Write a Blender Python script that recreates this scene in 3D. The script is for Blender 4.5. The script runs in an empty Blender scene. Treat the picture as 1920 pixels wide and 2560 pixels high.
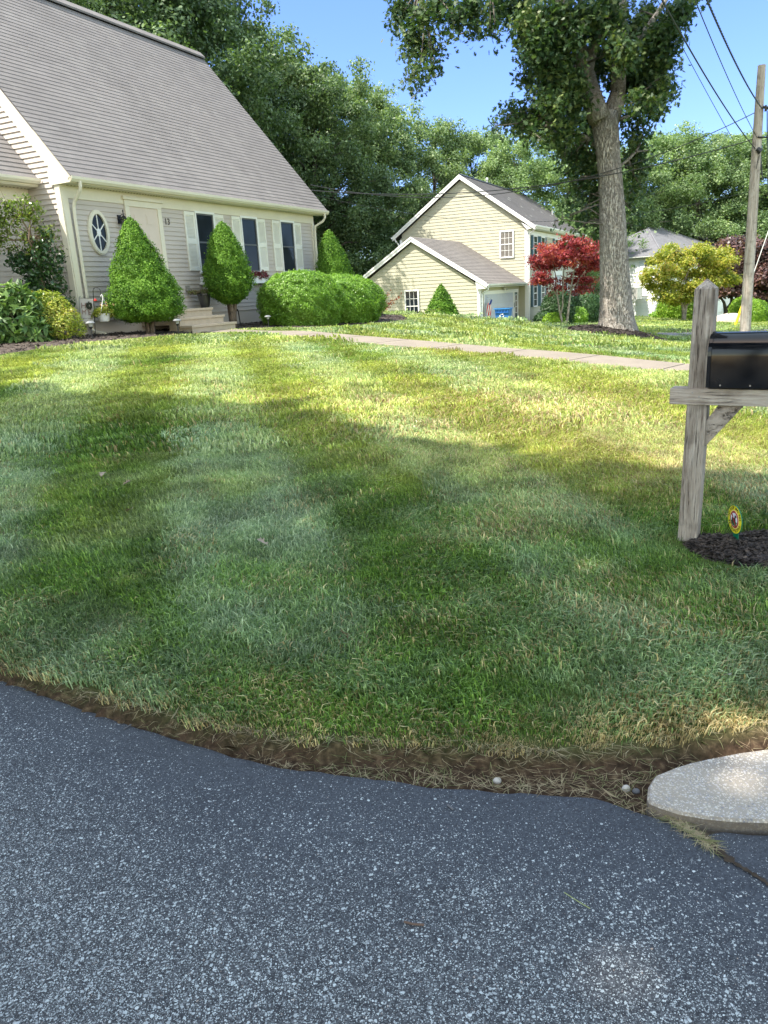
import bpy, bmesh, math, random
import numpy as np
from math import sin, cos, pi, radians, atan2, sqrt, tan
from mathutils import Vector, Matrix
random.seed(7); RNG = np.random.default_rng(11)
S = bpy.context.scene; COL = S.collection

# ------------------------------------------------------------------ camera
F, TH, RO, CZ = 1920., radians(15.9), radians(3.15), 1.5     # focal length in photo pixels, pitch down, roll, eye height
_f = np.array([0, cos(TH), -sin(TH)]); _r0 = np.array([1., 0, 0]); _u0 = np.cross(_r0, _f)
_r = _r0*cos(RO)-_u0*sin(RO); _u = _u0*cos(RO)+_r0*sin(RO)
cam = bpy.data.cameras.new('camera'); co = bpy.data.objects.new('camera', cam); COL.objects.link(co)
cam.sensor_fit = 'HORIZONTAL'; cam.sensor_width = 36; cam.lens = 36*F/1920; cam.clip_start = .05; cam.clip_end = 3000
M = Matrix(((_r[0], _u[0], -_f[0], 0), (_r[1], _u[1], -_f[1], 0), (_r[2], _u[2], -_f[2], CZ), (0, 0, 0, 1)))
co.matrix_world = M; S.camera = co

# ------------------------------------------------------------------ light
SUN = np.array([-.923, -.384]); ELEV = radians(58)
SD = np.array([SUN[0]*cos(ELEV), SUN[1]*cos(ELEV), sin(ELEV)])
w = bpy.data.worlds.new('World'); S.world = w; w.use_nodes = True
nt = w.node_tree; sky = nt.nodes.new('ShaderNodeTexSky'); sky.sky_type = 'NISHITA'; sky.sun_disc = False
sky.sun_elevation = ELEV; sky.sun_rotation = atan2(SUN[0], SUN[1]); sky.air_density = 1.0; sky.dust_density = .3; sky.ozone_density = 3.0
bg = nt.nodes['Background']; bg.inputs[1].default_value = .15
_tc = nt.nodes.new('ShaderNodeTexCoord'); _sx = nt.nodes.new('ShaderNodeSeparateXYZ'); nt.links.new(_tc.outputs['Generated'], _sx.inputs[0])
def _ramp(src, stops):      # added sky tint: deep blue low ahead, brighter overhead and behind camera for fill
    rp = nt.nodes.new('ShaderNodeValToRGB'); nt.links.new(src, rp.inputs[0]); el = rp.color_ramp.elements
    while len(el) < len(stops): el.new(.5)
    for q, (p, c) in zip(el, stops): q.position = p; q.color = (*c, 1)
    return rp.outputs[0]
_mr = nt.nodes.new('ShaderNodeMapRange'); _mr.inputs[1].default_value = .35; _mr.inputs[2].default_value = -.35; nt.links.new(_sx.outputs['Y'], _mr.inputs[0])
_fr = _ramp(_sx.outputs['Z'], [(0, (.35, .40, .60)), (.36, (.39, .45, .67)), (.55, (2.1, 1.62, 1.15)), (1, (3.4, 2.4, 1.45))])
_bk = _ramp(_sx.outputs['Z'], [(0, (1.5, 1.16, .80)), (.5, (2.2, 1.68, 1.1)), (1, (3.7, 2.6, 1.5))])
_m1 = nt.nodes.new('ShaderNodeMixRGB'); nt.links.new(_mr.outputs[0], _m1.inputs[0]); nt.links.new(_fr, _m1.inputs[1]); nt.links.new(_bk, _m1.inputs[2])
_mx = nt.nodes.new('ShaderNodeMixRGB'); _mx.blend_type = 'MULTIPLY'; _mx.inputs[0].default_value = 1; nt.links.new(sky.outputs[0], _mx.inputs[1]); nt.links.new(_m1.outputs[0], _mx.inputs[2]); nt.links.new(_mx.outputs[0], bg.inputs[0])
sl = bpy.data.lights.new('sun', 'SUN'); sl.energy = 3.2; sl.angle = radians(.55); sl.color = (1, .94, .83)
so = bpy.data.objects.new('sun', sl); COL.objects.link(so); so.location = (-30, -12, 50)
so.rotation_euler = Vector((-SD[0], -SD[1], -SD[2])).to_track_quat('-Z', 'Y').to_euler()
S.view_settings.view_transform = 'Standard'; S.view_settings.look = 'None'
S.view_settings.exposure = 1.78; S.view_settings.gamma = 1
S.render.engine = 'CYCLES'; S.cycles.max_bounces = 8; S.cycles.transparent_max_bounces = 8
S.render.resolution_x = 768; S.render.resolution_y = 1024

# ------------------------------------------------------------------ geometry helpers
O = np.array([0, 0, CZ])
def ray(px, py): return _f+_r*(px-960)/F-_u*(py-1280)/F
def atY(px, py, Y): d = ray(px, py); return O+d*(Y/d[1])
def atZ(px, py, Z): d = ray(px, py); return O+d*((Z-CZ)/d[2])
def onpl(px, py, P, n): d = ray(px, py); return O+d*(((P-O)@n)/(d@n))
def nrm(v): v = np.array(v, float); return v/np.linalg.norm(v)

class Fr:                                   # a frame: u along a, w outward, z up
    def __init__(s, o, a, w): s.o = np.array([o[0], o[1], 0.]); s.a = np.array(a, float); s.w = np.array(w, float)
    def P(s, u, w, z): return s.o+s.a*u+s.w*w+np.array([0, 0, z])
WORLD = Fr((0, 0), (1, 0, 0), (0, 1, 0))

class MB:
    def __init__(s): s.v = []; s.f = []
    def add(s, vs, fs):
        k = len(s.v); s.v += [tuple(map(float, q)) for q in vs]; s.f += [tuple(i+k for i in f) for f in fs]; return s
    def hexa(s, c): return s.add(c, [(0, 3, 2, 1), (4, 5, 6, 7), (0, 1, 5, 4), (1, 2, 6, 5), (2, 3, 7, 6), (3, 0, 4, 7)])
    def box(s, fr, u0, u1, w0, w1, z0, z1):
        return s.hexa([fr.P(u, w, z) for z in (z0, z1) for u, w in ((u0, w0), (u1, w0), (u1, w1), (u0, w1))])
    def prism(s, pts, off):                 # closed polygon pts (world) swept by off
        n = len(pts); pts = [np.array(p, float) for p in pts]; off = np.array(off, float)
        return s.add(pts+[p+off for p in pts], [tuple(range(n))[::-1], tuple(range(n, 2*n))]+[(i, (i+1) % n, n+(i+1) % n, n+i) for i in range(n)])
    def tube(s, pts, r, seg=8, cap=True):
        pts = [np.array(p, float) for p in pts]; n = len(pts)
        if not hasattr(r, '__len__'): r = [r]*n
        vs = []; ref = None
        for i, p in enumerate(pts):
            t = nrm(pts[min(i+1, n-1)]-pts[max(i-1, 0)])
            if ref is None: ref = np.array([1., 0, 0]) if abs(t[0]) < .8 else np.array([0, 1., 0])
            b = nrm(np.cross(t, ref)); a = np.cross(b, t); ref = a
            for k in range(seg): vs.append(p+(a*cos(2*pi*k/seg)+b*sin(2*pi*k/seg))*r[i])
        fs = [(i*seg+k, i*seg+(k+1) % seg, (i+1)*seg+(k+1) % seg, (i+1)*seg+k) for i in range(n-1) for k in range(seg)]
        if cap: fs += [tuple(range(seg))[::-1], tuple((n-1)*seg+k for k in range(seg))]
        return s.add(vs, fs)
    def lathe(s, c, prof, seg=20, sx=1, sy=1):   # prof [(r,z)]
        vs = [(c[0]+r*cos(2*pi*k/seg)*sx, c[1]+r*sin(2*pi*k/seg)*sy, c[2]+z) for r, z in prof for k in range(seg)]
        n = len(prof)
        return s.add(vs, [(i*seg+k, i*seg+(k+1) % seg, (i+1)*seg+(k+1) % seg, (i+1)*seg+k) for i in range(n-1) for k in range(seg)]+[tuple(range(seg))[::-1], tuple((n-1)*seg+k for k in range(seg))])
    def mesh(s, name):
        me = bpy.data.meshes.new(name); me.from_pydata(s.v, [], s.f); me.update(); return me

ROOT = {}
def put_each(name, mb, m, parent):      # one part per separate board
    for k in range(0, len(mb.v), 8):
        q = MB(); q.v = mb.v[k:k+8]; q.f = [tuple(i-k for i in f) for f in mb.f if k <= f[0] < k+8]; put(name, q, m, parent)
def tag(o, label=None, cat=None, group=None, kind=None):
    for k, v in (('label', label), ('category', cat), ('group', group), ('kind', kind)):
        if v: o[k] = v
    return o
def thing(name, label, cat, loc, group=None, rz=0):
    o = bpy.data.objects.new(name, None); COL.objects.link(o); o.location = tuple(map(float, loc)); o.rotation_euler = (0, 0, rz)
    o.empty_display_size = .2; ROOT[o] = np.array(loc, float); return tag(o, label, cat, group)
def put(name, mb, m, parent=None, smooth=False, bevel=0, recalc=True, loc=None):
    me = mb.mesh(name) if isinstance(mb, MB) else mb
    L = ROOT[parent] if parent is not None else (np.array(loc, float) if loc is not None else None)
    if L is not None and isinstance(mb, MB): me.transform(Matrix.Translation(tuple(-L)))
    if recalc and isinstance(mb, MB):
        b = bmesh.new(); b.from_mesh(me); bmesh.ops.recalc_face_normals(b, faces=b.faces); b.to_mesh(me); b.free()
    if smooth: me.polygons.foreach_set('use_smooth', [True]*len(me.polygons))
    me.materials.append(m)
    o = bpy.data.objects.new(name, me); COL.objects.link(o)
    if parent is not None: o.parent = parent; ROOT[o] = L
    elif loc is not None: o.location = tuple(L); ROOT[o] = L
    if bevel:
        mo = o.modifiers.new('bevel', 'BEVEL'); mo.width = bevel; mo.segments = 2; mo.limit_method = 'ANGLE'
    return o
def npmesh(name, V, F_, k):                  # V (N*k,3) polygons of k verts each, or faces array
    me = bpy.data.meshes.new(name); nf = len(F_)
    me.vertices.add(len(V)); me.vertices.foreach_set('co', np.asarray(V, np.float32).ravel())
    me.loops.add(nf*k); me.loops.foreach_set('vertex_index', np.asarray(F_, np.int32).ravel())
    me.polygons.add(nf); me.polygons.foreach_set('loop_start', np.arange(0, nf*k, k, dtype=np.int32))
    me.update(calc_edges=True); return me

# ------------------------------------------------------------------ materials
def lin(c):
    return tuple(((x/255)/12.92 if x/255 <= .04045 else ((x/255+.055)/1.055)**2.4) for x in c)
class NT:
    def __init__(s, name):
        s.m = bpy.data.materials.new(name); s.m.use_nodes = True; s.t = s.m.node_tree; s.b = s.t.nodes['Principled BSDF']; s.out = s.t.nodes['Material Output']
    def n(s, typ, **kw):
        x = s.t.nodes.new('ShaderNode'+typ)
        for k, v in kw.items(): setattr(x, k, v)
        return x
    def l(s, a, b): s.t.links.new(a, b)
    def coord(s, kind='Object', scale=(1, 1, 1), rot=(0, 0, 0)):
        if kind == 'Position': c = s.n('NewGeometry').outputs['Position']
        else: c = s.n('TexCoord').outputs[kind]
        mp = s.n('Mapping'); mp.inputs['Scale'].default_value = scale; mp.inputs['Rotation'].default_value = rot; s.l(c, mp.inputs[0]); return mp.outputs[0]
    def noise(s, co, scale, detail=4, rough=.55, dist=0):
        x = s.n('TexNoise'); x.inputs['Scale'].default_value = scale; x.inputs['Detail'].default_value = detail; x.inputs['Roughness'].default_value = rough
        x.inputs['Distortion'].default_value = dist; s.l(co, x.inputs['Vector']); return x.outputs['Fac']
    def ramp(s, fac, stops, interp='LINEAR'):
        r = s.n('ValToRGB'); r.color_ramp.interpolation = interp; el = r.color_ramp.elements
        while len(el) < len(stops): el.new(.5)
        for e, (p, c) in zip(el, stops): e.position = p; e.color = (*((c, c, c) if not hasattr(c, '__len__') else c), 1)
        s.l(fac, r.inputs[0]); return r.outputs[0]
    def mix(s, fac, a, b, typ='MIX'):
        x = s.n('MixRGB', blend_type=typ)
        for i, v in enumerate((fac, a, b)):
            if hasattr(v, 'is_linked') or hasattr(v, 'links'): s.l(v, x.inputs[i])
            elif hasattr(v, '__len__'): x.inputs[i].default_value = (*v, 1)
            else: x.inputs[i].default_value = v if i == 0 else (v, v, v, 1)
        return x.outputs[0]
    def math(s, op, a, b=0, clamp=False):
        x = s.n('Math', operation=op, use_clamp=clamp)
        for i, v in enumerate((a, b)):
            if hasattr(v, 'links'): s.l(v, x.inputs[i])
            else: x.inputs[i].default_value = v
        return x.outputs[0]
    def bump(s, h, strength=.3, dist=.01):
        x = s.n('Bump'); x.inputs['Strength'].default_value = strength; x.inputs['Distance'].default_value = dist; s.l(h, x.inputs['Height']); s.l(x.outputs[0], s.b.inputs['Normal'])
    def col(s, c):
        if hasattr(c, 'links'): s.l(c, s.b.inputs['Base Color'])
        else: s.b.inputs['Base Color'].default_value = (*c, 1)
    def set(s, **kw):
        for k, v in kw.items():
            inp = s.b.inputs[k.replace('_', ' ')]
            if hasattr(v, 'links'): s.l(v, inp)
            else: inp.default_value = v
        return s
MATS = {}
def plain(name, c, rough=.6, spec=.4, var=.12, scale=3, bump=0, bscale=60, metal=0, streak=None):
    if name in MATS: return MATS[name]
    t = NT(name); cc = t.coord('Position', scale=streak or (1, 1, 1)); n = t.noise(cc, scale, 6, .6)
    n2 = t.noise(cc, scale*9, 3)
    f = t.mix(.35, n, n2)
    t.col(t.ramp(f, [(.3, tuple(x*(1-var) for x in c)), (.7, tuple(min(1, x*(1+var)) for x in c))]))
    t.set(Roughness=rough, Metallic=metal); t.b.inputs['Specular IOR Level'].default_value = spec
    if bump: t.bump(t.noise(t.coord('Position'), bscale, 4), bump, .01)
    MATS[name] = t.m; return t.m

def leafmat(name, cols, trans=.35, rough=.45, spec=.35, nscale=.6, tcol=1.5):
    """cols: ramp colours over a mix of per-leaf chance and soft clumps"""
    if name in MATS: return MATS[name]
    t = NT(name); g = t.n('NewGeometry'); isl = g.outputs['Random Per Island']
    n = t.noise(t.coord('Position'), nscale, 3, .6)
    f = t.math('ADD', t.math('MULTIPLY', isl, .55), t.math('MULTIPLY', t.math('SUBTRACT', n, .275), 1.0), True)
    k = len(cols); c = t.ramp(f, [(.12+.76*i/(k-1), cols[i]) for i in range(k)])
    t.col(c); t.set(Roughness=rough); t.b.inputs['Specular IOR Level'].default_value = spec
    tr = t.n('BsdfTranslucent'); t.l(t.mix(1, c, (tcol, tcol*1.1, tcol*.5), 'MULTIPLY'), tr.inputs[0])
    mx = t.n('MixShader'); mx.inputs[0].default_value = trans; t.l(t.b.outputs[0], mx.inputs[1]); t.l(tr.outputs[0], mx.inputs[2]); t.l(mx.outputs[0], t.out.inputs[0])
    MATS[name] = t.m; return t.m

def barkmat(name, c1, c2, scale=(9, 9, 1.6), bump=.9):
    if name in MATS: return MATS[name]
    t = NT(name); cc = t.coord('Position', scale=scale)
    v = t.n('TexVoronoi', feature='DISTANCE_TO_EDGE'); v.inputs['Scale'].default_value = 1.6; 
    dn = t.n('MixRGB'); dn.inputs[0].default_value = .35; t.l(cc, dn.inputs[1]); nn = t.n('TexNoise'); nn.inputs['Scale'].default_value = 2.2; nn.inputs['Detail'].default_value = 5; t.l(cc, nn.inputs['Vector']); t.l(nn.outputs['Color'], dn.inputs[2]); t.l(dn.outputs[0], v.inputs['Vector'])
    n = t.noise(cc, 3.5, 7, .65); big = t.noise(t.coord('Position'), 1.3, 4)
    h = t.math('ADD', t.ramp(v.outputs['Distance'], [(0, 0), (.25, 1)]), n)
    c = t.mix(t.ramp(n, [(.35, 0), (.65, 1)]), c1, c2)
    c = t.mix(t.ramp(v.outputs['Distance'], [(0, .75), (.12, 0)]), c, tuple(x*.35 for x in c1))
    c = t.mix(t.ramp(big, [(.4, 0), (.7, .5)]), c, tuple(x*1.25 for x in c2))
    t.col(c); t.set(Roughness=.9); t.bump(h, bump, .03)
    MATS[name] = t.m; return t.m

# ------------------------------------------------------------------ main house frame
HA = atY(173, 440, 16.5); HB = atZ(815, 528, HA[2]); HD = nrm(HB-HA); HN = np.array([HD[1], -HD[0], 0.])
H = Fr(HA, HD, HN)                                   # u along the front wall (away right), w toward the street
HL = Fr(H.P(0, 0, 0), -HN, -HD)                      # left gable: u back, w toward camera-left
# yellow house frame
YC = atY(1319, 563, 45); ya = radians(26.4); YD = np.array([sin(ya), cos(ya), 0.]); YN = np.array([cos(ya), -sin(ya), 0.])
Y = Fr(YC, YD, YN)                                   # u along the street front, w toward the street
YG = Fr(Y.P(0, 0, 0), -YN, -YD)                      # gable wall facing us
def hh(s, off, z=0): return H.P(s, off, z)

# ------------------------------------------------------------------ terrain
def P3(px, py, Yd): return atY(px, py, Yd)
TC = [(-8, -6, -.02), (0, -8, -.02), (8, -6, -.02), (-1.7, 3.0, .0), (-.66, 2.4, .0), (0, 2.15, .0), (1, 2.15, .0), (0, 0, -.02), (2.5, 1.8, .0), (-4, 0, -.02), (4, 0, -.02), (-3.2, 4.2, .06), (-6, 7, .3), (-9, 9, .4), (-12, 4, .1),
      (1.55, 3.75, .17), (4, 3.6, .12), (-1, 4.5, .18), (0, 6.5, .34), (3, 6.5, .34), (-3, 8, .5), (0, 9, .53), (2.4, 9, .48), (4.5, 8.2, .36), (-3, 12, .75), (-5, 12.5, .86), (0, 13.6, .7), (2, 11.4, .55), (3.8, 9.5, .39), (6.5, 10, .18), (8, 6, .1), (10, 3, 0),
      (-1.2, 16, .79), (3.5, 16, .33), (7, 16, .0)]
TC += [tuple(hh(*q)) for q in ((.3, -.3, .96), (3.4, -.3, .9), (6.5, -.3, .88), (9.9, -.3, .84), (1.8, 1.2, .85), (3.4, 1.2, .84), (5.5, 1.5, .78), (8, 2.5, .75), (-3.4, 1.8, .9), (-.8, 1.7, .91), (.7, 1.65, .87), (0, -8, 1.0), (10, -8, .9), (14, -.5, .75), (-5, -1, 1.0), (-8, 0, 1.0))]
TC += [tuple(P3(900, 807, 22)), tuple(P3(1100, 816, 22)), tuple(P3(1290, 820, 24)), tuple(P3(1415, 825, 25)), tuple(P3(1700, 862, 25)), tuple(P3(1640, 830, 31)), tuple(P3(1760, 832, 31)), tuple(P3(1700, 841, 27.5)), tuple(P3(1900, 845, 26)),
       tuple(Y.P(0, .3, -.72)), tuple(Y.P(6, 1, -.85)), tuple(Y.P(13, 2, -1.0)), tuple(YG.P(4, 7, -.32)), tuple(YG.P(7.5, 7, -.1)), tuple(YG.P(8, 0, -.4)), tuple(P3(1450, 815, 43)), tuple(P3(1707, 804, 50)), tuple(P3(1607, 806, 68)), tuple(P3(1880, 806, 50)),
       (0, 60, -1.5), (-20, 45, .3), (-20, 25, .8), (-30, 60, -.5), (30, 60, -2), (25, 30, -.8), (15, 18, -.35), (30, 10, -.4), (0, 32, .25), (-25, 8, .7), (-20, -6, .1), (20, -6, -.1), (60, 60, -2.4), (-60, 60, -1), (0, 95, -2.4), (-60, 0, .5), (60, 0, -.6), (40, 95, -2.5), (-40, 95, -2)]
TC = np.array(TC, float)
def _U(r2): return np.where(r2 > 1e-9, r2*np.log(np.maximum(r2, 1e-12)), 0)*.5
_n = len(TC); _K = _U(((TC[:, None, :2]-TC[None, :, :2])**2).sum(-1))+np.eye(_n)*.6
_Pm = np.c_[np.ones(_n), TC[:, :2]]; _A = np.block([[_K, _Pm], [_Pm.T, np.zeros((3, 3))]])
_w = np.linalg.solve(_A, np.r_[TC[:, 2], 0, 0, 0])
def tps(x, y):
    x = np.asarray(x, float); y = np.asarray(y, float); sh = x.shape; q = np.c_[x.ravel(), y.ravel()]; out = np.empty(len(q))
    for i in range(0, len(q), 20000):
        b = q[i:i+20000]; out[i:i+20000] = _U(((b[:, None]-TC[None, :, :2])**2).sum(-1))@_w[:_n]+_w[_n]+b@_w[_n+1:]
    r = np.hypot(q[:, 0], q[:, 1]-30); f = np.clip((r-75)/35, 0, 1); out = out*(1-f)+(-2.4)*f
    return out.reshape(sh)
# lawn edge and driveway edge (plan view)
EDG = [(-14, 14), (-9, 10.2), (-5.6, 7.0), (-3.3, 4.7)]+[tuple(atZ(x, y, .03)[:2]) for x, y in ((0, 1680), (231, 1757), (463, 1825), (694, 1866), (960, 1876), (1191, 1886), (1423, 1898), (1654, 1878), (1920, 1838))]+[(2.2, 2.5), (4, 2.75), (9, 3.2), (30, 4)]
DRV = [(-14.3, 13.8), (-9.3, 10), (-5.9, 6.8), (-3.6, 4.5)]+[tuple(atZ(x, y, 0)[:2]) for x, y in ((0, 1697), (231, 1778), (347, 1816), (521, 1870), (694, 1914), (830, 1933), (960, 1944), (1100, 1966), (1220, 1975), (1400, 1984), (1481, 1988), (1539, 2010), (1640, 2040), (1712, 2068), (1758, 2092))]+[tuple(atZ(x, y, 0)[:2]) for x, y in ((1790, 2075), (1850, 2077), (1920, 2083))]+[(1.6, 1.72), (4, 1.75), (9, 1.8), (30, 1.9)]
EDG = np.array(EDG); DRV = np.array(DRV)
def polyy(P, x):   # y of an edge curve at x
    return np.interp(x, P[:, 0], P[:, 1])
def sdist(P, x, y):
    """signed distance to polyline; positive beyond (lawn side)"""
    q = np.stack([x, y], -1); best = np.full(x.shape, 1e9)
    for a, b in zip(P[:-1], P[1:]):
        ab = b-a; t = np.clip(((q-a)@ab)/(ab@ab), 0, 1); d = np.linalg.norm(q-(a+t[..., None]*ab), axis=-1); best = np.minimum(best, d)
    return np.where(y > polyy(P, x), best, -best)
def vnoise(x, y, f, seed=0):
    x = np.asarray(x)*f; y = np.asarray(y)*f
    return (np.sin(x*1.7+y*.9+seed)+np.sin(-x*.8+y*2.1+seed*2.3)+np.sin(x*2.9-y*1.3+seed*.7)*.6+np.sin(x*.6+y*3.3-seed)*.6)/3.2
def ground(x, y):
    x = np.asarray(x, float); y = np.asarray(y, float)
    z = tps(x, y); near = (y < 16) & (np.abs(x) < 30)
    e = np.full(x.shape, 5.); e[near] = sdist(EDG, x[near], y[near])
    e = e+vnoise(x, y, 9, 3)*.018*(np.abs(e) < .3)
    drop = np.clip((e+.035)/.06, 0, 1); drop = drop*drop*(3-2*drop)
    base = np.where(e < 0, np.minimum(z, np.where(np.abs(x) < 30, .0, z)), z)
    z = z*drop+(-.025)*(1-drop)+.035*drop*np.exp(-np.maximum(e, 0)*.9)*(e < 4)
    out = near & (e < -.3); z = np.where(out, -.035, z)
    z = z+vnoise(x, y, .9, 1)*.012*drop+vnoise(x, y, 2.7, 5)*.006*drop
    return z
def gz(x, y): return float(ground(np.array([float(x)]), np.array([float(y)]))[0])
def hit(px, py):     # where the sight line through a photo pixel meets the ground
    d = ray(px, py); t = np.linspace(1, 120, 2400); P = O+d[None]*t[:, None]; g = ground(P[:, 0], P[:, 1]); i = np.argmax(P[:, 2] < g)
    if not (P[:, 2] < g).any(): i = 2000
    a, b = t[max(i-1, 0)], t[i]
    for _ in range(12):
        m = (a+b)/2; q = O+d*m
        if q[2] < gz(q[0], q[1]): b = m
        else: a = m
    q = O+d*b; return np.array([q[0], q[1], gz(q[0], q[1])])
def inpoly(poly, x, y):
    poly = np.asarray(poly); r = np.zeros(x.shape, bool); j = len(poly)-1
    for i in range(len(poly)):
        xi, yi = poly[i]; xj, yj = poly[j]
        c = ((yi > y) != (yj > y)) & (x < (xj-xi)*(y-yi)/(yj-yi+1e-12)+xi); r ^= c; j = i
    return r
def gridsheet(name, xs, ys, zf, keep=None):
    X, Yg = np.meshgrid(xs, ys); Z = zf(X, Yg); V = np.stack([X, Yg, Z], -1).reshape(-1, 3)
    ny, nx = X.shape; i = np.arange(ny-1)[:, None]*nx+np.arange(nx-1)[None]; Fq = np.stack([i, i+1, i+nx+1, i+nx], -1).reshape(-1, 4)
    if keep is not None:
        c = V[Fq].mean(1); Fq = Fq[keep(c[:, 0], c[:, 1])]
    return npmesh(name, V, Fq, 4)

def lawnfac_nodes(t, pos='Position'):
    pass
# ground material: soil under the grass, bare dirt strip at the driveway edge, green far away
def ground_material():
    t = NT('lawn_ground'); c = t.coord('Position'); n = t.noise(c, 5, 6); n2 = t.noise(c, 40, 5); nb = t.noise(c, .35, 4)
    soil = t.ramp(n2, [(.3, (.022, .014, .009)), (.55, (.06, .038, .024)), (.75, (.14, .1, .06))])
    lawn = t.ramp(n, [(.3, (.030, .055, .012)), (.55, (.06, .09, .022)), (.75, (.13, .13, .045))])
    far = t.ramp(nb, [(.3, (.07, .125, .022)), (.7, (.13, .18, .04))])
    a = t.n('Attribute', attribute_name='grassy'); b = t.n('Attribute', attribute_name='farness')
    col = t.mix(b.outputs['Fac'], lawn, far); col = t.mix(a.outputs['Fac'], soil, col); t.col(col); t.set(Roughness=.95); t.b.inputs['Specular IOR Level'].default_value = .1
    t.bump(n2, .8, .02); return t.m
def add_attr(me, name, vals):
    at = me.attributes.new(name, 'FLOAT', 'POINT'); at.data.foreach_set('value', np.asarray(vals, np.float32))
xs = np.unique(np.round(np.concatenate([np.linspace(-700, -60, 17), np.arange(-60, -16, 2.), np.arange(-16, -4, .4), np.arange(-4, 4, .06), np.arange(4, 16, .4), np.arange(16, 60, 2.), np.linspace(60, 700, 17)]), 3))
ys = np.unique(np.round(np.concatenate([np.linspace(-500, -20, 13), np.arange(-20, 0, 1.), np.arange(0, 1.7, .2), np.arange(1.7, 5, .05), np.arange(5, 30, .3), np.arange(30, 80, 1.5), np.linspace(80, 1400, 22)]), 3))
me = gridsheet('lawn', xs, ys, ground)
co3 = np.empty(len(me.vertices)*3, np.float32); me.vertices.foreach_get('co', co3); co3 = co3.reshape(-1, 3)
e = np.where(co3[:, 1] < 16, sdist(EDG, co3[:, 0], co3[:, 1]), 5)
add_attr(me, 'grassy', np.clip((e+.0)/.12, 0, 1)); add_attr(me, 'farness', np.clip((co3[:, 1]-26)/10, 0, 1))
lawn = put('lawn', me, ground_material(), smooth=True); tag(lawn, kind='structure')

# asphalt
def asphalt():
    t = NT('driveway_asphalt'); c = t.coord('Position'); sep = t.n('SeparateXYZ'); t.l(c, sep.inputs[0])
    big = t.noise(c, .9, 4); n = t.noise(c, 30, 5, .7)
    # wear grows toward the camera side of the drive
    a = t.n('Attribute', attribute_name='wear')
    wear = t.math('ADD', a.outputs['Fac'], t.math('MULTIPLY', t.math('SUBTRACT', big, .5), .6))
    vb = t.n('TexVoronoi'); vb.inputs['Scale'].default_value = 240; t.l(c, vb.inputs['Vector']); vbs = t.n('SeparateColor'); t.l(vb.outputs['Color'], vbs.inputs[0])
    grit = t.math('ADD', t.math('MULTIPLY', n, .5), t.math('MULTIPLY', vbs.outputs[0], .5))
    base = t.ramp(grit, [(.25, (.027, .031, .040)), (.75, (.063, .071, .086))])
    worn = t.ramp(grit, [(.2, (.018, .019, .023)), (.55, (.055, .058, .064)), (.85, (.14, .147, .155))])
    base = t.mix(t.ramp(wear, [(.25, 0), (.85, 1)]), base, worn)
    col = base; hgt = n
    for sc, r, off in ((98, .34, .035), (150, .36, .04), (230, .38, .0), (360, .40, -.05)):
        wv = t.n('TexNoise'); wv.inputs['Scale'].default_value = sc*.9; wv.inputs['Detail'].default_value = 1; t.l(c, wv.inputs['Vector'])
        ad = t.n('VectorMath', operation='MULTIPLY_ADD'); t.l(wv.outputs['Color'], ad.inputs[0]); ad.inputs[1].default_value = (1.0/sc,)*3; t.l(c, ad.inputs[2])
        v = t.n('TexVoronoi'); v.inputs['Scale'].default_value = sc; t.l(ad.outputs[0], v.inputs['Vector']); sc_ = t.n('SeparateColor'); t.l(v.outputs['Color'], sc_.inputs[0])
        thr = t.math('SUBTRACT', .962+off, t.math('MULTIPLY', wear, .49))
        on = t.math('GREATER_THAN', sc_.outputs[0], thr)
        shp = t.math('LESS_THAN', v.outputs['Distance'], t.math('ADD', t.math('MULTIPLY', sc_.outputs[1], r), .12))
        m = t.math('MULTIPLY', on, shp)
        sc3 = t.ramp(sc_.outputs[2], [(.0, (.12, .13, .14)), (.3, (.25, .27, .28)), (.6, (.42, .455, .465)), (.85, (.60, .64, .65)), (.94, (.36, .28, .23))])
        col = t.mix(m, col, sc3); hgt = t.math('ADD', hgt, t.math('MULTIPLY', m, .8))
    ck = t.n('TexVoronoi', feature='DISTANCE_TO_EDGE'); ck.inputs['Scale'].default_value = 1.15; cn = t.n('TexNoise'); cn.inputs['Scale'].default_value = 4; cn.inputs['Detail'].default_value = 6; t.l(c, cn.inputs['Vector']); ca = t.n('VectorMath', operation='MULTIPLY_ADD'); t.l(cn.outputs['Color'], ca.inputs[0]); ca.inputs[1].default_value = (.35, .35, 0); t.l(c, ca.inputs[2]); t.l(ca.outputs[0], ck.inputs['Vector'])
    cm = t.math('MULTIPLY', t.ramp(ck.outputs['Distance'], [(.0, 1), (.0035, 0)]), t.ramp(t.noise(c, 1.3, 3), [(.5, 0), (.6, .8)])); col = t.mix(cm, col, (.015, .015, .018))
    st_ = t.noise(t.coord('Position', scale=(1, 1.6, 1)), 2.2, 6, .65); col = t.mix(t.ramp(st_, [(.35, .35), (.6, 0)]), col, t.mix(1, col, (.55, .55, .58), 'MULTIPLY'))
    t.col(col); t.set(Roughness=.8); t.b.inputs['Specular IOR Level'].default_value = .35; t.bump(hgt, .5, .004); return t.m
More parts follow.
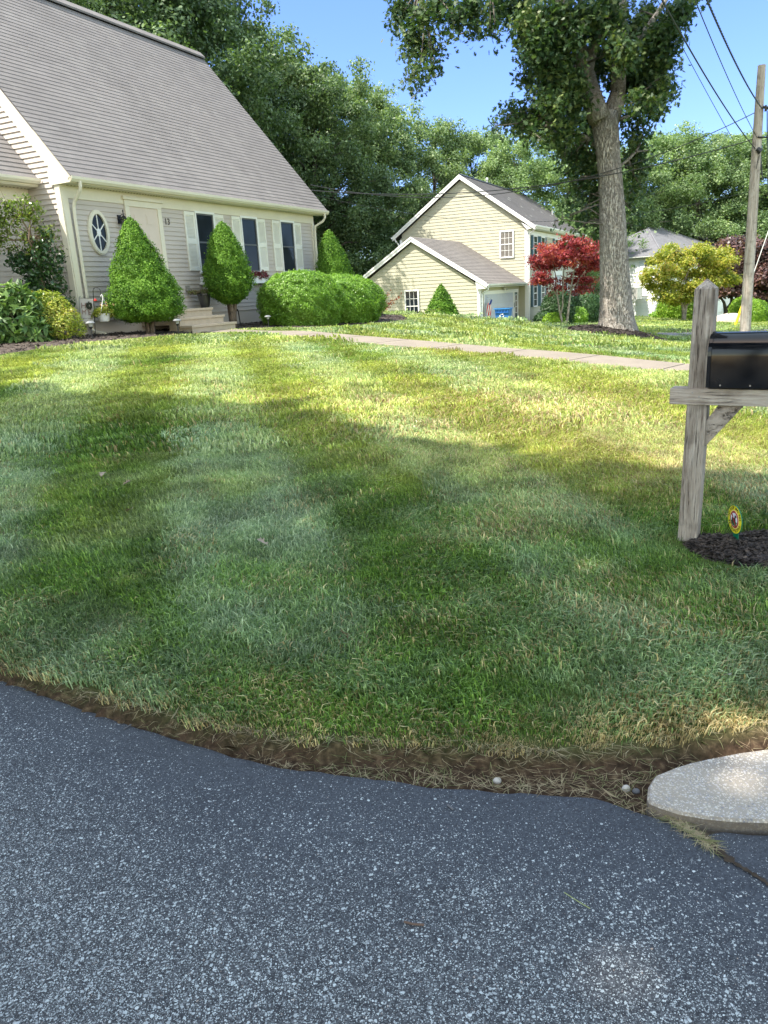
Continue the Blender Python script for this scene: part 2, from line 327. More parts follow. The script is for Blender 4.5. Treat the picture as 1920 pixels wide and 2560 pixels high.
# driveway mesh: everything on the street side of the DRV curve
dx = np.unique(np.round(np.concatenate([np.linspace(-14, -4, 21), np.arange(-4, 3, .035), np.linspace(3, 30, 20)]), 4)); tt = np.linspace(0, 1, 90)**1.6
V = []
jag = vnoise(dx, dx*0, 17, 2)*.008+vnoise(dx, dx*0, 45, 4)*.004
top = polyy(DRV, dx)+jag
for k in tt: V.append(np.stack([dx, top*(1-k)+(-14)*k, np.full(dx.shape, 0.)+(-.008 if k == 0 else 0)], -1))
V = np.concatenate(V); nx = len(dx); i = np.arange(len(tt)-1)[:, None]*nx+np.arange(nx-1)[None]; Fq = np.stack([i, i+nx, i+nx+1, i+1], -1).reshape(-1, 4)
me = npmesh('driveway', V, Fq, 4); ed = np.repeat((top[None]), len(tt), 0).ravel()-V[:, 1]
add_attr(me, 'wear', np.clip((ed-.05)/1.0, 0, 1)); drv = put('driveway', me, asphalt()); tag(drv, kind='structure')
# crack between drive and street apron, filled with grit
cr = [(1758, 2092), (1790, 2125), (1832, 2158), (1870, 2180), (1909, 2204), (1935, 2225)]
cw = [atZ(x, y, .0) for x, y in cr]+[np.array([1.3, 1.2, 0.]), np.array([2.2, .3, 0])]
mb = MB()
for q in range(len(cw)-1):
    a, b = cw[q], cw[q+1]; t_ = nrm(b-a); s_ = np.array([-t_[1], t_[0], 0]); w0 = .012 if q < 2 else .006
    n_ = 5
    for j in range(n_):
        p0 = a+(b-a)*j/n_; p1 = a+(b-a)*(j+1)/n_; r0 = w0*(1+.5*sin((q*n_+j)*2.3)); r1 = w0*(1+.5*sin((q*n_+j+1)*2.3))
        mb.add([p0+s_*r0+[0, 0, .004], p0-s_*r0+[0, 0, .004], p1-s_*r1+[0, 0, .004], p1+s_*r1+[0, 0, .004]], [(0, 1, 2, 3)])
tag(put('driveway_crack', mb, plain('crack_grit', (.05, .038, .028), .95, .1, .5, 30)), kind='structure')

# ------------------------------------------------------------------ walkway
WK = [hh(2.5, 1.25)[:2], (-2.6, 17.1), (-1.2, 15.2), (0, 13.6), (2, 11.4), (3.8, 9.5), (6.3, 7.2), (9.5, 4.6)]
def smooth_path(P, n=14):
    P = [np.array(p, float) for p in P]; Q = [2*P[0]-P[1]]+P+[2*P[-1]-P[-2]]; out = []
    for i in range(1, len(Q)-2):
        for k in range(n):
            t = k/n; out.append(.5*((2*Q[i])+(-Q[i-1]+Q[i+1])*t+(2*Q[i-1]-5*Q[i]+4*Q[i+1]-Q[i+2])*t*t+(-Q[i-1]+3*Q[i]-3*Q[i+1]+Q[i+2])*t**3))
    return np.array(out+[P[-1]])
WP = smooth_path(WK); WT = np.gradient(WP, axis=0); WT /= np.linalg.norm(WT, axis=1)[:, None]; WN = np.stack([-WT[:, 1], WT[:, 0]], -1)
WW = .43
def wkmat():
    t = NT('walk_concrete'); c = t.coord('Position'); n = t.noise(c, 3, 6); g = t.noise(c, 90, 4)
    t.col(t.mix(.35, t.ramp(n, [(.3, (.155, .13, .10)), (.7, (.215, .183, .142))]), t.ramp(g, [(.35, (.12, .095, .078)), (.65, (.28, .24, .2))]))); t.set(Roughness=.9); t.bump(g, .3, .003); return t.m
mb = MB(); seg = 0; acc = 0; start = 0; L = np.r_[0, np.cumsum(np.linalg.norm(np.diff(WP, axis=0), axis=1))]
nslab = int(L[-1]/1.25)
for k in range(nslab):
    a0, a1 = k*1.25+.012, (k+1)*1.25-.012
    ts = np.linspace(a0, a1, 5); px_ = np.interp(ts, L, WP[:, 0]); py_ = np.interp(ts, L, WP[:, 1]); nx_ = np.interp(ts, L, WN[:, 0]); ny_ = np.interp(ts, L, WN[:, 1])
    vs = []
    for x, y, a, b in zip(px_, py_, nx_, ny_):
        z = gz(x, y)+.025
        for sd in (-1, 1): vs += [(x+a*WW*sd, y+b*WW*sd, z), (x+a*WW*sd, y+b*WW*sd, z-.12)]
    fs = []
    for i in range(4):
        q = i*4; fs += [(q, q+4, q+6, q+2), (q, q+1, q+5, q+4), (q+2, q+6, q+7, q+3)]
    fs += [(0, 2, 3, 1), (16, 17, 19, 18)]
    mb.add(vs, fs)
tag(put('front_walkway', mb, wkmat(), recalc=True), kind='structure')
WALKPOLY = np.r_[WP+WN*(WW+.0), (WP-WN*(WW+.0))[::-1]]
# kerb-side concrete slab end in the foreground
sl_px = [(1622, 1990), (1628, 1962), (1645, 1940), (1690, 1920), (1770, 1899), (1850, 1884), (1920, 1873)]
topz = .03
ptop = [atZ(x, y, topz) for x, y in sl_px]+[np.array([2.6, 2.45, topz]), np.array([2.7, 1.95, topz])]+[atZ(x, y, topz) for x, y in ((1920, 2046), (1840, 2046), (1770, 2039), (1700, 2028), (1654, 2014), (1630, 2003))]
mb = MB(); cen = np.mean(ptop, 0); n_ = len(ptop)
fine = []
for i in range(n_):
    a, b = ptop[i], ptop[(i+1) % n_]; m_ = max(1, int(np.linalg.norm(b-a)/.04))
    for k in range(m_): fine.append(a+(b-a)*k/m_)
fine = [p+np.array([vnoise(p[0], p[1], 25, 1)*.004, vnoise(p[0], p[1], 25, 2)*.004, 0]) for p in fine]; n_ = len(fine)
rings = [[p*1. for p in fine], [p+nrm((p-cen)*[1, 1, 0])*.008-[0, 0, .008] for p in fine], [p+nrm((p-cen)*[1, 1, 0])*.012-[0, 0, .075] for p in fine]]
vs = [q for r in rings for q in r]; fs = [tuple(range(n_))]
for r in range(2): fs += [(r*n_+i, r*n_+(i+1) % n_, (r+1)*n_+(i+1) % n_, (r+1)*n_+i) for i in range(n_)]
mb.add(vs, fs); SLAB = [p[:2] for p in fine]
def slabmat():
    t = NT('sidewalk_concrete'); c = t.coord('Position'); n = t.noise(c, 4, 5); col = t.ramp(n, [(.3, (.21, .185, .16)), (.7, (.32, .285, .245))])
    for sc in (110, 190):
        v = t.n('TexVoronoi'); v.inputs['Scale'].default_value = sc; t.l(c, v.inputs['Vector']); s_ = t.n('SeparateColor'); t.l(v.outputs['Color'], s_.inputs[0])
        m = t.math('MULTIPLY', t.math('GREATER_THAN', s_.outputs[0], .45), t.math('LESS_THAN', v.outputs['Distance'], .42))
        col = t.mix(m, col, t.ramp(s_.outputs[1], [(.0, (.16, .16, .18)), (.35, (.42, .40, .40)), (.7, (.50, .47, .42)), (1, (.46, .39, .31))]))
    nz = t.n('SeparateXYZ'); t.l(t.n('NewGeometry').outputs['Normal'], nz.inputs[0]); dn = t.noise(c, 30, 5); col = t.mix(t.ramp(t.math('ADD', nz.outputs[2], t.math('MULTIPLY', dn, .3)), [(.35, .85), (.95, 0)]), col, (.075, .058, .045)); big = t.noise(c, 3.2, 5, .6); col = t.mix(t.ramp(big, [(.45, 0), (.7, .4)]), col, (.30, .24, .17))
    t.col(col); t.set(Roughness=.9); t.bump(t.noise(c, 120, 4), .6, .004); return t.m
tag(put('sidewalk', mb, slabmat()), kind='structure')

# ------------------------------------------------------------------ mulch beds
def mulchmat():
    t = NT('bark_mulch'); c = t.coord('Position'); v = t.n('TexVoronoi'); v.inputs['Scale'].default_value = 34; t.l(c, v.inputs['Vector']); s_ = t.n('SeparateColor'); t.l(v.outputs['Color'], s_.inputs[0])
    g = t.n('NewGeometry').outputs['Random Per Island']; n = t.noise(c, 60, 5)
    f = t.math('ADD', t.math('MULTIPLY', s_.outputs[0], .5), t.math('MULTIPLY', g, .5))
    t.col(t.ramp(t.math('ADD', t.math('MULTIPLY', f, .7), t.math('MULTIPLY', n, .3)), [(.25, (.016, .011, .009)), (.5, (.036, .025, .02)), (.72, (.075, .055, .043)), (.85, (.16, .125, .1))])); t.set(Roughness=.9); t.bump(t.math('ADD', n, s_.outputs[1]), .9, .02); return t.m
MULCH = mulchmat()
BEDS = []
def bed(name, poly, height, label, cell=.12, chips=900, chipsize=.05, dome=None, keepfn=None):
    poly = np.array([p[:2] for p in poly]); BEDS.append(poly)
    x0, y0 = poly.min(0)-.02; x1, y1 = poly.max(0)+.02
    xs = np.arange(x0, x1+cell, cell); ys = np.arange(y0, y1+cell, cell)
    def edge(x, y):
        q = np.stack([x, y], -1); best = np.full(x.shape, 1e9)
        for a, b in zip(poly, np.roll(poly, -1, 0)):
            ab = b-a; t = np.clip(((q-a)@ab)/(ab@ab+1e-9), 0, 1); best = np.minimum(best, np.linalg.norm(q-(a+t[..., None]*ab), axis=-1))
        return best
    def zf(x, y):
        ins = inpoly(poly, x, y); d = np.where(ins, edge(x, y), -edge(x, y))
        h = np.clip((d+.02)/.12, 0, 1)
        z = ground(x, y)-.05+.05*h+height*h+vnoise(x, y, 8, 3)*.012*h
        if dome: z = z+dome[2]*np.clip(1-((x-dome[0])**2+(y-dome[1])**2)/dome[3]**2, 0, 1)**1.1
        return z
    me = gridsheet(name, xs, ys, zf, keep=lambda x, y: inpoly(poly, x, y) | (edge(x, y) < cell*.9))
    n = len(me.vertices); V = np.empty(n*3, np.float32); me.vertices.foreach_get('co', V); V = V.reshape(-1, 3)
    fq = np.empty(len(me.polygons)*4, np.int32); me.loops.foreach_get('vertex_index', fq); fq = fq.reshape(-1, 4)
    cx = RNG.uniform(x0, x1, chips*3); cy = RNG.uniform(y0, y1, chips*3); k = inpoly(poly, cx, cy); cx = cx[k][:chips]; cy = cy[k][:chips]
    cz = zf(cx, cy)+.008; m = len(cx); a = RNG.uniform(0, 2*pi, m); L = chipsize*RNG.uniform(.4, 1.3, m); W = L*RNG.uniform(.12, .35, m); tl = RNG.uniform(-.5, .5, (m, 2))
    U = np.stack([np.cos(a), np.sin(a), tl[:, 0]], -1)*L[:, None]; W_ = np.stack([-np.sin(a), np.cos(a), tl[:, 1]], -1)*W[:, None]; C = np.stack([cx, cy, cz], -1)
    Q = np.stack([C-U-W_, C+U-W_, C+U+W_, C-U+W_], 1).reshape(-1, 3); fq2 = np.arange(m*4).reshape(-1, 4)+n
    me2 = npmesh(name, np.r_[V, Q], np.r_[fq, fq2], 4)
    o = put(name, me2, MULCH); tag(o, label, None, None, 'stuff'); return zf
hp = lambda *q: hit(*q)
ZF_HOUSE = bed('mulch_bed', [hh(-9, -1.25), hh(-9, 1.0), hh(-5, 1.65), hh(-3.4, 1.85), hh(-2, 1.7), hh(-.8, 1.8), hh(.7, 1.85), hh(1.4, 1.6), hh(1.8, 1.15), hh(3.4, 1.15), hh(3.8, 1.55), hh(4.3, 2.3), hh(4.7, 2.75), hh(5.4, 2.75), hh(6.5, 2.75), hh(7.6, 2.9), hh(9.3, 3.0), hh(10.7, 2.5), hh(12.2, 1.6), hh(12.3, -1.5), hh(9.9, -1.5), hh(9.9, -.33), hh(0, -.33), hh(0, -1.25)], .03, 'dark bark mulch bed along the grey house', chips=9000, chipsize=.045)
fr_ = [(1672, 1340), (1680, 1362), (1705, 1385), (1745, 1405), (1800, 1420), (1860, 1430), (1920, 1436)]
bk_ = [(1920, 1322), (1860, 1322), (1800, 1327), (1740, 1327), (1700, 1328)]
ZF_MAIL = bed('mulch_bed', [hit(*q) for q in fr_]+[np.array([2.35, 3.25, 0]), np.array([2.75, 3.5, 0]), np.array([2.8, 3.9, 0]), np.array([2.4, 4.15, 0])]+[hit(*q) for q in bk_], .012, 'black bark mulch ring around the mailbox post', cell=.04, chips=9000, chipsize=.02)
OAKP = atY(1545, 830, 25); OAKX, OAKY = OAKP[0], OAKP[1]
ZF_OAK = bed('mulch_bed', [(OAKX+1.85*cos(a)*(1+.04*sin(3*a)), OAKY+1.8*sin(a)) for a in np.linspace(0, 2*pi, 40)[:-1]], .01, 'dark mulch mound ringing the big oak trunk', cell=.15, chips=5000, chipsize=.05, dome=(OAKX, OAKY, .3, 1.85))

# ------------------------------------------------------------------ house building blocks
def siding(mb, fr, ufun, z0, z1, ex, w, proj=.014):
    z = z0; 
    while z < z1-1e-4:
        zt = min(z+ex, z1); a = ufun(z+1e-4); b = ufun(zt-1e-4)
        if a[1] > a[0]+.01:
            if b[1] <= b[0]: m = (b[0]+b[1])/2; b = (m, m)
            j = proj
            mb.add([fr.P(a[0], w+j, z), fr.P(a[1], w+j, z), fr.P(b[1], w+.002, zt), fr.P(b[0], w+.002, zt), fr.P(a[0], w-.004, z+.001), fr.P(a[1], w-.004, z+.001)], [(0, 1, 2, 3), (4, 5, 1, 0)])
        z = zt
    return mb
def courses(mb, eL, eR, rL, rR, n, th=.011, jit=0):
    eL, eR, rL, rR = [np.array(q, float) for q in (eL, eR, rL, rR)]; nn = nrm(np.cross(eR-eL, rL-eL)); nn = nn if nn[2] > 0 else -nn
    for i in range(n):
        t0, t1 = i/n, (i+1)/n; a0 = eL+(rL-eL)*t0; a1 = eR+(rR-eR)*t0; b0 = eL+(rL-eL)*t1; b1 = eR+(rR-eR)*t1
        mb.add([a0+nn*th, a1+nn*th, b1+nn*.001, b0+nn*.001, a0-nn*.002, a1-nn*.002], [(0, 1, 2, 3), (4, 5, 1, 0)])
    return mb
def sidingmat(name, c, var=.04):
    if name in MATS: return MATS[name]
    t = NT(name); cc = t.coord('Position', scale=(1, 1, 3)); n = t.noise(cc, 1.1, 6); g = t.noise(t.coord('Position', scale=(.6, .6, 14)), 4, 4)
    f = t.mix(.4, n, g); t.col(t.ramp(f, [(.32, tuple(x*(1-var*1.6) for x in c)), (.62, tuple(x*(1+var) for x in c))])); t.set(Roughness=.55); t.b.inputs['Specular IOR Level'].default_value = .35
    MATS[name] = t.m; return t.m
def shinglemat(name, c, spots=0):
    if name in MATS: return MATS[name]
    t = NT(name); P_ = t.coord('Position'); n = t.noise(P_, .55, 5, .6); g = t.noise(P_, 55, 4, .7)
    v = t.n('TexVoronoi'); v.inputs['Scale'].default_value = 3.2; mp = t.coord('Position', scale=(1, 1, 2.6)); t.l(mp, v.inputs['Vector']); s_ = t.n('SeparateColor'); t.l(v.outputs['Color'], s_.inputs[0])
    col = t.ramp(n, [(.3, tuple(x*.80 for x in c)), (.7, tuple(x*1.18 for x in c))]); col = t.mix(.4, col, t.ramp(s_.outputs[0], [(0, tuple(x*.8 for x in c)), (1, tuple(x*1.2 for x in c))]))
    col = t.mix(.35, col, t.ramp(g, [(.3, tuple(x*.55 for x in c)), (.7, tuple(x*1.5 for x in c))]))
    st = t.noise(t.coord('Position', scale=(.8, .8, .25)), 3, 5); col = t.mix(t.ramp(st, [(.5, 0), (.75, .35)]), col, tuple(x*1.5 for x in (c[0], c[1]*1.02, c[2]*.98)))
    if spots:
        sp = t.n('TexVoronoi'); sp.inputs['Scale'].default_value = 1.1; t.l(P_, sp.inputs['Vector']); col = t.mix(t.ramp(sp.outputs['Distance'], [(.10, .75), (.16, 0)]), col, (.36, .37, .34))
    t.col(col); t.set(Roughness=.95); t.b.inputs['Specular IOR Level'].default_value = .15; t.bump(g, .5, .006); MATS[name] = t.m; return t.m
CREAM = plain('cream_trim', (.68, .64, .53), .5, .35, .06, 1.5)
GREY = sidingmat('grey_siding', (.50, .45, .41)); WHITE = plain('white_paint', (.78, .78, .76), .45, .4, .04)
SHUT = plain('shutter_paint', (.74, .73, .66), .5, .35, .05)
CONC = plain('foundation_concrete', (.24, .23, .21), .9, .2, .2, 2.5, .3, 30)
STONE = plain('stone_steps', (.46, .38, .29), .9, .2, .14, 6, .35, 90)
ROOF1 = shinglemat('grey_shingles', (.192, .178, .177))
def glassmat(name, c=(.012, .016, .02), r=.06):
    if name in MATS: return MATS[name]
    t = NT(name); n = t.noise(t.coord('Position'), .8, 3); t.col(t.ramp(n, [(.35, c), (.7, tuple(x*2.2 for x in c))])); t.set(Roughness=r); t.b.inputs['Specular IOR Level'].default_value = .16; MATS[name] = t.m; return t.m
GLASS = glassmat('window_glass'); SCREEN = glassmat('insect_screen', (.012, .018, .024), .25); SASH = plain('dark_sash', (.10, .105, .11), .5)
BLACK = plain('black_metal', (.015, .015, .016), .45, .5, .1)

# ------------------------------------------------------------------ the grey house
hs = thing('house', 'grey clapboard cape house with steep shingle roof and white shutters', 'house', H.P(5, -4, .9))
body = MB().box(H, .02, 9.88, -8.1, -.315, .5, 3.95)
body.prism([H.P(.02, -.33, 3.95), H.P(.02, -8.1, 3.95), H.P(.02, -8.3, 4.0), H.P(.02, -4.19, 8.9), H.P(.02, -.08, 4.0)], HD*9.86)
put('wall', body, GREY, hs)
m = MB(); siding(m, H, lambda z: (.1, 9.8), 1.25, 3.68, .1015, -.312, .02); put('siding', m, GREY, hs)
m = MB(); siding(m, HL, lambda z: (max(.31, (z-4.0)/1.186+.02), min(8.1, 8.36-(z-4.0)/1.186)), 1.25, 8.8, .1015, -.012, .024); put('siding', m, GREY, hs)
m = MB().box(H, .03, 9.87, -8.05, -.325, .3, 1.25); put('foundation', m, CONC, hs)
m = MB().box(H, .0, 9.9, -.312, -.283, 3.68, 3.93)                        # frieze board
m.box(H, .0, .14, -.312, -.270, 1.2, 3.68).box(H, 9.78, 9.905, -.312, -.272, 1.2, 3.68)      # front corner boards
m.box(HL, .29, .43, -.01, .024, 1.2, 3.94); put_each('corner_trim', m, CREAM, hs)
m = MB().box(H, -.02, 10.22, -.31, -.004, 3.925, 3.945); put('soffit', m, CREAM, hs)
def ventmat():
    t = NT('soffit_vent'); c = t.coord('Position', rot=(0, 0, atan2(HD[1], HD[0])*-1)); wv = t.n('TexWave'); wv.inputs['Scale'].default_value = 3.5; t.l(c, wv.inputs['Vector']); t.col(t.ramp(wv.outputs['Fac'], [(.45, (.68, .64, .53)), (.55, (.27, .23, .17))])); return t.m
VENT = ventmat(); m = MB().box(H, .15, 9.8, -.275, -.24, 3.915, 3.926); put('soffit_vent', m, VENT, hs)
rf = MB(); courses(rf, H.P(-.03, .045, 4.05), H.P(10.25, .045, 4.05), H.P(-.03, -4.19, 9.06), H.P(10.25, -4.19, 9.06), 50, .009)
courses(rf, H.P(-.03, -8.42, 4.05), H.P(10.25, -8.42, 4.05), H.P(-.03, -4.19, 9.06), H.P(10.25, -4.19, 9.06), 25)
rf.prism([H.P(-.025, .03, 4.03), H.P(-.025, -4.19, 9.03), H.P(-.025, -8.4, 4.03), H.P(-.025, -8.3, 3.96), H.P(-.025, -4.19, 8.85), H.P(-.025, -.05, 3.95)], HD*10.27)
roof = put('roof', rf, ROOF1, hs, recalc=False)
m = MB(); c0 = H.P(0, -4.19, 9.06)
m.prism([H.P(-.05, -4.02, 8.99), H.P(-.05, -4.19, 9.15), H.P(-.05, -4.36, 8.99), H.P(-.05, -4.36, 8.94), H.P(-.05, -4.19, 9.1), H.P(-.05, -4.02, 8.94)], HD*10.32); put('ridge_cap', m, ROOF1, roof)
m = MB().prism([H.P(-.04, -4.03, 8.92), H.P(-.04, -4.19, 9.09), H.P(-.04, -4.35, 8.92)], HD*10.28); put('ridge_vent', m, BLACK, roof)
m = MB(); e_ = lambda u: 4.02+u*1.186
m.prism([HL.P(-.04, .0, 4.03), HL.P(4.19, .0, 8.98), HL.P(4.19, .0, 8.66), HL.P(.28, .0, 4.02), HL.P(-.04, .0, 3.93)], -HD*.035)
m.prism([HL.P(8.4, .0, 4.03), HL.P(4.19, .0, 8.98), HL.P(4.19, .0, 8.66), HL.P(8.1, .0, 4.02), HL.P(8.4, .0, 3.93)], -HD*.035)
m.prism([HL.P(-.045, .035, 3.93), HL.P(.52, .035, 3.92), HL.P(.52, .035, 4.2), HL.P(.3, .035, 4.28), HL.P(-.045, .035, 4.0)], -HD*.012)
m.prism([HL.P(-.05, .037, 4.03), HL.P(4.19, .037, 8.99), HL.P(4.19, .037, 8.89), HL.P(.0, .037, 3.98)], -HD*.02)
put('rake_board', m, CREAM, hs)
R_ = Fr(H.P(10.22, 0, 0), -HN, HD)
m = MB().prism([R_.P(-.04, .0, 4.03), R_.P(4.19, .0, 8.98), R_.P(4.19, .0, 8.75), R_.P(.2, .0, 3.93), R_.P(-.04, .0, 3.93)], HD*.03); put('rake_board', m, CREAM, hs)
def gutter(m, fr, u0, u1, w, z):
    pr = [(0, .0), (0, -.1), (.06, -.1), (.095, -.05), (.1, .0), (.088, .0), (.085, -.045), (.055, -.088), (.012, -.088), (.012, 0)]
    return m.prism([fr.P(u0, w+a, z+b) for a, b in pr], fr.a*(u1-u0))
m = MB(); gutter(m, H, -.04, 10.26, .0, 4.045); m.box(H, -.03, 10.24, -.012, .0, 3.93, 4.04); put('gutter', m, CREAM, hs)
def spout(m, pts, r=.036): return m.tube(pts, r, 6)
m = MB(); spout(m, [H.P(.2, .05, 3.98), H.P(.2, .05, 3.86), H.P(.2, .02, 3.8), H.P(.2, -.17, 3.6), H.P(.2, -.21, 3.5), H.P(.2, -.225, 3.3), H.P(.2, -.225, 1.1), H.P(.2, -.12, 1.02), H.P(.2, .15, .98)]); put('downspout', m, CREAM, hs)
m = MB(); spout(m, [H.P(10.05, .05, 3.98), H.P(10.05, .05, 3.84), H.P(10.02, -.02, 3.74), H.P(9.84, -.2, 3.6), H.P(9.84, -.225, 3.4), H.P(9.84, -.225, 1.1), H.P(9.84, .05, 1.0)]); put('downspout', m, CREAM, hs)
# garage wing at the left
m = MB().box(H, -9, -.001, -8.2, -1.215, .4, 3.95)
m.prism([H.P(-9, -1.3, 3.95), H.P(-9, -8, 3.95), H.P(-9, -4.5, 7.9)], HD*8.98); siding(m, H, lambda z: (-9, -.01), 1.1, 3.66, .1015, -1.212); put('wing_wall', m, GREY, hs)
m = MB().box(H, -9, -.014, -1.212, -1.185, 3.66, 3.94).box(H, -9, -.0141, -1.21, -.88, 3.925, 3.945); put('wing_trim', m, CREAM, hs)
m = MB(); courses(m, H.P(-9, -.85, 4.08), H.P(-.016, -.85, 4.08), H.P(-9, -4.4, 8.1), H.P(-.016, -4.4, 8.1), 40, .013)
m.prism([H.P(-9, -.87, 4.06), H.P(-9, -4.4, 8.08), H.P(-9, -4.4, 7.9), H.P(-9, -.95, 3.95)], HD*8.984); put('wing_roof', m, ROOF1, hs, recalc=False)
m = MB(); gutter(m, H, -9, -.02, -.86, 4.075); m.box(H, -9, -.018, -.875, -.86, 3.94, 4.06); put('wing_gutter', m, CREAM, hs)
m = MB().box(H, -8, -.1, -1.18, -1.145, 3.915, 3.926); put('soffit_vent', m, VENT, hs)
# front door
m = MB(); D0, D1, DZ0, DZ1 = 1.85, 2.76, 1.56, 3.64
m.box(H, D0-.13, D0, -.3, -.262, DZ0-.12, DZ1).box(H, D1, D1+.13, -.3, -.262, DZ0-.12, DZ1).box(H, D0-.14, D1+.14, -.3, -.258, DZ1, DZ1+.13).box(H, D0-.19, D1+.19, -.3, -.22, DZ1+.13, DZ1+.19).box(H, D0-.17, D1+.17, -.3, -.24, DZ1+.19, DZ1+.21)
m.box(H, D0-.02, D1+.02, -.3, -.24, DZ0-.06, DZ0); casing = put('door_casing', m, CREAM, hs, bevel=.004)
DOOR = plain('door_paint', (.62, .53, .45), .45, .4, .04)
m = MB().box(H, D0, D1, -.3, -.285, DZ0, DZ1)
for a, b in ((D0+.12, (D0+D1)/2-.05), ((D0+D1)/2+.05, D1-.12)):
    for z0, z1 in ((DZ0+.18, DZ0+.75), (DZ0+1.0, DZ0+1.55), (DZ0+1.7, DZ1-.14)):
        m.box(H, a, b, -.285, -.281, z0, z1).box(H, a+.03, b-.03, -.281, -.274, z0+.03, z1-.03)
door = put('front_door', m, DOOR, hs)
m = MB(); m.tube([H.P(D0+.07, -.285, DZ0+.95), H.P(D0+.07, -.225, DZ0+.95)], [.02, .028], 10); put('door_knob', m, plain('brass', (.5, .36, .12), .3, .5, .1, metal=1), door)
# oval window
uo, zo, ra, rb = .85, 3.05, .27, .43
def ellring(m, r0, r1, w0, w1, q0=None, q1=None, n=40):
    vs = []; 
    for k in range(n):
        a = 2*pi*k/n
        for rr, w_ in ((r0, w0), (r0, w1), (r1, w1), (r1, w0)): vs.append(H.P(uo+cos(a)*(ra+rr), w_, zo+sin(a)*(rb+rr)))
    m.add(vs, [(4*k+j, 4*k+(j+1) % 4, 4*((k+1) % n)+(j+1) % 4, 4*((k+1) % n)+j) for k in range(n) for j in range(4)]); return m
m = MB(); ellring(m, -.06, .0, -.3, -.245); ellring(m, -.015, .022, -.3, -.258); ow = put('oval_window', m, CREAM, hs, smooth=False)
m = MB(); n_ = 40; m.add([H.P(uo+cos(2*pi*k/n_)*(ra-.05), -.284, zo+sin(2*pi*k/n_)*(rb-.05)) for k in range(n_)], [tuple(range(n_))]); put('pane', m, GLASS, ow)
m = MB(); m.prism([H.P(uo+cos(2*pi*k/20)*.055, -.283, zo+sin(2*pi*k/20)*.085) for k in range(20)], HN*.012)
for k in range(6):
    a = pi/2+k*pi/3; p0 = np.array([cos(a)*.05, sin(a)*.08]); p1 = np.array([cos(a)*(ra-.05), sin(a)*(rb-.05)]); tdir = nrm(np.array([p1[1]-p0[1], -(p1[0]-p0[0])]))*.011
    m.prism([H.P(uo+p[0]+s*tdir[0], -.2835, zo+p[1]+s*tdir[1]) for p, s in ((p0, -1), (p1, -1), (p1, 1), (p0, 1))], HN*.009)
put('window_bars', m, WHITE, ow)
# double-hung windows with shutters
def shutter(m, fr, u0, u1, z0, z1, w, slats=17):
    r = .045; mid = (z0+z1)/2
    m.box(fr, u0, u0+r, w, w+.03, z0, z1).box(fr, u1-r, u1, w, w+.03, z0, z1)
    for a, b in ((z0, z0+.09), (mid-.06, mid+.06), (z1-.08, z1)): m.box(fr, u0+r, u1-r, w, w+.03, a, b)
    m.box(fr, u0+r, u1-r, w, w+.004, z0+.01, z1-.01)
    for a, b in ((z0+.09, mid-.06), (mid+.06, z1-.08)):
        for i in range(slats):
            z = a+(b-a)*i/slats; h = (b-a)/slats
            m.add([fr.P(u0+r, w+.028, z), fr.P(u1-r, w+.028, z), fr.P(u1-r, w+.006, z+h*.95), fr.P(u0+r, w+.006, z+h*.95), fr.P(u0+r, w+.024, z-.004), fr.P(u1-r, w+.024, z-.004), fr.P(u1-r, w+.004, z+h*.9), fr.P(u0+r, w+.004, z+h*.9)], [(0, 1, 2, 3), (4, 5, 1, 0), (4, 5, 6, 7)])
    return m
for k, (a, b) in enumerate(((4.12, 4.84), (6.03, 6.75), (7.95, 8.67))):
    z0, z1 = 2.26, 3.66; c = .035
    m = MB().box(H, a-.02, a+.02, -.3, -.255, z0, z1).box(H, b-.02, b+.02, -.3, -.255, z0, z1).box(H, a-.03, b+.03, -.3, -.25, z1-.02, z1+.03).box(H, a-.04, b+.04, -.3, -.23, z0-.05, z0)
    wn = put('window', m, WHITE, hs)
    m = MB(); mid = (z0+z1)/2
    for (p, q, w_) in ((z0, mid+.02, -.278), (mid-.02, z1-.02, -.27)):
        m.box(H, a+.02, a+.02+c, -.3, w_, p, q).box(H, b-.02-c, b-.02, -.3, w_, p, q).box(H, a+.02+c, b-.02-c, -.3, w_, p, p+c).box(H, a+.02+c, b-.02-c, -.3, w_, q-c, q)
    put('sash', m, SASH, wn)
    m = MB().box(H, a+.05, b-.05, -.298, -.290, mid+.01, z1-.05); put('pane', m, SCREEN if k else GLASS, wn); m = MB().box(H, a+.05, b-.05, -.298, -.2915, z0+.03, mid-.01); put('pane', m, GLASS, wn)
    for s0, s1 in ((a-.42, a-.035), (b+.035, b+.42)):
        m = MB(); shutter(m, H, s0, s1, z0+.02, z1+.0, -.297); put('shutter', m, SHUT, hs)
